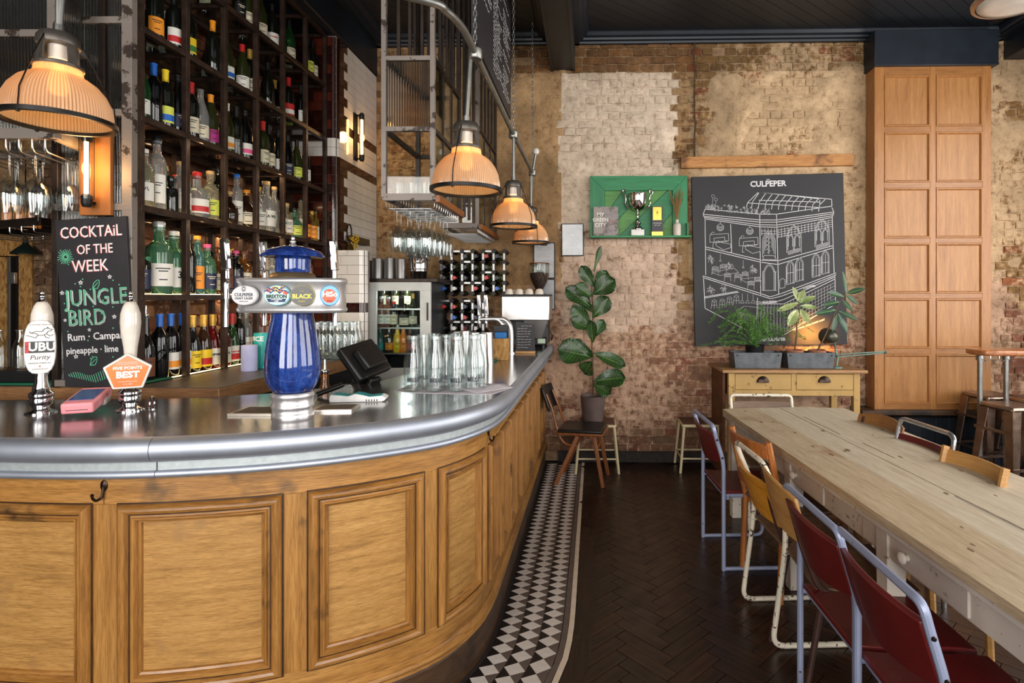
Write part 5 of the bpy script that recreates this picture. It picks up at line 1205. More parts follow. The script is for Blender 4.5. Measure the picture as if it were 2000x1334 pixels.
for q, (x, y, h) in enumerate(((-.225, -.05, .0), (-.15, .07, -.0), (.14, .05, .0), )):
    m = MB(); zb_ = .505; m.bar((x, y, zb_), (x, y, zb_+.055), .014, .018); m.bar((x, y, zb_+.05), (x-.004, y-.008, zb_+.165), .024, .026); m.build('tap_lever', CHROME, o, bev=.004)
    m = MB(); m.lathe([(0, zb_-.06), (.012, zb_-.06), (.014, zb_-.01), (.012, zb_), (0, zb_+.002)], 14, (x, y, 0)); m.cyl((x, y, zb_-.05), (x+.004, y-.01, zb_-.165), .0085, 12); m.cyl((x, y, zb_-.03), (x*.8, y*.7, zb_-.03), .009, 10); m.build('tap_spout', CHROME, o)
# --- drip trays
DT = plain('drip_tray_steel', C(200, 190, 178), .3, .9)
def drip(px, py, w, d, rz, label):
    p = atz(px, py, ZB); o = thing('drip_tray', label, 'drip tray', p, rz, 'slotted drip trays on the bar'); m = MB(); m.box(-w/2, w/2, 0, d, 0, .009); m.box(-w/2+.006, w/2-.006, .006, d-.006, .009, .0095); m.build('tray', DT, o, bev=.001)
    m = MB(); n = int(w/.009)
    for i in range(n): 
        x = -w/2+.012+(w-.024)*i/(n-1); m.box(x-.0022, x+.0022, .01, d-.01, .0096, .0104)
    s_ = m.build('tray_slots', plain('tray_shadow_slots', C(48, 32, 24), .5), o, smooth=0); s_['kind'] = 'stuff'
drip(492, 813, .19, .14, 0, 'slotted steel drip tray left of the blue beer font'); drip(648, 805, .15, .12, .1, 'slotted steel drip tray right of the blue beer font')
# --- white and teal card terminal
p = atz(702, 783, ZB); o = thing('card_terminal', 'white and teal card terminal lying on the zinc in front of the till', 'card terminal', p, .15)
TEAL = plain('teal_rubber', C(20, 150, 156), .4); WPL = plain('white_plastic', C(232, 230, 226), .35)
def prof_l(): return [(-.115, .0), (-.118, .018), (-.112, .034), (-.07, .03), (-.04, .026), (-.01, .036), (.02, .03), (.05, .022), (.1, .026), (.118, .016), (.112, .004), (.1, 0)]
m = MB(); m.prism([(x, -.035, z) for x, z in prof_l()], (0, .07, 0)); m.build('case', WPL, o, bev=.004, seg=3)
m = MB(); m.prism([(x*.94, -.030, z+.0015) for x, z in prof_l()[1:10]]+[(.1, -.03, .012), (-.108, -.03, .02)], (0, .06, 0)); m.build('keypad_cover', TEAL, o, bev=.003)
m = MB()
for k in range(5): m.box(.035+k*.011, .039+k*.011, -.0358, -.034, .003, .012)
m.build('grip_slots', BLACK, o)['kind'] = 'stuff'
# --- till screen seen from behind
p = atz(705, 756, ZB-.12); p = cw(-1.12, 2.96, .98); o = thing('till', 'black till screen seen from behind, tilted on its stand behind the bar', 'till', p, -.35)
M_ = Matrix.Translation((.02, 0, .29)) @ Matrix.Rotation(-.62, 4, 'Y') @ Matrix.Rotation(.15, 4, 'X')
m = MB(); m.box(-.02, .02, -.13, .13, -.1, .1, M_); m.build('screen_back', BLACK, o, bev=.012, seg=3)
m = MB(); m.box(-.028, -.018, -.12, .12, -.09, .09, M_); m.build('screen', plain('screen_black', C(14, 14, 16), .15), o)
m = MB(); m.box(.018, .06, -.08, .08, -.07, .05, M_); m.build('housing', BLACK, o, bev=.01)
m = MB(); m.bar((.06, 0, .27), (-.06, 0, .08), .1, .05); m.bar((.09, 0, .2), (-.01, 0, .03), .08, .03); m.build('stand', BLACK, o, bev=.008)
m = MB(); m.box(-.16, .12, -.12, .12, 0, .06); m.box(-.2, -.12, -.1, .1, .06, .14); m.build('till_base', BLACK, o, bev=.01)
m = MB((0, 0, 0)); q = cw(-1.12, 2.96, .0); m.box(-.3, .3, -.16, .2, 0, .98); u = m.build('under_counter', BLACKP, None, bev=.004); u.location = q; u.rotation_euler = (0, 0, -.35); tag(u, 'black under-counter cabinet carrying the till behind the bar', 'cabinet')
# --- spirit measure bottle with a steel pourer by the till
p = cw(-1.27, 2.86, .984); bottle('milk', 'amber', 'silver', 'small amber bottle with a steel pourer beside the till', None, (p.x, p.y, .984), 0, 1.2, capkind='pourer', name='pourer_bottle')
p = atz(640, 776, ZB); o = MB(p); o.cyl(p+Vector((-.05, .0, .012)), p+Vector((.05, .05, .05)), .012, 12); tag(o.build('scanner_tube', BLACKM), 'black metal tube lying behind the bar right of the beer font', 'tube')
# --- water bottles on a paper
p = atz(880, 764, ZB); o = MB(p); pts = [atz(770, 764, ZB), atz(822, 768, ZB), atz(905, 770, ZB), atz(962, 770, ZB), atz(1002, 757, ZB), atz(985, 750, ZB), atz(900, 749, ZB), atz(800, 752, ZB)]
o.prism(pts, (0, 0, .0012)); pa = tag(o.build('paper_sheet', plain('printed_paper', C(214, 208, 216), .7)), 'crumpled white paper sheet under the water bottles on the bar', 'paper')
o = MB(p); c0 = [atz(930, 768, ZB+.001), atz(1000, 757, ZB+.001), atz(975, 751, ZB+.012), atz(900, 760, ZB+.01)]; o.prism(c0, (0, 0, .0012)); x_ = o.build('folded_corner', bpy.data.materials['printed_paper'], pa); 
k = 0
for i, (px, py, w) in enumerate(((808, 763, 0), (851, 764, 'BELU'), (893, 764, 0), (928, 762, 'BELU'), (828, 757, 0), (872, 757, 'BELU'), (912, 757, 0), (936, 755, 0), (848, 751, 0), (890, 751, 0))):
    q = atz(px, py-1, ZB+.0014); row = 0 if i < 4 else 1 if i < 8 else 2; col = i-(0, 4, 8)[row]
    bottle('belu', 'clear', None, f'clear glass water bottle on the bar paper, {ORD[row]} row, {ORD[col]} from the left', None, q, face_cam(q, 1)-PI/2+(0 if i != 3 else -.2), .99, group='clear water bottles on the bar', name='water_bottle')
    b = [c for c in COL.objects if c.name.startswith('water_bottle')][-1]
    text('BELU', .026, pm((40, 40, 52)), b, (0, 0, 0), wrap=(.0482, R.uniform(-.15, .15), .055), bold=.0008)
# --- bottles of water on the back counter, and the napkin holder, tin
for i in range(12):
    px = 628+(i % 6)*14+(7 if i > 5 else 0); q = atz(px, 701 if i < 6 else 696, BCZ+.002); q.x -= .03
    bottle('belu', 'clear', None, f'water bottle on the back counter by the tiled pier, {("front", "rear")[i//6]} row, {ORD[i % 6]} from the left', None, q, -.9, .95, group='clear water bottles on the back counter', name='water_bottle')
    b = [c for c in COL.objects if c.name.startswith('water_bottle')][-1]; 
    if i < 6: text('BELU', .019, pm((40, 40, 52)), b, (0, 0, 0), wrap=(.0482, .2, .062), bold=.0006)
q = atz(487, 724, BCZ+.002); o = thing('paper_roll', 'lilac paper towel roll standing on the back counter', 'paper roll', q); m = MB(); m.lathe([(.012, 0), (.042, 0), (.043, .005), (.043, .145), (.042, .148), (.012, .148)], 24, rib=.01); m.build('roll', plain('lilac_paper', C(170, 172, 206), .8, bump=.2, bscale=60), o)
q = atz(512, 718, BCZ+.002); o = thing('teal_tin', 'tall teal tin with white letters behind the beer font', 'tin', q, -.6); m = MB(); m.lathe([(0, 0), (.046, 0), (.047, .004), (.047, .205), (.045, .21), (0, .21)], 24); b = m.build('can', plain('teal_print', C(34, 150, 146), .35), o); text('DICE', .04, BADGEW, o, (0, 0, 0), wrap=(.0475, -1.2, .175), bold=.001)
# --- green bar mats and clutter at the far left of the back counter
GRN = plain('green_bar_mat', C(26, 104, 74), .6)
m = MB(at(50, 757, 2.72)); a = atz(-60, 757, BCZ+.002); b = atz(285, 755, BCZ+.002); m.box(a.x, -2.18, 2.66, 2.9, BCZ+.0015, BCZ+.009); tag(m.build('bar_mat', GRN, bev=.002), 'green rubber bar mat along the left end of the back counter', 'bar mat')
q = cw(-2.93, 2.86, BCZ+.0095); o = thing('black_tray', 'low black tray of upturned clear glasses at the far left', 'tray', q); m = MB(); m.box(-.35, .3, -.1, .08, 0, .055); m.build('tray', BLACK, o, bev=.006)
for i in range(6):
    x = q.x-.3+i*.11; bb = bottle('milk', 'clear', None, f'small clear carafe on the black tray, {ORD[i]} from the left', None, (x, q.y-.02, q.z+.056), 0, 1.05, group='small clear carafes on the tray', name='carafe')
for i, (px, k) in enumerate(((85, 'gin'), (100, 'slim'), )):
    qq = atz(px, 742, BCZ+.0095); bottle(k, 'dark', 'black', f'dark bottle behind the dog clip pump, {ORD[i]} from the left', None, (qq.x, 2.8, qq.z), 0, .8, group='dark bottles behind the dog clip pump')
# --- cocktail chalkboard
YK = 2.575
c4 = [at(107, 430, YK+.012), at(246, 421.5, YK+.012), at(261, 761, YK), at(127, 768, YK)]
for c in c4: c.z = max(c.z, BCZ+.0095)
KO = c4[3].copy(); ck = thing('cocktail_chalkboard', 'tall chalkboard with the cocktail of the week leaning behind the pumps', 'chalkboard', KO)
m = MB(KO); m.prism(c4, (0, .014, 0)); m.build('board', SLATE, ck, bev=.001)
ku = (c4[1]-c4[0]); kw = ku.length; ku.normalize(); kv = (c4[0]-c4[3]); kh = kv.length; kv.normalize(); kn = ku.cross(kv)
def kp(x, y): return c4[0]+ku*(x*kw)-kv*(y*kh)-KO+kn*.0008       # x 0..1 across, y 0..1 down
CHR = plain('chalk_red', C(190, 70, 66), .8); CHG = plain('chalk_green', C(96, 190, 150), .8)
def ktext(s_, x, y, size, mat, bold=.0012, align='CENTER', both=None, sx=.8):
    if both: text(s_, size, both, ck, kp(x-.012, y+.002), ku, kv, align, bold, sx=sx)
    text(s_, size, mat, ck, kp(x, y)+kn*.0008, ku, kv, align, bold, sx=sx)
for s_, x, y, sz in (('COCKTAiL', .5, .085, .076), ('OF THE', .54, .19, .064), ('WEEK', .46, .29, .08)): ktext(s_, x, y, sz, CHALK, .0002, both=CHR)
for s_, x, y, sz in (('JUNGLE', .52, .48, .108), ('BIRD', .37, .60, .108)): ktext(s_, x, y, sz, CHG, .0008, both=None); ktext(s_, x+.008, y+.003, sz*.985, CHALK, -.0005)
ktext('Rum · Campari', .08, .712, .048, CHALK, .0006, 'LEFT', sx=.95); ktext('pineapple · lime', .05, .792, .044, CHALK, .0006, 'LEFT', sx=.9)
m = MB(KO); sg = []; rr = random.Random(4)
for k in range(20):
    a = 2*PI*k/20; r0, r1 = rr.uniform(.018, .03), rr.uniform(.09, .12); sg.append([(.12+r0*math.cos(a), -.225+r0*.45*math.sin(a)), (.12+r1*math.cos(a), -.225+r1*.45*math.sin(a))])
for k in range(22): x = .06+k*.032; sg.append([(x, -.93+.012*math.sin(k*.5)), (x+.025, -.93-.055*(1-abs(k-11)/14))])
m.lines(sg, .0026, c4[0], ku*kw, kv*kh, kn); m.build('green_strokes', CHG, ck, smooth=0)
m = MB(KO); sg = []
for x, y, r in ((.72, .36, .028), (.31, .385, .03), (.04, .44, .028), (.75, .6, .028), (.39, .67, .022), (.18, .825, .03), (.06, .605, .02)):
    st = [(x+(r if k % 2 == 0 else r*.4)*math.sin(k*PI/5), -y+(r if k % 2 == 0 else r*.4)*.42*math.cos(k*PI/5)) for k in range(11)]; sg.append(st)
m.lines(sg, .003, c4[0], ku*kw, kv*kh, kn); m.build('chalk_stars', CHALK, ck, smooth=0)
m = MB(KO); sg = []
for x, y in ((.52, .405), (.42, .862)):
    sg.append([(x-.05, -y-.02), (x-.03, -y+.012), (x+.02, -y+.03), (x+.05, -y+.028), (x+.05, -y+.006), (x+.02, -y-.02), (x-.05, -y-.02), (x+.03, -y+.015)])
m.lines(sg, .003, c4[0], ku*kw, kv*kh, kn); m.build('leaf_drawings', CHG, ck, smooth=0)
m = MB(KO)
for k in range(34):
    x, y = rr.uniform(.05, .93), rr.uniform(.36, .86); c = c4[0]+ku*(x*kw)-kv*(y*kh)+kn*.0006; m.prism([c+ku*(.0035*math.cos(a))+kv*(.0035*math.sin(a)) for a in [q*PI/3 for q in range(6)]], kn*.0006)
m.build('chalk_dots', CHG, ck, smooth=0)['kind'] = 'stuff'
# --- far left: OSB doorway, brick pier, small green lamp
om, t_, b_ = nt('strand_board'); v_ = coords(t_, (60, 60, 24)); vo = t_.nodes.new('ShaderNodeTexVoronoi'); vo.inputs['Scale'].default_value = 1; t_.links.new(v_, vo.inputs['Vector'])
t_.links.new(ramp(t_, vo.outputs['Color'], [(.2, C(150, 104, 54)), (.5, C(184, 134, 72)), (.8, C(202, 156, 92))]), b_.inputs['Base Color']); b_.inputs['Roughness'].default_value = .6; OSB = om
YO = 5.2
def osbx(x0, y0, x1, y1, d=.04, Y=YO): a, b = at(x0, y1, Y), at(x1, y0, Y); return (a.x, b.x, Y, Y+d, max(0, a.z), b.z)
O = at(20, 700, YO); O.z = 0
od = thing('board_partition', 'strand board partition with a dark door gap at the far left', 'partition', O)
for nm, r in (('head_board', (-60, 452, 62, 500)), ('door_board', (-60, 502, 12, 905)), ('jamb_board', (36, 500, 62, 905))): m = MB(O); m.box(*osbx(*r)); m.build(nm, OSB, od, bev=.003)
m = MB(O); m.box(*osbx(10, 500, 37, 905, .02, YO+.05)); m.build('door_edge', BLACKP, od)
m = MB(O); m.cyl(at(19, 502, YO-.02), at(19, 900, YO-.02), .012, 10); m.build('door_tube', plain('grey_steel_tube', C(120, 116, 112), .35, .8), od)
m = MB(O); m.box(*osbx(14, 532, 28, 554, .03, YO-.035)); m.build('hinge', STAIN, od, bev=.002)
a, b = at(63, 400, 5.1), at(108, 760, 5.1); m = MB((a.x, 5.1, 0)); m.box(a.x+.03, b.x-.03, 5.13, 5.45, 0, 4.0); pr_ = struct(m.build('brick_pier', BRICK, smooth=0)); wear(pr_.data, lambda p: (C(120, 96, 76), .2), rr, 1)
z = .02; row = 0
while z < 3.9:
    x = a.x; ls = (.2, .11) if row % 2 else (.11, .2); k = 0
    while x < b.x-.02:
        l = min(ls[k % 2], b.x-x); mm = MB((x, 5.1, z)); brick_mesh(x, x+l-.01, z, z+.065, rb.uniform(-.004, .006), 5.11, 6.0, mm); bo_ = mm.build('brick', BRICK, None, smooth=50); bo_.parent = pr_; bo_.location = (x-a.x, 0, z); c_ = rb.choice((C(140, 112, 88), C(124, 98, 78), C(110, 84, 66))); wear(bo_.data, lambda p: (c_, .25), rr, 1); x += l; k += 1
    z += .077; row += 1
q = at(50, 497, 5.02); o = thing('cone_lamp', 'small dark green enamel cone lamp hanging before the brick pier', 'lamp', q)
m = MB(); pr = [(.108, 0), (.105, .012), (.06, .06), (.03, .085), (.022, .1), (.02, .15), (.006, .165), (0, .166)]; m.lathe(pr, 24); m.build('cone_shade', plain('dark_green_enamel', C(26, 40, 36), .3), o); m = MB(); m.cyl((0, 0, .16), (0, 0, 4.12-q.z), .005, 8); m.build('cord', BLACKM, o)
a, b = at(-30, 420, 4.0), at(76, 432, 3.6); m0 = (a+b)/2
o = thing('glass_rack', 'dark steel glass rack hanging in front of the far back pendant', 'rack', b)
m = MB(b); r1 = [Vector((a.x, 3.9, b.z)), Vector((b.x, 3.6, b.z)), Vector((b.x+.02, 4.0, b.z)), Vector((a.x, 4.3, b.z))]
for u, v in zip(r1, r1[1:]+r1[:1]): m.bar(u, v, .03, .05)
m.build('rack_frame', DSTEEL, o)
for k in range(6): 
    f_ = k/6; u, v = r1[0].lerp(r1[1], f_+.1), r1[3].lerp(r1[2], f_+.1); m = MB(b); m.tube(rounded([u, u+Vector((0, 0, -.07)), v+Vector((0, 0, -.07)), v], .02, 3), .004, 6); m.build('rack_wire', STAIN, o)
for k in (1, 2): m = MB(b); m.cyl(r1[k], Vector((r1[k].x, r1[k].y, 4.12)), .01, 8); m.build('hanger_bar', DSTEEL, o)
for k in range(4):
    f_ = .3+k*.18; u = r1[0].lerp(r1[1], f_)+Vector((0, .12, .03)); tumbler(u, f'upturned tumbler on the dark glass rack, {ORD[k]} from the left', 'tumblers on the dark glass rack', 1.2)
# --- display fridge with bottles and steel tins on top
FX0, FX1, FY = -1.90, -1.335, 4.72; FZ = at(780, 551, FY).z
fo = Vector((-1.6, 5.0, 0)); fr = thing('bottle_fridge', 'white framed glass door fridge full of bottles at the end of the back bar', 'fridge', fo)
FW = plain('fridge_enamel', C(206, 206, 200), .4, .0, .1, 8)
FD = plain('fridge_side', C(58, 60, 62), .35, .5)
for b_x in ((FX0, FX0+.02, FY+.03, 5.25, 0, FZ), (FX1-.02, FX1, FY+.03, 5.25, 0, FZ), (FX0, FX1, 5.23, 5.25, 0, FZ), (FX0, FX1, FY+.03, 5.25, 0, .9)): m = MB(fo); m.box(*b_x); m.build('side_panel', FD, fr)
m = MB(fo); m.box(FX0-.015, FX1+.06, FY-.01, 5.27, FZ, FZ+.03); m.build('fridge_top', DSTEEL, fr, bev=.003)
dx0, dx1 = at(735, 600, FY).x, at(820, 600, FY).x; z1 = at(735, 568, FY).z
for b_x in ((FX0, FX1, FY, FY+.03, z1, FZ), (FX0, dx0, FY, FY+.03, .9, z1), (dx1, FX1, FY, FY+.03, .9, z1), (dx0, dx1, FY, FY+.03, .9, 1.0)): m = MB(fo); m.box(*b_x); m.build('door_frame', FW, fr, bev=.002)
m = MB(fo); m.box(dx0, dx1, FY+.01, FY+.016, 1.0, z1); m.build('door_glass', thinglass('fridge_glass', (.9, .95, .93, 1), .25, .02), fr)
m = MB(fo); m.box(FX1-.03, FX1-.018, FY-.012, FY, z1-.25, z1-.1); m.build('door_hinge', DSTEEL, fr)
sz = at(760, 639, FY+.1).z; sz2 = at(780, 602, FY+.2).z
for z in (sz, sz2, 1.12): m = MB(fo); m.box(FX0+.02, FX1-.02, FY+.06, 5.2, z-.012, z); m.build('fridge_shelf', STAIN, fr)
for k, (px, kind, g, cap, lab) in enumerate(((745, 'gin', 'rose', 'silver', 'white'), (758, 'gin', 'rose', 'silver', 'white'), (769, 'square', 'dark', 'red', 'cream'), (790, 'round', 'dark', 'black', 'cream'), (807, 'burgundy', 'olive', 'gold', 'cream'))):
    q = at(px, 600, FY+.12); bottle(kind, g, cap, f'{cap}-capped {GN[g]} bottle on the upper fridge shelf, {ORD[k]} from the left', lab, (q.x, q.y, sz+.001), -1.3, .95, group='bottles in the glass door fridge')
for k, px in enumerate((748, 772, 796)): 
    q = at(px, 600, FY+.3); bottle('bordeaux', 'olive', 'black', f'dark bottle on the back fridge shelf, {ORD[k]} from the left', 'cream', (q.x, q.y, sz2+.001), -1.3, .9, group='bottles in the glass door fridge')
for k, (px, g, cap, lab) in enumerate(((742, 'teal', 'white', 'teal'), (760, 'clear', 'white', 'orange'), (776, 'yellow', 'white', 'yellow'), (788, 'orange', 'orange', 'orange'), (802, 'red', 'white', 'red'))):
    q = at(px, 690, FY+.12); bottle('milk', g, cap, f'{g} juice bottle on the lower fridge shelf, {ORD[k]} from the left', lab, (q.x, q.y, 1.121), -1.3, 1.15, group='bottles in the glass door fridge')
point('fridge_light', (-1.6, FY+.18, FZ-.06), 3.5, (.95, 1, .95), .03)
TIN = {}
def tin(px, py0, Y, r, h, label, k):
    q = at(px, 548, Y); key = (r, h)
    if key not in TIN: m = MB(); m.lathe([(0, 0), (r, 0), (r+.001, .003), (r+.001, h-.004), (r+.003, h), (r, h), (r-.003, .006), (0, .005)], 24); TIN[key] = m.mesh('steel_tin', 50); TIN[key].materials.append(STAIN)
    o = bpy.data.objects.new('steel_tin', TIN[key]); COL.objects.link(o); o.location = (q.x, Y, FZ+.0305); return tag(o, label, 'tin', 'steel tins on the fridge top')
for k, (px, Y, r, h) in enumerate(((720, 4.86, .032, .16), (737, 4.8, .042, .175), (762, 4.82, .042, .18), (783, 4.8, .04, .17), (727, 5.02, .04, .17), (752, 5.04, .04, .175))): tin(px, 548, Y, r, h, f'brushed steel tin on the fridge top, {("front", "rear")[k//4]} row, {ORD[k if k < 4 else k-4]} from the left', k)
q = at(818, 548, 4.84); o = thing('ice_bucket', 'polished steel ice bucket with ring handles on the fridge top', 'ice bucket', (q.x, 4.84, FZ+.0305)); m = MB(); m.lathe([(0, 0), (.06, 0), (.064, .004), (.07, .06), (.0735, .063), (.0735, .07), (.072, .073), (.073, .085), (.0765, .088), (.076, .095), (.083, .22), (.089, .226), (.089, .234), (.083, .236), (.078, .225), (.06, .02), (0, .018)], 32); m.build('bucket', CHROME, o, smooth=50)
for s_ in (-1, 1): m = MB(); m.tube([(s_*.088+.006*math.cos(a)*s_, .024*math.cos(a), .18+.024*math.sin(a)) for a in [k*2*PI/14 for k in range(14)]], .004, 6, True); m.build('bucket_ring', CHROME, o)
# --- wine rack on the wall
RY = 5.24; rx0 = at(862, 570, RY).x; pz_ = .0985; wr = thing('wine_rack', 'timber and galvanised wine rack full of dark bottles against the brick wall', 'wine rack', (rx0, RY, 1.2))
RO = Vector((rx0, RY, 1.2)); NODE = plain('dark_rack_timber', C(28, 22, 20), .5); GST = plain('galvanised_strip', C(196, 196, 192), .35, .4)
ztop = at(900, 491, RY).z; rows = [(ztop-i*pz_) for i in range(5)]+[ztop-(4.9+i)*pz_+.02 for i in range(5)]
cells = []
def rack(r0, nr, nc):
    for i in range(nr+1):
        for j in range(nc+1):
            x, z = rx0+j*pz_, rows[r0+i]; m = MB(RO); m.box(x-.017, x+.017, RY-.016, RY+.2, z-.017, z+.017, Matrix.Translation((x, 0, z)) @ Matrix.Rotation(PI/4, 4, 'Y') @ Matrix.Translation((-x, 0, -z))); m.build('rack_node', NODE, wr)
            if i < nr: m = MB(RO); m.box(x-.009, x+.009, RY-.012, RY-.006, z-pz_+.012, z-.012); m.build('rack_strip', GST, wr)
            if j < nc and R.random() < .28: m = MB(RO); m.box(x+.012, x+pz_-.012, RY-.012, RY-.006, z-.008, z+.008); m.build('rack_strip', GST, wr)
    for i in range(nr):
        for j in range(nc): cells.append((r0+i, j))
rack(0, 4, 6); rack(5, 4, 4)
EMPTY = {(0, 0), (0, 1), (1, 5), (3, 2), (6, 0)}
for (i, j) in cells:
    if (i, j) in EMPTY: continue
    x, z = rx0+(j+.5)*pz_, rows[i]-pz_*.5-.008
    kind = 'bordeaux'; g = R.choice(['black', 'dark', 'olive', 'black'])
    cap = 'blue' if (i, j) in ((3, 0), (3, 5), (6, 1)) else 'white' if (i, j) in ((3, 1), (7, 1), (7, 3)) else R.choice(['black', 'black', 'navy', 'red'])
    b = bottle(kind, g, cap, f'{cap}-capped dark bottle lying in the wine rack, row {ORD[i if i < 4 else i-1]}, {ORD[j]} from the left', None, (x, RY+.20, z+.004), 0, 1.06, group='bottles lying in the wine rack', name='wine_bottle')
    b.rotation_euler = (PI/2, 0, 0)
# --- espresso machine, grinder, taps, cups and menu at the far end of the bar
q = cw(-.45, 5.08, ZB); cm_ = thing('espresso_machine', 'stainless espresso machine at the wall end of the bar', 'coffee machine', (q.x, q.y, ZB))
E0 = Vector((q.x, q.y, 0)); ex0, ex1 = at(979, 600, 4.95).x-q.x, at(1073, 600, 4.95).x-q.x; ez0, ez1 = at(1000, 626, 4.95).z-ZB, at(1000, 578, 4.95).z-ZB
m = MB(); m.box(ex0, ex1, -.12, .26, ez0, ez1); m.build('machine_body', STAIN, cm_, bev=.008)
m = MB(); m.box(ex0, ex1, -.125, .265, ez1, ez1+.014); m.build('cup_tray', BLACKM, cm_)
m = MB(); m.box(ex0+.03, ex1-.02, .0, .25, .03, ez0); m.build('machine_back', BLACK, cm_)
m = MB(); m.prism([(ex0+.2, -.1, ez0), (ex1-.02, -.1, ez0), (ex1-.07, -.06, .09), (ex0+.17, -.06, .09)], (0, .3, 0)); m.build('splash_panel', STAIN, cm_)
m = MB(); m.box(ex0, ex1-.03, -.14, .25, .03, .09); m.build('drip_base', BLACK, cm_, bev=.006)
for x in (ex0+.03, ex1-.06): m = MB(); m.cyl((x, -.08, 0), (x, -.08, .04), .018, 12); m.build('machine_foot', BLACK, cm_)
m = MB(); m.box(ex1-.1, ex1-.035, -.144, -.14, .045, .085); m.build('rating_plate', pm((180, 200, 176)), cm_)
m = MB(); m.tube(catmull([(ex1-.03, 0, .2), (ex1+.0, -.02, .14), (ex1+.02, -.02, .1), (ex1+.01, -.0, .06)], 4), .006, 6); m.build('power_lead', BLACK, cm_)
cupm = MB(); cupm.lathe([(0, 0), (.02, 0), (.03, .01), (.038, .035), (.04, .05), (.0375, .05), (.034, .03), (.018, .008), (0, .007)], 20); cupm.tube([(.036, 0, .04), (.055, 0, .036), (.056, 0, .022), (.034, 0, .016)], .004, 6); cupmesh = cupm.mesh('coffee_cup', 50); cupmesh.materials.append(PORC)
for k, x in enumerate((.06, .15, .24, .33)):
    o = bpy.data.objects.new('coffee_cup', cupmesh); COL.objects.link(o); o.location = (q.x+ex0+x, q.y-.04, ZB+ez1+.0145+.05); o.rotation_euler = (PI, 0, .5*k); tag(o, f'white coffee cup upturned on the espresso machine, {ORD[k]} from the left', 'cup', 'upturned cups on the espresso machine')
q2 = cw(-.335, 5.30, ZB); gz = at(1052, 568, 5.28).z; g_ = thing('coffee_grinder', 'coffee grinder with a glass hopper of dark beans behind the machine', 'grinder', (q2.x, q2.y, ZB)); hz = gz-ZB
m = MB(); m.box(-.07, .07, -.07, .07, 0, hz-.03); m.lathe([(0, hz-.03), (.05, hz-.03), (.035, hz), (0, hz)], 20); m.build('grinder_body', BLACK, g_, bev=.01)
m = MB(); hp = [(.03, hz), (.04, hz+.02), (.075, hz+.08), (.092, hz+.14), (.094, hz+.25)]; m.lathe(hp+[(r-.003, z) for r, z in reversed(hp)]+[(.03, hz)], 28); m.f = [f for f in m.f if len(f) == 4]; m.build('hopper', PANE, g_, smooth=60)
bm2 = plain('coffee_beans', C(58, 34, 24), .45, 0, .6, 60, 1.0, 90); m = MB(); m.lathe([(0, hz+.002), (.028, hz+.002), (.037, hz+.02), (.071, hz+.08), (.088, hz+.14), (.09, hz+.165), (.05, hz+.172), (0, hz+.17)], 28); b = m.build('coffee_beans', bm2, g_, smooth=60); b['kind'] = 'stuff'
m = MB(); m.lathe([(0, hz+.25), (.096, hz+.25), (.096, hz+.256), (.09, hz+.262), (0, hz+.264)], 28); m.build('hopper_lid', plain('smoked_lid', C(90, 50, 24), .3), g_)
# swan-neck taps
q = at(985, 702, 4.5); o = thing('swan_neck_tap', 'pair of steel swan neck beer taps rising from the bar before the espresso machine', 'beer tap', (q.x, q.y, ZB)); 
for k, dx in enumerate((-.0, .055)):
    h = at(985, 622, 4.6).z-ZB; m = MB(); m.tube(catmull([(dx, 0, 0), (dx, 0, h*.55), (dx-.012, 0, h*.8), (dx-.05, 0, h*.97), (dx-.12, 0, h), (dx-.2, 0, h*.985)], 5), .021, 16); m.build('swan_neck', STAIN, o); m = MB(); m.lathe([(0, 0), (.034, 0), (.034, .008), (0, .012)], 20, (dx, 0, 0)); m.build('neck_flange', STAIN, o)
    m = MB(); m.cyl((dx-.2, 0, h*.985+.03), (dx-.2, 0, h*.985-.07), .016, 12); m.bar((dx-.2, 0, h*.985+.03), (dx-.205, -.01, h*.985+.2), .03, .03); m.build('tap_lever', CHROME, o, bev=.006)
m = MB(); m.lathe([(0, -.012), (.02, -.012), (.02, .0), (0, 0)], 20, (-.012, -.028, h*.55), Matrix.Rotation(PI/2, 4, 'X') @ Matrix.Diagonal((1, 1.9, 1, 1))); lb = m.build('oval_badge', pm((200, 200, 204), .3, .4), o); 
# OSB box, bar towel brush, stacked steel cups
q = atz(976, 704, ZB); o = thing('strand_board_box', 'small strand board box on the bar beside the swan neck taps', 'box', q); m = MB(); m.box(-.055, .055, -.0, .1, 0, .155); m.build('box', OSB, o, bev=.002); m = MB(); m.box(-.04, .04, .02, .08, .155, .2); m.build('blue_packet', pm((30, 110, 180)), o, bev=.004); m = MB(); m.box(-.05, .05, .02, .09, .2, .25); m.build('black_packet', BLACK, o, bev=.004)
cupp = MB(); cupp.lathe([(0, 0), (.03, 0), (.044, .0), (.036, .19), (.033, .19), (.03, .185), (0, .185)], 22); cp_m = cupp.mesh('steel_shaker', 50); cp_m.materials.append(STAIN)
for k, (px, py) in enumerate(((926, 712), (941, 716), (952, 711), (908, 706))):
    q = atz(px, py, ZB); o = bpy.data.objects.new('steel_shaker', cp_m); COL.objects.link(o); o.location = q; o.scale = (1, 1, 1.12); tag(o, f'upturned steel shaker on the bar behind the water bottles, {ORD[k]} placed', 'shaker', 'upturned steel shakers') 
SHK = [o for o in COL.objects if o.name.startswith('steel_shaker')]
for o, w in zip(sorted(SHK, key=lambda o: o.location.x/o.location.y), ('leftmost', 'second from the left', 'third from the left', 'rightmost')): o['label'] = f'upturned steel shaker on the bar behind the water bottles, {w}'
q = atz(968, 709, ZB); m = MB(q); a, b = atz(944, 714, ZB), atz(972, 701, ZB); m.bar(a+Vector((0, 0, .006)), b+Vector((0, 0, .006)), .05, .01); tag(m.build('bar_mat', GRN, bev=.002), 'green bar mat edge beside the strand board box', 'bar mat')
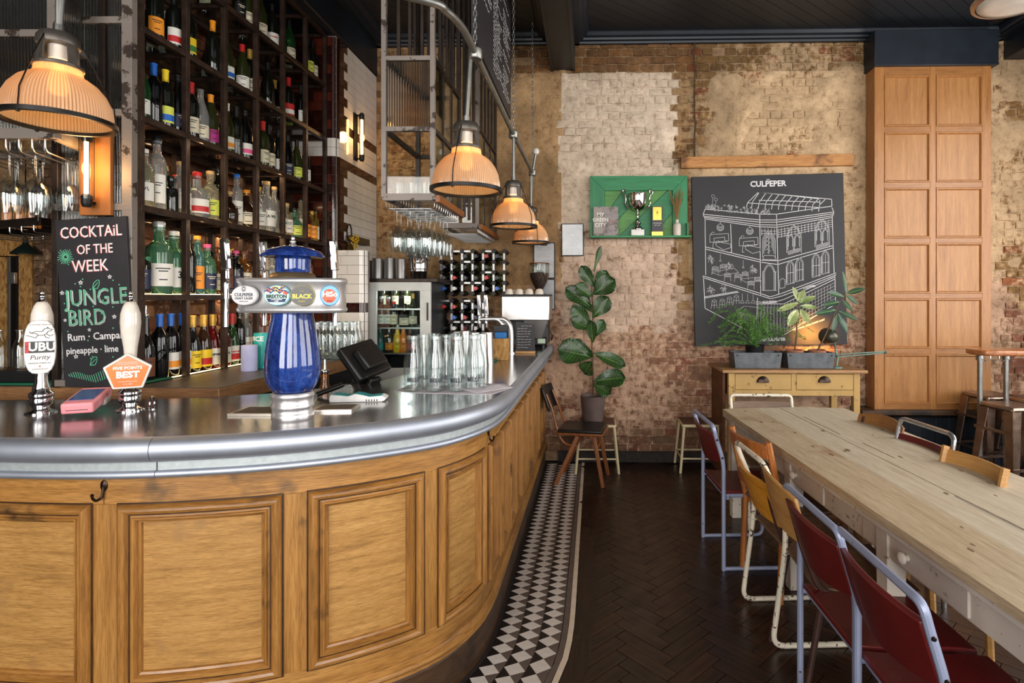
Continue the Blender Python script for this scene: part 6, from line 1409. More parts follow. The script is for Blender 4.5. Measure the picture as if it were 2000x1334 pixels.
q = at(916, 646, 4.3); o = thing('straw_caddy', 'clear tub of black straws behind the steel shakers', 'caddy', (q.x, q.y, ZB)); m = MB(); m.lathe([(0, 0), (.05, 0), (.058, .19), (.055, .19), (.047, .004), (0, .004)], 20); m.build('tub', CLEAR, o)
for k in range(22): a = R.uniform(0, 6.3); r_ = R.uniform(0, .04); m = MB(); m.cyl((r_*math.cos(a)*.6, r_*math.sin(a)*.6, .01), (r_*math.cos(a), r_*math.sin(a), .235), .004, 6); m.build('straw', BLACK, o)
# clip-on menu chalkboard
q = atz(1026, 690, ZB); o = thing('bar_menu_board', 'small black menu board with handwriting in a wooden foot on the bar', 'menu board', q); h = at(1020, 628, q.y).z-ZB; w = .158
m = MB(); m.prism([(-w/2, 0, .012), (w/2, 0, .012), (w/2-.01, .03, h-.025), (-w/2+.0, .03, h)], (0, .008, 0)); m.build('board', SLATE, o); m = MB(); m.box(-w/2, w/2, -.012, .03, 0, .018); m.build('wooden_foot', wood('pine_foot', C(170, 120, 70), C(200, 150, 92), C(220, 176, 120), 'x'), o, bev=.002)
sg = []; rr = random.Random(12); z = h*.86
for ln in range(9):
    x = -w/2+.014+(.03 if ln in (0,) else .0)
    while x < w/2-.03-rr.uniform(0, .05): l = rr.uniform(.012, .03); sg.append([(x+l*t/5, z+rr.uniform(-.003, .003)) for t in range(6)]); x += l+.006
    z -= h*.085
m = MB(); m.lines(sg, .0016, (0, -.0012, .0), (1, 0, 0), (0, .03/h, 1), (0, -1, 0)); m.build('handwriting', CHALK, o, smooth=0)['kind'] = 'stuff'
# ---------------------------------------------------------------- wall things
GRP = wood('green_painted_wood', C(14, 104, 60), C(24, 128, 76), C(48, 150, 96), 'x', 1, .45, .1, streak=.3); GRP2 = wood('light_green_wood', C(60, 120, 50), C(84, 146, 66), C(104, 160, 80), 'x', 1, .5, .1, streak=.4); BRS = plain('brass_pin', C(220, 200, 150), .3, .8)
YG = 5.465; A, B = at(1152.5, 346, YG), at(1341, 466, YG)
go = Vector(((A.x+B.x)/2, YG, B.z)); gs = thing('green_box_shelf', 'green painted box shelf on the brick wall holding a silver trophy', 'shelf', go)
x0, x1, z0, z1 = A.x, B.x, B.z, A.z; fw = .14
def quad(nm, pts, y, d, mat): m = MB(go); m.prism([(x, y, z) for x, z in pts], (0, d, 0)); return m.build(nm, mat, gs, bev=.001)
ix0, ix1, iz1 = at(1181, 375, YG).x, at(1312, 375, YG).x, at(1200, 374, YG).z
quad('frame_board', [(x0, z1), (x1, z1), (ix1, iz1), (ix0, iz1)], YG-.05, .02, GRP)
GRPZ = wood('green_painted_wood_upright', C(12, 98, 58), C(22, 122, 74), C(44, 144, 92), 'z', 1, .45, .1, streak=.3)
quad('frame_board', [(x0, z0), (x0, z1-.002), (ix0-.002, iz1), (ix0-.002, z0)], YG-.05, .02, GRPZ); quad('frame_board', [(x1, z0), (x1, z1-.002), (ix1+.002, iz1), (ix1+.002, z0)], YG-.05, .02, GRPZ)
dgs = [((0, .72), (.0, 1), (.26, 1), (0, .5)), ((0, .46), (.28, 1), (.58, 1), (0, .12)), ((0, .08), (.6, 1), (.92, 1), (.17, 0), (0, 0)), ((.2, 0), (.94, 1), (1, 1), (1, .55), (.62, 0)), ((.65, 0), (1, .5), (1, 0))]
for k, d in enumerate(dgs): quad('back_board', [(ix0+(ix1-ix0)*u, z0+(iz1-z0)*v) for u, v in d], YG-.028, .015, GRP2 if k in (0, 2, 4) else GRP)
quad('back_board', [(x0, z0), (x1, z0), (x1, z1), (x0, z1)], YG-.012, .012, GRP)
m = MB(go); m.box(x0-.0, x1+.025, YG-.125, YG, z0-.0, z0+.018); m.build('shelf_board', GRP, gs, bev=.003)
for x in (x0+.002, x1-.014): m = MB(go); m.box(x, x+.012, YG-.11, YG-.05, z0+.018, z0+.14); m.build('side_cheek', GRPZ, gs)
m = MB(go); rr = random.Random(5)
for u, v in ((0, 1), (.2, 1), (.55, 1), (.95, 1), (0, .66), (0, .4), (.9, .45), (1, .2), (.8, .0)): m.lathe([(0, -.004), (.004, 0), (0, .004)], 6, (ix0+(ix1-ix0)*u, YG-.034, z0+.02+(iz1-z0-.02)*v))
m.build('brass_pins', BRS, gs)['kind'] = 'stuff'
ZG = z0+.0186; YT = YG-.09
# trophy
q = at(1245, 463, YT); o = thing('trophy', 'silver two-handled trophy cup on a white block', 'trophy', (q.x, YT, ZG)); SIL = plain('silver', C(214, 208, 202), .1, 1, .05); k = .00485
m = MB(); m.box(-.062, .062, -.03, .03, 0, .058); m.build('trophy_block', plain('trophy_marble', C(222, 218, 212), .3), o, bev=.004)
m = MB(); m.lathe([(0, .058), (.048, .058), (.05, .064), (.04, .08), (.022, .1), (.032, .115), (.034, .125), (.02, .135), (.012, .16), (.009, .185), (.014, .2), (.02, .204), (.014, .21), (.01, .225), (.018, .235), (.05, .25), (.074, .29), (.085, .34), (.088, .39), (.092, .4), (.088, .402), (.08, .39), (0, .36)], 40, rib=.022); m.build('trophy_cup', SIL, o, smooth=60)
for s_ in (-1, 1): m = MB(); m.tube(catmull([(s_*.075, 0, .262), (s_*.1, 0, .275), (s_*.118, 0, .31), (s_*.112, 0, .35), (s_*.122, 0, .385), (s_*.142, 0, .41), (s_*.135, 0, .438), (s_*.115, 0, .432), (s_*.112, 0, .41)], 4), .0085, 8); m.build('trophy_handle', SIL, o)
# book, gift box, reed vase
q = at(1184, 463, YT); o = thing('book', 'photo-covered book standing at the left on the green shelf', 'book', (q.x, YT, ZG)); m = MB(); m.box(-.12, .112, -.012, .012, 0, .272); m.build('pages', CREAM, o)
bmat, t_, b_ = nt('photo_cover'); t_.links.new(ramp(t_, nz(t_, coords(t_, (1, 1, 1)), 14, 5, .7), [(.3, C(40, 38, 34)), (.45, C(110, 96, 90)), (.55, C(150, 140, 140)), (.7, C(90, 60, 50))]), b_.inputs['Base Color'])
m = MB(); m.box(-.12, .114, -.0155, -.012, 0, .275); m.build('front_cover', bmat, o); m = MB(); m.box(-.12, -.035, -.0165, -.0153, .02, .26); m.build('cover_strip', pm((150, 140, 132)), o)
for w_, s_, zz in (('MY', .05, .2), ('GREEN', .048, .15), ('CITY', .05, .1)): text(w_, s_, WHITE, o, (-.055, -.0168, zz), bold=.001)
text('a guide', .016, pm((230, 90, 40)), o, (.05, -.0162, .14))
q = at(1283, 463, YT); o = thing('gift_box', 'tall black and gold gift box standing right of the trophy', 'box', (q.x, YT, ZG)); m = MB(); m.box(-.052, .052, -.03, .03, 0, .275); m.build('carton', pm((40, 40, 48), .4), o, bev=.001); GOLD = plain('gold_foil', C(214, 168, 76), .25, .8); m = MB(); m.box(-.04, .04, -.0312, -.03, .145, .268); m.build('gold_panel', GOLD, o); m = MB(); m.box(-.0525, .0525, -.0308, .0305, 0, .035); m.build('gold_foot', GOLD, o)
text('LONDON', .018, pm((220, 214, 200)), o, (0, -.0308, .115)); text('DRY GIN', .014, pm((220, 214, 200)), o, (0, -.0308, .095)); m = MB(); m.lines([[(0, -.02), (0, .015), (-.008, .0), (0, .015), (.008, .002)], [(0, .015), (0, .024)]], .004, (0, -.0313, .21), (1, 0, 0), (0, 0, 1), (0, -1, 0)); m.build('stag_emblem', pm((120, 84, 30)), o, smooth=0)
q = at(1322, 463, YT); o = thing('reed_vase', 'white stoneware vase of dried reeds at the right of the green shelf', 'vase', (q.x, YT, ZG)); m = MB(); m.lathe([(0, 0), (.036, 0), (.038, .004), (.038, .1), (.032, .112), (.017, .122), (.016, .15), (.018, .152), (.013, .152), (.012, .12), (0, .11)], 24); m.build('vase', plain('stoneware', C(206, 196, 180), .5, var=.08), o)
rr = random.Random(9)
for k in range(24):
    a = rr.uniform(-.09, .06); b = rr.uniform(-.04, .02); h = rr.uniform(.34, .46); m = MB(); m.tube([(a*.05, b*.05, .1), (a*.35, b*.3, .25), (a, b, h)], .002, 5, radii=[.0018, .0018, .003]); m.build('reed', plain('dried_reed', C(140, 104, 60), .8, var=.3) if 'dried_reed' not in bpy.data.materials else bpy.data.materials['dried_reed'], o)
# framed papers
PICG = thinglass('picture_glass', (.96, .97, .97, 1), -.1, .02)
def framed(x0, y0, x1, y1, label, tilt=0, clip=False, Y=5.462):
    a, b = at(x0, y0, Y), at(x1, y1, Y); c = Vector(((a.x+b.x)/2, Y, b.z)); o = thing('framed_notice', label, 'notice', c); w, h = (b.x-a.x)/2, a.z-b.z; o.rotation_euler = (0, tilt, 0)
    m = MB(); m.box(-w, w, -.014, .012, 0, h); m.build('frame', BLACKM, o, bev=.002); m = MB(); m.box(-w+.009, w-.009, -.0155, -.013, .009, h-.009); m.build('paper', plain('notice_paper', C(206, 204, 206), .6) if 'notice_paper' not in bpy.data.materials else bpy.data.materials['notice_paper'], o)
    rr = random.Random(int(x0)); sg = []; z = h*.86
    while z > h*.14:
        x = -w*.72
        while x < w*.72-rr.uniform(0, w*.5): l = rr.uniform(.012, .05); sg.append([(x, z), (min(x+l, w*.8), z)]); x += l+.008
        z -= rr.choice((.014, .014, .028))
    m = MB(); m.lines(sg, .0035, (0, -.0157, 0), (1, 0, 0), (0, 0, 1), (0, -1, 0), .0005); m.build('printed_lines', pm((180, 178, 180)), o, smooth=0)['kind'] = 'stuff'
    m = MB(); m.box(-w+.007, w-.007, -.0195, -.0175, .007, h-.007); m.build('glazing', PICG, o)
    if clip: m = MB(); m.box(-.03, .03, -.024, -.014, h-.03, h-.006); m.build('bulldog_clip', BLACKM, o, bev=.003)
framed(1097, 437, 1140, 500, 'framed notice on the brick left of the green shelf', -.005); framed(1042, 474, 1084, 544, 'framed notice behind the rear pendant and the coffee hopper', 0, True); framed(1058, 545, 1084, 605, 'framed notice lowest on the wall beside the espresso machine', 0)
# timber strip
A, B = at(1330, 325, 5.45), at(1667, 303, 5.45); sl = (at(1667, 310, 5.45).z-at(1330, 316, 5.45).z)/(B.x-A.x); c = Vector(((A.x+B.x)/2, 5.44, (at(1498, 315, 5.45).z)))
m = MB(c); m.box(A.x, B.x, 5.435, 5.485, c.z-.055, c.z+.055); o = m.build('timber_batten', wood('old_batten', C(112, 66, 28), C(190, 132, 72), C(220, 170, 106), 'x', .7, .6, .2, (C(96, 56, 24), 3, .55)), bev=.004); o.rotation_euler = (0, -math.atan(sl), 0); tag(o, 'rough timber batten fixed to the brick above the house drawing', 'batten')
# big house drawing
YB = 5.425; Q = [at(1350.8, 345.5, YB), at(1647, 337.7, YB), at(1654.8, 672, YB), at(1358, 676.5, YB)]
HO = (Q[2]+Q[3])/2; hb = thing('house_drawing', 'big black board with a white cutaway drawing of a corner pub', 'picture', HO)
m = MB(HO); m.prism(Q, (0, .035, 0)); m.build('board', plain('drawing_board', C(34, 33, 36), .55, var=.12, scale=5), hb, bev=.002)
def zq(p): return at(1320+p[0]/3.51, 320+p[1]/3.51, YB-.0006)      # points read off the drawing
WL = plain('white_ink', C(216, 214, 216), .6)
def draw(segs, w, nm='white_lines'):
    m = MB(HO); o0 = Vector((0, YB, 0)); m.lines([[(lambda q: (q.x, q.z))(zq(p)) for p in s_] for s_ in segs], w, (0, YB-.0004, 0), (1, 0, 0), (0, 0, 1), (0, -1, 0), .0008); o = m.build(nm, WL, hb, smooth=0); o['kind'] = 'stuff'; return o
S = []
S += [[(200, 310), (575, 345), (690, 345), (1070, 290), (1068, 243), (565, 195), (490, 268), (485, 300)], [(490, 268), (985, 300), (988, 250)], [(565, 195), (985, 240)], [(570, 250), (985, 262)]]
for k in range(11): x = 500+k*46; S.append([(x+70, 198+k*4), (x+25, 262+k*2), (x+18, 305+k*2)])
S += [[(185, 345), (575, 385), (690, 385), (1083, 330)], [(188, 358), (575, 400), (690, 400), (1083, 342)], [(200, 310), (188, 345), (200, 378), (575, 432), (690, 435), (1072, 368), (1083, 330), (1070, 300)], [(200, 368), (575, 418), (690, 420), (1078, 355)], [(200, 378), (205, 760)], [(575, 345), (582, 900)], [(690, 345), (705, 890)], [(1072, 368), (1085, 745)]]
S += [[(205, 570), (585, 660), (700, 665), (1078, 560)], [(207, 585), (585, 675), (700, 690), (1080, 575)], [(375, 415), (383, 612), (375, 606)], [(186, 768), (585, 890), (645, 912), (720, 890), (1097, 748)], [(186, 780), (585, 905), (650, 925), (730, 905), (1097, 762)], [(186, 768), (190, 785), (200, 990), (550, 1175), (560, 920)], [(200, 920), (430, 880)], [(200, 912), (420, 874)], [(1090, 760), (1095, 960), (745, 1170)], [(550, 960), (740, 960), (1090, 790)], [(550, 945), (650, 955), (740, 930), (1090, 775)]]
draw(S, .0052, 'outline_strokes')
S = []
for (x, y) in ((305, 410), (507, 435)):
    S += [[(x, y-10), (x, y)]]+[[(x+24*math.cos(a), y+26+24*math.sin(a)) for a in [k*PI/6 for k in range(13)]]]+[[(x-22, y+16+8*i), (x, y+20+8*i), (x+22, y+16+8*i)] for i in range(4)]
    S += [[(x-72, y+90), (x-70, y+75), (x+55, y+68), (x+57, y+118), (x-72, y+128), (x-72, y+90)], [(x-45, y+100), (x+30, y+92), (x+32, y+125), (x-42, y+132), (x-45, y+100)], [(x-30, y+122), (x+70, y+140), (x+72, y+165), (x+20, y+180), (x-30, y+150), (x-30, y+122)], [(x-70, y+80), (x-55, y+58), (x-40, y+60)], [(x-48, y+130), (x-52, y+170), (x-38, y+170)], [(x-20, y+118), (x+15, y+128), (x+50, y+120)]]
# gothic windows
def arch(cx, cy, w, h): return [(cx-w, cy+h), (cx-w, cy), (cx-w*.6, cy-w*.9), (cx, cy-w*1.4), (cx+w*.6, cy-w*.9), (cx+w, cy), (cx+w, cy+h)]
for s_ in (1, .8, .62, .45): S.append(arch(638, 520, 44*s_, 120*s_))
S += [[(596, 655), (690, 658), (674, 630), (604, 628), (596, 655)], [(638, 500), (638, 620)]]+[[(620+18*(k % 2), 500+k*14), (638+18*((k+1) % 2)-9, 512+k*14)] for k in range(8)]
for cx, cy in ((810, 490), (1003, 450)):
    for s_ in (1, .85): S.append(arch(cx, cy, 50*s_, 120*s_))
    for dx in (-24, 22):
        for s_ in (1, .7): S.append(arch(cx+dx, cy+20, 20*s_, 80*s_))
    S += [[(cx-46+k*2, cy+112+k*7), (cx+46, cy+86+k*7)] for k in range(4)]
for cx, cy in ((640, 740), ):
    for s_ in (1, .8): S.append(arch(cx, cy, 40*s_, 128))
    S += [[(cx-44, cy), (cx-44, cy+126)], [(cx+44, cy), (cx+44, cy+126)], [(cx-48, cy+128), (cx+50, cy+128)], [(cx-48, cy), (cx-30, cy-4)], [(cx+30, cy), (cx+50, cy)]]
for cx, cy in ((785, 700), (848, 680), (962, 650), (1025, 630)):
    for s_ in (1, .7): S.append(arch(cx, cy, 26*s_, 120))
    S += [[(cx-28, cy+4), (cx-28, cy+130), (cx+28, cy+112)], [(cx, cy-10), (cx, cy+118)], [(cx-24, cy+50), (cx+24, cy+44)]]
S += [[(712, 855), (712, 800), (730, 785), (748, 795), (748, 848), (712, 855)]]
for i in range(16): x = 700+i*23; S.append([(x, 445-i*4), (x+2, 508-i*4.4)])
for j in range(4): S.append([(700, 455+j*16), (1070, 385+j*15)])
for i in range(5): S.append([(588+i*22, 445), (589+i*22, 490)])
S += [[(585, 460), (690, 462)], [(585, 478), (690, 480)]]
draw(S, .0028, 'detail_strokes')
S = []; rr = random.Random(6)
for k in range(70):                                                     # planting on the roof
    x = rr.uniform(205, 640); y = 300+(x-205)*.09+rr.uniform(-18, 22); S.append([(x, y), (x+rr.uniform(-10, 10), y-rr.uniform(8, 30))]); S.append([(x-5, y-8), (x+5, y-14), (x+9, y-4)])
for cx, cy in ((255, 222), (275, 245)): S.append([(cx+11*math.cos(a), cy+11*math.sin(a)) for a in [k*PI/4 for k in range(9)]]); S.append([(cx, cy+11), (cx-8, cy+80)])
for cx, cy, n in ((235, 650, 26), (370, 700, 22), (530, 720, 26), (240, 860, 30), (330, 850, 24)):   # hanging plants
    for k in range(n): a = rr.uniform(0, 6.3); r = rr.uniform(4, 34); S.append([(cx, cy), (cx+r*math.cos(a)*.6, cy+r*math.sin(a)), (cx+r*math.cos(a)*.9, cy+r*math.sin(a)+10)])
for cx, cy in ((270, 730), (325, 715), (355, 775), (425, 780), (475, 765), (515, 830), (560, 805)):   # chairs and tables
    S += [[(cx-24, cy), (cx-20, cy-22), (cx, cy-28), (cx+20, cy-22), (cx+24, cy), (cx-24, cy)], [(cx-20, cy+2), (cx-24, cy+30)], [(cx+20, cy+2), (cx+22, cy+30)]]+[[(cx-18+k*7, cy-22), (cx-16+k*6, cy-2)] for k in range(6)]
S += [[(245, 745), (400, 715), (430, 745), (300, 765), (245, 745)], [(440, 790), (580, 775), (580, 800), (480, 812), (440, 790)], [(305, 620), (305, 655)], [(462, 660), (462, 700)], [(305, 655), (298, 668), (312, 668), (305, 655)], [(462, 700), (455, 714), (469, 714), (462, 700)]]
for cx, cy in ((263, 940), (318, 935), (368, 920), (415, 908)):                                       # stools
    S += [[(cx-16, cy), (cx, cy-10), (cx+16, cy), (cx, cy+8), (cx-16, cy)], [(cx-14, cy), (cx-22, cy+55)], [(cx+14, cy), (cx+20, cy+50)], [(cx, cy+6), (cx, cy+52)], [(cx-18, cy+30), (cx+17, cy+28)]]
for cx in (455, 492, 530): S += [[(cx, 890), (cx, 935)], [(cx-14, 955), (cx-6, 938), (cx+6, 938), (cx+14, 955), (cx-14, 955)]]
S += [[(430, 1000), (470, 975), (560, 985), (600, 1000)], [(430, 1000), (425, 1060), (470, 1095), (550, 1110)], [(430, 1015), (480, 1040), (560, 1045)]]+[[(440+k*20, 1015+k*6), (440+k*20, 1070+k*8), (452+k*20, 1074+k*8), (452+k*20, 1022+k*6), (440+k*20, 1015+k*6)] for k in range(6)]
for k in range(8): x = 565+k*22; S += [[(x, 965), (x, 1150)], [(x+4, 985), (x+16, 985), (x+16, 1130)]]
for k in range(16): x = 745+k*21; S += [[(x, 955-k*8.5), (x+1, 1165-k*13.5)]]
for j in range(8): S.append([(745, 985+j*24), (1088, 815+j*22)])
draw(S, .0019, 'fine_strokes')
hu = (Q[1]-Q[0]).normalized(); hv = (Q[0]-Q[3]).normalized()
def htext(s_, px, py, size, bold, ux=hu): p = zq((px, py)); text(s_, size, WL, hb, Vector((p.x, YB-.0012, p.z))-HO, ux, hv, bold=bold)
htext('CULPEPER', 632, 138, .075, .0022); htext('THE', 632, 110, .018, .0004); htext('CULPEPER', 643, 948, .03, .0009); htext('CULPEPER', 915, 845, .026, .0007, (at(1640, 550, YB)-at(1580, 562, YB))); htext('THECULPEPER', 655, 1205, .042, .001)
htext('FEATURING @THE WHITE HART', 910, 1105, .022, .0003, (at(1640, 620, YB)-at(1560, 648, YB)))
# tall oak shutters
YP = 5.31; A, B = at(1708, 131, YP), at(1936, 806, YP); po = Vector((A.x, YP, B.z)); ps = thing('oak_shutters', 'tall pair of panelled oak shutters beside the dresser', 'shutters', po)
LO = wood('light_oak', C(126, 80, 38), C(166, 112, 60), C(186, 134, 80), 'z', 1.1, .4, .08, coat=.1, streak=.3); LOD = wood('light_oak_rail', C(120, 74, 36), C(158, 106, 56), C(178, 128, 74), 'h', 1.0, .4, .08, coat=.1, streak=.35); LOP = wood('oak_veneer', C(136, 88, 44), C(170, 118, 66), C(186, 138, 84), 'z', .8, .42, .06, streak=.3)
xs_ = [at(px, 400, YP).x for px in (1708, 1727, 1817, 1828, 1919, 1936)]; ys_ = [(147, 247), (258, 356), (367, 465), (475, 573), (583, 681), (692, 789)]
m = MB(po); m.box(A.x, B.x, YP+.03, YP+.16, B.z, A.z); m.build('shutter_case', LO, ps)
for xa, xb in ((0, 1), (2, 3), (4, 5)): m = MB(po); m.box(xs_[xa], xs_[xb], YP, YP+.03, B.z, A.z); m.build('stile', LO, ps, bev=.002)
zr = [A.z]+[z for a, b in ys_ for z in (at(1770, a, YP).z, at(1770, b, YP).z)]+[B.z]
for k in range(0, len(zr), 2):
    for xa, xb in ((1, 2), (3, 4)): m = MB(po); m.box(xs_[xa], xs_[xb], YP+.001, YP+.03, zr[k+1], zr[k]); m.build('rail', LOD, ps, bev=.002)
for a, b in ys_:
    z1, z0 = at(1770, a, YP).z, at(1770, b, YP).z
    for xa, xb in ((1, 2), (3, 4)):
        X0, X1 = xs_[xa], xs_[xb]; m = MB(po)
        pr = [(0, 0), (.004, -.006), (.012, -.006), (.018, .002), (.022, .012)]; vs = [Vector((x, YP+o_, z)) for d, o_ in pr for x, z in ((X0+d, z0+d), (X1-d, z0+d), (X1-d, z1-d), (X0+d, z1-d))]
        m.add(vs, [(j*4+k, j*4+(k+1) % 4, (j+1)*4+(k+1) % 4, (j+1)*4+k) for j in range(4) for k in range(4)]); m.build('panel_moulding', LO, ps, smooth=20)
        m = MB(po); m.box(X0+.018, X1-.018, YP+.012, YP+.022, z0+.018, z1-.018); m.build('panel', LOP, ps)
a, b = at(1682, 800, 5.26), at(1975, 812, 5.26); m = MB((a.x, 5.26, b.z)); m.box(a.x, b.x, 5.24, 5.49, b.z, a.z-.005); struct(m.build('window_sill', OAKD, bev=.008))
# ---------------------------------------------------------------- dresser with troughs and plants
YD = 4.93; MUST = chipped('mustard_paint', C(184, 148, 86), C(124, 86, 44), .5, .63, 14); MUSD = plain('dresser_side', C(96, 58, 30), .6, var=.3, bump=.2, bscale=30)
dx0, dx1 = at(1423, 740, YD).x, at(1680, 740, YD).x; dz = at(1550, 722, YD).z
do = Vector(((dx0+dx1)/2, YD+.25, 0)); dr = thing('dresser_table', 'mustard painted side table with two drawers and cup handles', 'side table', do)
TOPW = wood('dresser_top', C(120, 84, 52), C(164, 122, 80), C(190, 150, 106), 'x', 1, .5, .15)
m = MB(do); m.box(dx0-.06, dx1+.05, YD-.04, 5.44, dz-.028, dz); m.build('top', TOPW, dr, bev=.006)
dzb = at(1550, 773, YD).z; dzd0, dzd1 = at(1550, 761.5, YD).z, at(1550, 731, YD).z
for x in (dx0, dx1-.055): 
    for y in (YD, 5.38): m = MB(do); m.box(x, x+.055, y, y+.055, 0, dz-.028); m.build('leg', MUST, dr, bev=.003)
for (xa, xb, ya, yb, za, zb2) in ((dx0+.055, dx1-.055, YD+.004, YD+.03, dzb, dzd0-.003), (dx0+.055, dx1-.055, YD+.004, YD+.03, dzd1+.003, dz-.028)): m = MB(do); m.box(xa, xb, ya, yb, za, zb2); m.build('apron', MUST, dr)
cxm = (at(1546, 745, YD).x, at(1555, 745, YD).x); m = MB(do); m.box(cxm[0], cxm[1], YD+.003, YD+.03, dzb, dz-.028); m.build('drawer_divider', MUST, dr)
for x in (dx0, dx1-.02): m = MB(do); m.box(x+.005, x+.02, YD+.055, 5.38, dzb, dz-.028); m.build('side_board', MUSD, dr)
m = MB(do); m.box(dx0-.035, dx0-.012, YD+.07, 5.44, 0, dz-.03); m.build('side_panel', MUSD, dr)
m = MB(do); m.box(dx0+.02, dx1-.02, 5.36, 5.375, dzb, dz-.03); m.build('back_board', MUSD, dr)
for xa, xb, xh in ((dx0+.058, cxm[0]-.003, 1490), (cxm[1]+.003, dx1-.058, 1610)):
    m = MB(do); m.box(xa, xb, YD+.001, YD+.02, dzd0, dzd1); d_ = m.build('drawer', MUST, dr, bev=.003); h = at(xh, 744, YD)
    m = MB(do); m.lathe([(0, 0), (.055, 0), (.05, .014), (.035, .024), (0, .028)], 20, (h.x, YD, h.z-.012), Matrix.Rotation(PI/2, 4, 'X')); m.v = [Vector((v.x, v.y, max(v.z, h.z-.012))) if True else v for v in m.v]; m.build('cup_handle', BRONZE, d_)
ZINCW = plain('old_zinc', C(92, 96, 100), .5, .55, .3, 14, .1, 40, rvar=.1)
def trough(x0, x1, label):
    a, b = at(x0, 700, YD+.06), at(x1, 700, YD+.06); h = at(1500, 689, YD+.06).z-dz; c = Vector(((a.x+b.x)/2, YD+.16, dz+.001)); o = thing('zinc_trough', label, 'planter', c, 0, 'old zinc troughs on the mustard table'); w = (b.x-a.x)/2
    m = MB(); t0, t1 = .93, 1.0
    for s_, y0, y1 in ((1, -.1, .1),):
        pts0 = [(-w*t0, -.1*t0, 0), (w*t0, -.1*t0, 0), (w*t0, .1*t0, 0), (-w*t0, .1*t0, 0)]; pts1 = [(-w, -.1, h), (w, -.1, h), (w, .1, h), (-w, .1, h)]; pin = [(x*.97, y*.94, h) for x, y, _ in pts1]; pbo = [(x*.96, y*.92, .01) for x, y, _ in pts0]
        vs = pts0+pts1+pin+pbo; m.add(vs, [(3, 2, 1, 0)]+[(k, (k+1) % 4, 4+(k+1) % 4, 4+k) for k in range(4)]+[(4+k, 4+(k+1) % 4, 8+(k+1) % 4, 8+k) for k in range(4)]+[(8+k, 8+(k+1) % 4, 12+(k+1) % 4, 12+k) for k in range(4)]+[(12, 13, 14, 15)])
    m.build('trough_body', ZINCW, o, bev=.004)
    m = MB()
    for x in (-w*.85, w*.85): m.lathe([(0, 0), (.007, .0), (.005, .004), (0, .005)], 8, (x, -.1, h-.025), Matrix.Rotation(PI/2, 4, 'X'))
    m.build('rivets', BLACKM, o)['kind'] = 'stuff'
    m = MB(); m.box(-w*.93, w*.93, -.088, .088, h*.55, h*.7); m.build('soil', plain('potting_soil', C(40, 30, 24), .9, var=.4, scale=40, bump=.6, bscale=80) if 'potting_soil' not in bpy.data.materials else bpy.data.materials['potting_soil'], o); return o, c, h
t1, c1, h1 = trough(1433, 1528, 'old zinc trough on the mustard table under the feathery fern'); t2, c2, h2 = trough(1537, 1632, 'old zinc trough on the mustard table under the two rubber plants')
# leaves
def leaf_mat(name, a, b, vein, rough=.35):
    m, t, bs = nt(name); v = coords(t); n = nz(t, v, 9, 4); t.links.new(ramp(t, n, [(.3, a), (.7, b)]), bs.inputs['Base Color']); bs.inputs['Roughness'].default_value = rough; bs.inputs['Coat Weight'].default_value = .15; return m
LEAFD = leaf_mat('fig_leaf', C(20, 42, 18), C(44, 80, 30), None, .42); LEAFM = plain('leaf_vein', C(120, 150, 80), .5); LEAFR = leaf_mat('rubber_leaf', C(28, 58, 54), C(58, 92, 84), None); LEAFV = leaf_mat('variegated_leaf', C(90, 120, 60), C(206, 206, 150), None); LEAFF = leaf_mat('fern_frond', C(48, 92, 34), C(100, 146, 58), None, .6); STEM = plain('woody_stem', C(96, 72, 50), .7, var=.3)
def leaf(base, tip, width, nrm, mat, parent, name='leaf', fold=.12, droop=.1, wav=.0, shape='fig', vein=True):
    base, tip, nrm = Vector(base), Vector(tip), Vector(nrm).normalized(); d = tip-base; L = d.length; d.normalize(); sd = d.cross(nrm).normalized(); up = sd.cross(d).normalized()
    def w_(u):
        if shape == 'fig': return (math.sin(PI*u**1.35)**.55)*(.62+.5*u)
        return math.sin(PI*u)**.75
    def fn(u, v):
        s_ = (u-.5)*2; w = width/2*max(0.02, w_(v)); return base+d*(L*v)+sd*(s_*w)+up*(fold*width*abs(s_)*.6-droop*L*v*v+wav*width*math.sin(v*9+s_*2)*abs(s_))
    m = MB(parent.location); m.sheet(fn, 6, 10, .0012, up); o = m.build(name, mat, parent, smooth=80)
    if vein:
        m = MB(parent.location); N = 10; m.tube([fn(.5, k/N)+up*.001 for k in range(N)], .0022, 5, radii=[.0032-.0022*k/N for k in range(N)])
        for k in range(2, 8):
            for s_ in (-1, 1): m.tube([fn(.5, k/N)+up*.001, fn(.5+s_*.22, min(1, k/N+.1))+up*.0012, fn(.5+s_*.40, min(1, k/N+.17))+up*.0012], .0009, 4)
        m.build('leaf_veins', LEAFM, o).parent = o
    return o
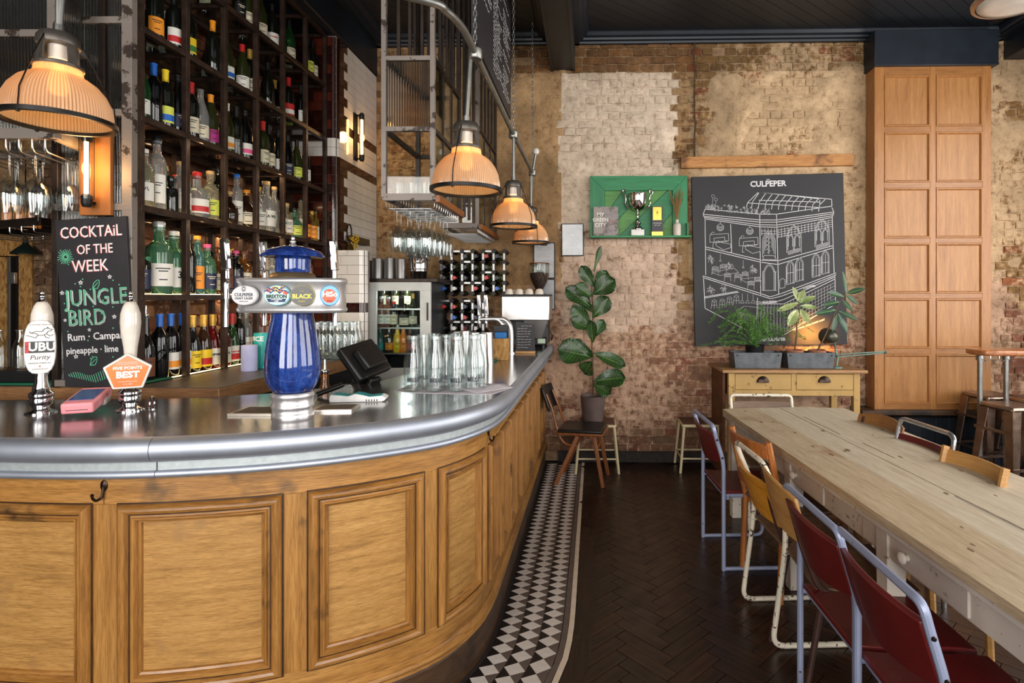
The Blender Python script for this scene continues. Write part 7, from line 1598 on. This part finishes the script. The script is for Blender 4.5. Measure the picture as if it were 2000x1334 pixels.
# fern
q = Vector((c1.x, c1.y, c1.z+h1*.55)); o = thing('fern_pot', 'feathery asparagus fern in a black pot in the zinc trough', 'potted plant', q)
m = MB(); m.lathe([(0, 0.0), (.07, 0), (.085, .12), (.088, .125), (.08, .125), (.06, .1), (0, .1)], 24); m.build('pot', BLACK, o)
rr = random.Random(21)
for k in range(52):
    a = rr.uniform(0, 2*PI); L = rr.uniform(.16, .38); up = rr.uniform(.04, .38); ax = math.cos(a)*1.25; ay = math.sin(a)*.45
    pts = [Vector((0, 0, .1)), Vector((ax*L*.35, ay*L*.35, .1+up*.75)), Vector((ax*L*.75, ay*L*.75, .1+up)), Vector((ax*L*1.1, ay*L*1.1, .1+up*.75-.03))]; cv = catmull(pts, 5); m = MB(); m.tube(cv, .0014, 4)
    for i in range(4, len(cv)):
        dr_ = (cv[min(i+1, len(cv)-1)]-cv[i-1]).normalized()
        for j in range(9):
            b = cv[i]+dr_*rr.uniform(-.01, .01); t_ = b+Vector((rr.uniform(-1, 1), rr.uniform(-.7, .7), rr.uniform(-.5, .9)))*rr.uniform(.02, .042); w = (t_-b).cross(Vector((rr.uniform(-1, 1), rr.uniform(-1, 1), .3))).normalized()*.0022; m.add([b-w, b+w, t_], [(0, 1, 2)])
    m.build('frond', LEAFF, o, smooth=0)
# rubber plants in terracotta
TERR = plain('terracotta', C(150, 96, 70), .8, var=.2)
def tpot(px, label, kind, trunk, leaves, mat):
    q = Vector((at(px, 690, c2.y).x, c2.y, c2.z+h2*.72)); o = thing(kind, label, 'potted plant', q); m = MB(); m.lathe([(0, 0), (.055, 0), (.068, .03), (.075, .03), (.078, .055), (.07, .055), (.062, .045), (0, .045)], 24); m.build('pot', TERR, o)
    cv = catmull([q+Vector((0, 0, .04))]+[at(x, y, c2.y-.02) for x, y in trunk], 5); m = MB(q); m.tube(cv, .007, 7, radii=[.008-.004*i/len(cv) for i in range(len(cv))]); m.build('stem', STEM, o)
    for (bx, by, tx, ty, w, dy, nx, nz_) in leaves:
        b, t = at(bx, by, c2.y-.02), at(tx, ty, c2.y-.02+dy); leaf(b, t, w, (nx, -1, nz_), mat, o, 'leaf', .15, .08, .02, 'oval', True)
tpot(1552, 'variegated rubber plant with cream-edged leaves in a terracotta pot', 'rubber_plant', [(1556, 650), (1556, 612), (1561, 585)], [(1561, 590, 1549, 560, .05, -.02, .2, .3), (1561, 588, 1571, 566, .06, -.03, 0, .3), (1562, 592, 1594, 578, .055, -.03, 0, .6), (1560, 592, 1519, 606, .06, -.06, 0, .8), (1558, 605, 1540, 636, .085, -.08, 0, .4), (1563, 604, 1582, 632, .07, -.08, 0, .4), (1562, 598, 1600, 600, .05, .04, 0, .6)], LEAFV)
tpot(1596, 'dark rubber plant on a leaning stem in a terracotta pot', 'rubber_plant', [(1615, 648), (1636, 598), (1652, 572)], [(1652, 575, 1648, 528, .045, .0, .5, .2), (1654, 574, 1690, 562, .06, -.04, 0, .9), (1652, 576, 1677, 594, .05, -.03, .2, .3), (1648, 580, 1617, 570, .06, -.04, 0, .7), (1640, 590, 1605, 596, .06, -.05, 0, .8), (1634, 606, 1590, 612, .06, -.05, 0, .8), (1638, 608, 1676, 624, .055, -.05, 0, .6), (1636, 612, 1658, 652, .06, -.05, .3, .3), (1634, 614, 1627, 648, .045, -.03, .2, .3), (1645, 586, 1666, 608, .05, -.06, .2, .4)], LEAFR)
# anglepoise lamp lighting the drawing
GL_ = plain('green_grey_enamel', C(104, 128, 118), .4, .3, .15); q = at(1634, 716, YD+.12); o = thing('angle_lamp', 'grey green jointed desk lamp turned to the house drawing', 'desk lamp', (q.x, q.y, dz+.001))
lo_ = Vector((q.x, q.y, dz+.001)); hd = at(1622, 657, YD+.2); m = MB(lo_); m.lathe([(0, 0), (.05, 0), (.05, .012), (.012, .02), (0, .02)], 20, lo_); m.cyl(lo_+Vector((0, 0, .01)), at(1637, 697, q.y), .009, 8); m.build('lamp_base', GL_, o)
e0, e1 = at(1634, 695, q.y), at(1729, 688, q.y+.02); m = MB(lo_)
for dz_ in (-.012, .012): m.cyl(e0+Vector((0, 0, dz_)), e1+Vector((0, 0, dz_*.5)), .006, 8)
m.lathe([(0, -.018), (.018, 0), (0, .018)], 12, e1); m.lathe([(0, -.022), (.02, 0), (0, .022)], 12, e0); m.build('jointed_arm', GL_, o)
m = MB(lo_); m.tube(catmull([e0, at(1632, 680, q.y+.02), hd+Vector((.03, .0, -.03))], 4), .009, 8); m.build('lamp_neck', GL_, o)
ax = (at(1596, 655, 5.38)-hd).normalized(); zq_ = ax.to_track_quat('Z', 'Y').to_matrix().to_4x4(); m = MB(lo_); pr = [(0, -.075), (.03, -.072), (.052, -.055), (.062, -.02), (.066, .04), (.075, .075)]; m.lathe(pr+[(r-.003, z) for r, z in reversed(pr[2:])]+[(0, -.05)], 24, hd, zq_); m.build('lamp_head', plain('bronze_enamel', C(84, 84, 72), .35, .5), o, smooth=60)
m = MB(lo_); m.lathe([(0, -.02), (.024, -.01), (.03, .012), (.02, .035), (0, .042)], 14, hd, zq_); m.build('bulb', glow('amber_bulb', (1, .45, .1, 1), 25), o)
sp = bpy.data.lights.new('desk_lamp_bulb', 'SPOT'); sp.energy = 26; sp.color = (1, .42, .08); sp.spot_size = 1.7; sp.spot_blend = .5; sp.shadow_soft_size = .03; so_ = bpy.data.objects.new('desk_lamp_bulb', sp); COL.objects.link(so_); so_.location = hd+ax*.06; so_.rotation_euler = (-(-ax)).to_track_quat('-Z', 'Y').to_euler()
# ---------------------------------------------------------------- fig plant on a stool
ST_ = cw(.205, 5.26, 0)
CREAMM = chipped('cream_metal', C(212, 196, 156), C(120, 96, 66), .45, .68, 18)
def stool(c, label, rz):
    o = thing('school_stool', label, 'stool', c, rz, 'cream metal stools by the brick wall'); m = MB(); m.box(-.165, .165, -.145, .145, .425, .445); m.build('seat', plain('brown_seat', C(96, 66, 52), .5), o, bev=.012, seg=3)
    m = MB(); m.tube(rounded([(-.165, -.145, .425), (.165, -.145, .425), (.165, .145, .425), (-.165, .145, .425), (-.165, -.145, .425)], .03), .013, 8, False); m.build('seat_frame', CREAMM, o)
    for sx in (-1, 1):
        for sy in (-1, 1): m = MB(); m.cyl((sx*.155, sy*.135, .42), (sx*.195, sy*.165, 0), .0125, 10); m.build('leg', CREAMM, o)
    for sy in (-1, 1): m = MB(); m.cyl((-.182, sy*.155, .13), (.182, sy*.155, .13), .008, 8); m.build('stretcher', CREAMM, o)
    for sx in (-1, 1): m = MB(); m.cyl((sx*.182, -.155, .13), (sx*.182, .155, .13), .008, 8); m.build('stretcher', CREAMM, o)
    return o
stool(ST_, 'cream metal stool carrying the fig plant in the corner', 0); stool(cw(1.155, 5.27, 0), 'cream metal stool standing empty left of the mustard table', 0)
FQ = at(1158, 823, ST_.y-.02); FQ.z = .4455
fg = thing('fig_plant', 'fiddle leaf fig in a grey brown pot on the cream stool', 'potted plant', FQ)
m = MB(); m.lathe([(0, 0), (.088, 0), (.094, .01), (.116, .235), (.12, .24), (.112, .24), (.1, .2), (0, .2)], 32); m.build('pot', plain('grey_brown_pot', C(104, 88, 84), .6), fg)
m = MB(); m.lathe([(0, .198), (.1, .2), (.1, .21), (0, .212)], 24); m.build('soil', bpy.data.materials['potting_soil'], fg)
tr = [(1158, 772), (1159, 740), (1157, 700), (1156, 660), (1158, 620), (1157, 590), (1156, 560), (1160, 535)]; m = MB(FQ); m.tube(catmull([at(x, y, FQ.y) for x, y in tr], 4), .008, 8, radii=[.010-.005*i/29 for i in range(29)]); m.build('stem', STEM, fg)
FL = [(1159, 530, 1173, 480, .06, .02, .9, .0, .6), (1160, 560, 1134, 520, .11, -.05, -.3, .3), (1160, 565, 1186, 528, .12, .05, .2, .5), (1158, 575, 1200, 545, .17, -.06, .25, .35), (1156, 580, 1126, 556, .12, -.08, -.1, .6), (1155, 600, 1106, 560, .14, -.04, -.2, .5), (1156, 610, 1124, 562, .12, .06, -.3, .3), (1158, 620, 1188, 580, .15, -.04, .3, .4), (1156, 640, 1118, 598, .13, -.07, -.3, .4), (1155, 645, 1117, 622, .12, -.10, -.2, .7), (1158, 660, 1180, 624, .10, .05, .3, .2), (1158, 668, 1154, 628, .09, -.12, 0, .2), (1156, 698, 1091, 680, .22, -.08, -.25, .55), (1156, 705, 1140, 730, .14, .04, -.2, .3), (1158, 690, 1222, 712, .13, -.06, .3, .6), (1160, 745, 1220, 735, .17, -.08, .2, .6), (1160, 750, 1192, 768, .13, -.1, .2, .4), (1156, 690, 1110, 668, .13, .05, -.4, .8)]
for k, f in enumerate(FL):
    b, t = at(f[0], f[1], FQ.y), at(f[2], f[3], FQ.y+f[5]); leaf(b, t, f[4]*1.2, (f[6], -1, f[7]), LEAFD, fg, 'leaf', .2, .14 if k else .0, .06, 'fig')
# ---------------------------------------------------------------- corner chair
BW1 = wood('walnut_frame', C(84, 42, 16), C(132, 76, 34), C(160, 100, 50), 'z', 1.2, .35, .08, coat=.2); VIN = plain('black_vinyl', C(26, 23, 22), .35, bump=.05)
cc_ = cw(.07, 4.93, 0); o = thing('compass_chair', 'wooden chair with black vinyl seat and back in the corner by the bar', 'chair', cc_, -.16)
m = MB(); m.box(-.19, .19, -.18, .18, .445, .475); m.build('seat', VIN, o, bev=.012, seg=3); m = MB(); m.box(-.19, .2, -.175, .175, .425, .446); m.build('seat_frame', BW1, o, bev=.004)
m = MB(); m.sheet(lambda u, v: Vector((-.25-.07*v+.03*(1-(2*u-1)**2)*-1, -.17+.34*u, .62+.20*v)), 8, 4, .024, (1, 0, .25)); m.build('backrest', VIN, o, bev=.008)
for s_ in (-1, 1):
    y = s_*.15; m = MB(); m.bar((.12, y, .42), (.2, y*1.15, 0), .03, .036); m.bar((.10, y, .43), (.1, y, .40), .03, .03); m.build('leg', BW1, o, bev=.004)
    m = MB(); m.bar((-.02, y, .42), (-.21, y*1.15, 0), .03, .036); m.build('leg', BW1, o, bev=.004)
    m = MB(); m.tube(catmull([(-.02, y, .33), (-.14, y, .36), (-.2, y, .48), (-.245, y*.8, .62), (-.3, y*.8, .76)], 5), .016, 8, flat=.7); m.build('back_post', BW1, o)
m = MB(); m.bar((.13, -.15, .3), (.13, .15, .3), .02, .04); m.build('stretcher', BW1, o, bev=.003); m = MB(); m.bar((-.09, -.15, .3), (-.09, .15, .3), .02, .04); m.build('stretcher', BW1, o, bev=.003)
# ---------------------------------------------------------------- long table
TZ = .767
T0, T1 = atz(1407, 796, TZ), atz(1630, 790, TZ); T2, T3 = atz(2000, 932, TZ), atz(2000, 1196, TZ)
uL = (T3-T0).normalized(); wv = (T1-T0); nR = Vector((-uL.y*-1, -uL.x, 0)); side_w = abs((T2-T0).dot(Vector((uL.y, -uL.x, 0)))); nR = Vector((uL.y, -uL.x, 0)) if (T2-T0).dot(Vector((uL.y, -uL.x, 0))) > 0 else Vector((-uL.y, uL.x, 0))
TL, TWD = 3.6, side_w
to = T0+uL*(TL/2)+nR*(TWD/2); to.z = 0
lt = thing('long_table', 'long scrubbed pine table with white chipped aprons', 'table', to)
PINE = wood('scrubbed_pine', C(168, 150, 122), C(200, 187, 164), C(218, 207, 188), 'x', 1.3, .5, .12, (C(186, 158, 116), 1.4, .60), streak=.25, fig=.2)
PINEB = wood('worn_edge_pine', C(152, 128, 96), C(190, 170, 140), C(210, 194, 168), 'x', 1.3, .5, .12, (C(136, 96, 56), 1.6, .56), streak=.35, fig=.3)
WCH = chipped('white_chipped_paint', C(206, 196, 184), C(140, 118, 96), .55, .62, 26)
RZ = math.atan2(uL.y, uL.x)      # local x runs along the table toward the camera
lt.rotation_euler = (0, 0, RZ)
sgn = 1 if Vector((-math.sin(RZ), math.cos(RZ), 0)).dot(nR) > 0 else -1   # local +y = toward nR if sgn>0
hw = TWD/2
n = 4; wp = TWD/n; yb = [-hw+wp*k+(0, .03, -.02, .015, 0)[k] for k in range(n+1)]
for k in range(n):
    m = MB(); x0 = -TL/2+R.uniform(0, .008); m.box(x0, TL/2, yb[k]+.0003, yb[k+1]-.0003, TZ-.034+R.uniform(-.001, .001), TZ+R.uniform(-.0015, .0008)); b_ = m.build('top_plank', PINEB if k == (0 if sgn > 0 else n-1) else PINE, lt, bev=.0016)
    for v in b_.data.vertices:
        if k in (0, n-1) and v.co.x < -TL/2+.05 and abs(v.co.y) > hw-.01: v.co.x += .05
rr = random.Random(31); m = MB()
for k in range(30):
    x, y, a = rr.uniform(-TL/2+.1, TL/2-.2), rr.uniform(-hw+.05, hw-.05), rr.uniform(.004, .011); m.prism([(x+a*2.4*math.cos(q), y+a*.7*math.sin(q), TZ+.0009) for q in [j*PI/5 for j in range(10)]], (0, 0, .0004))
m.build('pine_knots', plain('pine_knot', C(128, 98, 66), .6, var=.3, scale=60), lt, smooth=0)['kind'] = 'stuff'
for x0, y0, L in ((-1.45, .02, .5), (-.75, .05, .3), (.1, -.03, .35)):
    m = MB(); m.lines([[(x0+L*j/8, y0*sgn+.004*noise.noise(Vector((j*.9, x0, 0)))) for j in range(9)]], .0035, (0, 0, TZ+.0009), (1, 0, 0), (0, 1, 0), (0, 0, 1), .0003); m.build('top_crack', plain('crack_brown', C(66, 48, 34), .8) if 'crack_brown' not in bpy.data.materials else bpy.data.materials['crack_brown'], lt, smooth=0)
for s_ in (-1, 1): m = MB(); m.box(-TL/2+.05, TL/2-.05, s_*(hw-.06)-.012, s_*(hw-.06)+.012, TZ-.175, TZ-.034); m.build('apron', WCH, lt, bev=.003)
for x in (-TL/2+.06, TL/2-.06): m = MB(); m.box(x-.012, x+.012, -hw+.06, hw-.06, TZ-.175, TZ-.034); m.build('apron', WCH, lt, bev=.003)
for s_ in (-1, 1):
    m = MB(); m.box(-TL/2+.02, TL/2-.02, s_*(hw-.03)-.018, s_*(hw-.03)+.018, TZ-.060, TZ-.034); m.build('edge_batten', WCH, lt, bev=.003)
for x in (-TL/2+.14, TL/2-1.55, TL/2-.12, -TL/2+1.15):
    for s_ in (-1, 1): m = MB(); w = .04; m.add([(x-w, s_*(hw-.07)-w, TZ-.034), (x+w, s_*(hw-.07)-w, TZ-.034), (x+w, s_*(hw-.07)+w, TZ-.034), (x-w, s_*(hw-.07)+w, TZ-.034)]+[(x-w*.8, s_*(hw-.07)-w*.8, 0), (x+w*.8, s_*(hw-.07)-w*.8, 0), (x+w*.8, s_*(hw-.07)+w*.8, 0), (x-w*.8, s_*(hw-.07)+w*.8, 0)], [(0, 1, 2, 3), (7, 6, 5, 4)]+[(k, (k+1) % 4, 4+(k+1) % 4, 4+k) for k in range(4)]); m.build('leg', WCH, lt, bev=.003)
for x in (-.55, .4):                                       # drawers in the near-side apron
    yl = -sgn*(hw-.046); m = MB(); m.box(x-.3, x+.3, yl-.006, yl+.006, TZ-.165, TZ-.066); d_ = m.build('drawer', WCH, lt, bev=.003)
    m = MB(); m.lathe([(0, 0), (.012, 0), (.012, .012), (.022, .018), (.022, .028), (.012, .035), (0, .036)], 14, (x, yl-sgn*.006, TZ-.115), Matrix.Rotation(PI/2*sgn, 4, 'X')); m.build('drawer_knob', WCH, d_)
# ---------------------------------------------------------------- chairs
BLUE = chipped('grey_blue_tube', C(150, 158, 186), C(92, 74, 70), .38, .66, 30, .25); OXB = plain('oxblood_vinyl', C(92, 24, 24), .38, bump=.06, bscale=120, coat=.1); PLY = wood('pale_ply', C(160, 112, 56), C(190, 142, 82), C(206, 164, 104), 'h', .8, .4, .05, streak=.3); BRT = plain('brown_tube', C(66, 44, 38), .4, .3, .25); SEATB = wood('worn_seat_ply', C(74, 54, 40), C(110, 84, 64), C(134, 106, 84), 'h', .8, .5, .1)
WCT = chipped('white_tube_paint', C(222, 212, 192), C(66, 48, 38), .4, .58, 34, .1); YPLY = wood('amber_ply', C(170, 104, 24), C(206, 140, 44), C(220, 164, 70), 'h', .8, .4, .05, streak=.3); WOODC = wood('beech_frame', C(120, 66, 26), C(170, 104, 50), C(196, 130, 70), 'z', 1, .38, .06)
def tube_chair(c, rz, label, frame, pad, sled=False, w=.45, H=.845):
    """faces local +x; stacking school chair"""
    o = thing('tube_chair', label, 'chair', c, rz, 'chairs round the long table'); h = w/2
    m = MB(); m.tube(rounded([(0, -h, 0), (0, -h, .63), (-.045, -h, .78), (-.062, -h, H), (-.062, h, H), (-.045, h, .78), (0, h, .63), (0, h, 0)], .06, 6), .0125, 10); m.build('back_frame', frame, o)
    m = MB(); m.sheet(lambda u, v: Vector((.004-.052*v-.026*(1-(2*u-1)**2), (-h+.008)+(w-.016)*u, .635+.165*v-.035*math.sin(u*PI)*(1-v))), 10, 6, .018, (1, 0, .3)); m.build('backrest', pad, o, bev=.004)
    for s_ in (-1, 1):
        y = s_*(h-.02)
        if sled: m = MB(); m.tube(rounded([(0, s_*h, .01), (.40, s_*h, .01), (.38, y, .43), (0, y, .43)], .05, 5), .0115, 8); m.build('side_frame', frame, o)
        else: m = MB(); m.tube(rounded([(0, y, .425), (.36, y, .425), (.42, y, 0)], .07, 6), .0115, 8); m.build('side_frame', frame, o)
    m = MB(); m.bar((.03, -h+.02, .415), (.03, h-.02, .415), .018, .018); m.bar((.33, -h+.02, .415), (.33, h-.02, .415), .018, .018); m.build('cross_rail', frame, o)
    m = MB(); m.sheet(lambda u, v: Vector((-.0+.41*u, -h+.03+(w-.06)*v, .462+.012*math.sin(u*PI)*-1-.03*max(0, u-.8)*3)), 8, 6, .022, (0, 0, 1)); m.build('seat', pad, o, bev=.004)
    m = MB()
    for s_ in (-1, 1):
        for z, x in ((.66, -.010), (.765, -.042)): m.lathe([(0, 0), (.007, 0), (.005, .004), (0, .005)], 8, (x, s_*(h+.012), z), Matrix.Rotation(-s_*PI/2, 4, 'X'))
    m.build('rivets', BRONZE, o)['kind'] = 'stuff'; return o
def backpos(px, py, z): return atz(px, py, z)
crz = RZ+PI/2*sgn if False else math.atan2(nR.y, nR.x)     # facing the table from its near side
def chair_at(pn_, pf, fn, *a, **k):
    """pn_, pf: photo pixels of the near and far ends of the top rail (height .845)"""
    p, q = atz(*pn_, .845), atz(*pf, .845); c = (p+q)/2; c.z = 0; d = q-p; rz = math.atan2(d.y, d.x)-PI/2; f = Vector((math.cos(rz), math.sin(rz), 0)); return fn(c+f*(.062 if fn is tube_chair else .10), rz, *a, **k)
chair_at((1633, 1034), (1536, 948), tube_chair, 'oxblood vinyl chair with grey blue tube, second nearest on the bar side', BLUE, OXB, w=.46)
chair_at((1790, 1168), (1642, 1036), tube_chair, 'oxblood vinyl chair with grey blue tube, nearest on the bar side of the table', BLUE, OXB, w=.46)
chair_at((1400, 838), (1350, 797), tube_chair, 'oxblood vinyl chair with grey blue sled base at the far corner of the table', BLUE, OXB, sled=True, w=.46)
def white_chair(c, rz, label, w=.4):
    o = thing('cantilever_chair', label, 'chair', c, rz, 'chairs round the long table'); h = w/2
    m = MB(); m.tube(rounded([(.38, -h, .012), (-.06, -h, .012), (.0, -h, .45), (.0, -h, .6), (-.10, -h, .845), (-.10, h, .845), (0, h, .6), (0, h, .45), (-.06, h, .012), (.38, h, .012)], .06, 6), .0125, 10); m.build('tube_frame', WCT, o)
    m = MB(); m.sheet(lambda u, v: Vector((-.005-.07*v-.03*(1-(2*u-1)**2), -h+.01+(w-.02)*u, .55+.2*v)), 10, 5, .012, (1, 0, .35)); m.build('backrest', YPLY, o)
    m = MB(); m.box(0, .38, -h+.01, h-.01, .445, .458); m.build('seat', SEATB, o, bev=.005); m = MB(); m.tube(rounded([(.0, -h, .437), (.38, -h, .437), (.38, h, .437), (0, h, .437)], .04), .010, 8); m.build('seat_rail', WCT, o); return o
chair_at((1496, 908), (1432, 858), white_chair, 'chipped white cantilever chair with amber plywood back at the table')
def brown_chair(c, rz, label, w=.42, ply=PLY, tube_=BRT):
    o = thing('ply_chair', label, 'chair', c, rz, 'chairs round the long table'); h = w/2
    for s_ in (-1, 1):
        m = MB(); m.tube(rounded([(-.09, s_*h*.85, .80), (-.04, s_*h*.92, .6), (.02, s_*h, .44), (.36, s_*h, .44), (.42, s_*h*1.02, 0)], .06, 6), .0145, 10); m.build('side_tube', tube_, o); m = MB(); m.tube([(.03, s_*h*.97, .43), (-.05, s_*h*1.02, 0)], .0125, 10); m.build('rear_leg', tube_, o)
    m = MB(); m.sheet(lambda u, v: Vector((-.04-.055*v-.04*(1-(2*u-1)**2)+.02, (-h-.01)+(w+.02)*u, .62+.225*v-.03*(2*u-1)**2*v)), 10, 6, .013, (1, 0, .3)); m.build('backrest', ply, o, bev=.003)
    m = MB(); m.sheet(lambda u, v: Vector((.0+.4*u, -h+2*h*v, .462-.012*math.sin(v*PI)*math.sin(u*PI))), 8, 6, .012, (0, 0, 1)); m.build('seat', SEATB, o, bev=.003); return o
chair_at((1532, 946), (1492, 905), brown_chair, 'pale plywood chair with dark brown tube frame at the table')
def wood_chair(c, rz, label, mat=WOODC, w=.38):
    o = thing('wooden_chair', label, 'chair', c, rz, 'chairs round the long table'); h = w/2
    for s_ in (-1, 1):
        m = MB(); m.tube([(-.02, s_*h, 0), (0, s_*h, .45), (-.09, s_*h, .845)], .016, 6, flat=1.1); m.build('rear_leg', mat, o); m = MB(); m.bar((.36, s_*h, .44), (.38, s_*h, 0), .032, .032); m.build('front_leg', mat, o, bev=.004); m = MB(); m.bar((0, s_*h, .42), (.37, s_*h, .42), .022, .045); m.build('side_rail', mat, o)
    for z, x, hh in ((.795, -.078, .075), (.58, -.03, .06)): m = MB(); m.sheet(lambda u, v: Vector((x-.035*(1-(2*u-1)**2)-.012*v, -h+2*h*u, z-hh/2+hh*v)), 8, 2, .016, (1, 0, .2)); m.build('back_rail', mat, o, bev=.003)
    m = MB(); m.box(-.01, .4, -h-.01, h+.01, .44, .46); m.build('seat', SEATB, o, bev=.008); return o
chair_at((1482, 858), (1438, 838), wood_chair, 'brown wooden chair tucked in behind the white cantilever chair')
# far side chairs (only their backs rise above the table) and the white one at its head
def far_chair(px, py, fn, rz_add, *a, H_=.845, **k): c = atz(px, py, H_); c.z = 0; f = Vector((math.cos(crz+PI), math.sin(crz+PI), 0)); return fn(c+f*.1, crz+PI+rz_add, *a, **k)
far_chair(1727, 812, brown_chair, .1, 'brown plywood chair far side of the table, nearest the mustard dresser', .40, wood('brown_ply', C(112, 72, 36), C(150, 102, 56), C(170, 122, 72), 'h', .8, .4, .05), BRT)
CHRT = plain('chrome_tube', C(196, 198, 204), .2, .9, .1)
far_chair(1822, 832, tube_chair, .05, 'chrome tube chair with oxblood back, middle of the far side', CHRT, OXB, False, .43, H_=.885, H=.885)
far_chair(1906, 887, wood_chair, .0, 'light wooden chair with a curved top rail, nearest on the far side', PLY, H_=.855)
p = atz(1484, 771, .845); tube_chair((p.x, p.y-.08, 0), -PI/2-.02, 'white tube chair at the far head of the table', WCT, SEATB, False, .46)
# ---------------------------------------------------------------- drinks rail and steel stools on the right
CO = wood('ledge_timber', C(120, 66, 34), C(176, 110, 64), C(206, 146, 98), 'y', .8, .25, .05, coat=.4)
l0 = at(1893, 685, 4.75); lz = l0.z; o = thing('drinks_ledge', 'narrow copper toned drinks ledge on pipe legs by the right wall', 'ledge', (3.7, 4.2, 0)); lo2 = Vector((3.7, 4.2, 0))
m = MB(lo2); X0 = l0.x; pts = [(X0+.05, 4.62, lz-.03), (X0+.01, 4.68, lz-.03), (X0, 4.75, lz-.03), (X0+.02, 4.83, lz-.03), (X0+.08, 4.88, lz-.03), (4.4, 4.88, lz-.03), (4.4, 4.52, lz-.03), (X0+.13, 4.6, lz-.03)]; m.prism(pts, (0, 0, .045)); m.build('ledge_top', CO, o, bev=.015, seg=3)
for px, Y in ((1914, 4.75), (1965, 4.82)): q = at(px, 720, Y); m = MB(lo2); m.cyl((q.x, Y, 0), (q.x, Y, lz-.03), .02, 12); m.lathe([(0, 0), (.05, 0), (.05, .01), (.022, .014), (0, .014)], 16, (q.x, Y, 0)); m.lathe([(0, 0), (.03, 0), (.03, .04), (0, .04)], 14, (q.x, Y, lz-.08)); m.build('pipe_leg', GALV, o)
for k in range(4): q = at(1925+k*17, 698, 4.62); m = MB(lo2); m.tube([(q.x, 4.66, lz-.03), (q.x, 4.66, lz-.06), (q.x+.015, 4.64, lz-.075), (q.x+.03, 4.63, lz-.06)], .004, 6); m.build('bag_hook', STAIN, o)
TOL = plain('worn_gunmetal', C(150, 128, 114), .3, .9, .3, 6, rvar=.08)
def tolix(c, rz, label):
    o = thing('steel_stool', label, 'stool', c, rz, 'worn steel bar stools'); H = .75; s = .15; b_ = .205
    m = MB(); m.box(-s, s, -s, s, H-.045, H); m.build('seat', TOL, o, bev=.035, seg=4)
    for sx in (-1, 1):
        for sy in (-1, 1):
            m = MB(); T = [(sx*(s-.005), sy*(s-.085), H-.02), (sx*(s-.005), sy*(s-.005), H-.02), (sx*(s-.085), sy*(s-.005), H-.02)]; Bt = [(sx*b_, sy*(b_-.045), 0), (sx*b_, sy*b_, 0), (sx*(b_-.045), sy*b_, 0)]; ti = [(p[0]-sx*.004, p[1]-sy*.004, p[2]) for p in T]; bi = [(p[0]-sx*.004, p[1]-sy*.004, p[2]) for p in Bt]
            m.add(T+Bt+ti+bi, [(0, 1, 4, 3), (1, 2, 5, 4), (6, 9, 10, 7), (7, 10, 11, 8), (0, 6, 7, 1), (1, 7, 8, 2), (3, 4, 10, 9), (4, 5, 11, 10), (0, 3, 9, 6), (2, 8, 11, 5)]); m.build('leg', TOL, o)
    for z, q in ((.28, .185), (.55, .168)):
        for sx in (-1, 1): m = MB(); m.bar((sx*q, -q, z), (sx*q, q, z), .012, .02); m.build('foot_rail', TOL, o); 
        if z < .4:
            for sy in (-1, 1): m = MB(); m.bar((-q, sy*q, z), (q, sy*q, z), .012, .02); m.build('foot_rail', TOL, o)
    return o
for (px, py, rz, lab) in ((1932, 768, .12, 'worn steel bar stool, leftmost under the drinks ledge'), (1975, 789, .2, 'worn steel bar stool, nearest the camera by the drinks ledge'), (2010, 776, .1, 'worn steel bar stool, mostly cut off at the right edge')):
    q = atz(px, py, .75); tolix((q.x, q.y, 0), rz, lab)
# ---------------------------------------------------------------- white glass ceiling lamp top right
q = PZ(1986, 8, 2.7); o = thing('bowl_lamp', 'white glass bowl lamp with a brass ring hanging at the top right', 'lamp', q); OPAL = plain('opal_glass', C(236, 226, 214), .2, coat=.3)
m = MB(); m.lathe([(.0, .0), (.12, .004), (.158, .012), (.17, .03), (.16, .09), (.12, .15), (.06, .18), (0, .185)], 36); m.build('glass_bowl', OPAL, o, smooth=60); m = MB(); m.lathe([(.165, .012), (.182, .016), (.185, .03), (.17, .036), (.165, .012)], 40); m.f = [f for f in m.f if len(f) == 4]; m.build('bowl_ring', plain('worn_nickel', C(170, 150, 130), .3, .8), o); m = MB(); m.cyl((0, 0, .17), (0, 0, 4.12-q.z), .012, 10); m.lathe([(0, 4.1-q.z), (.05, 4.1-q.z), (.05, 4.125-q.z), (0, 4.125-q.z)], 16); m.build('drop_rod', BLACKM, o)
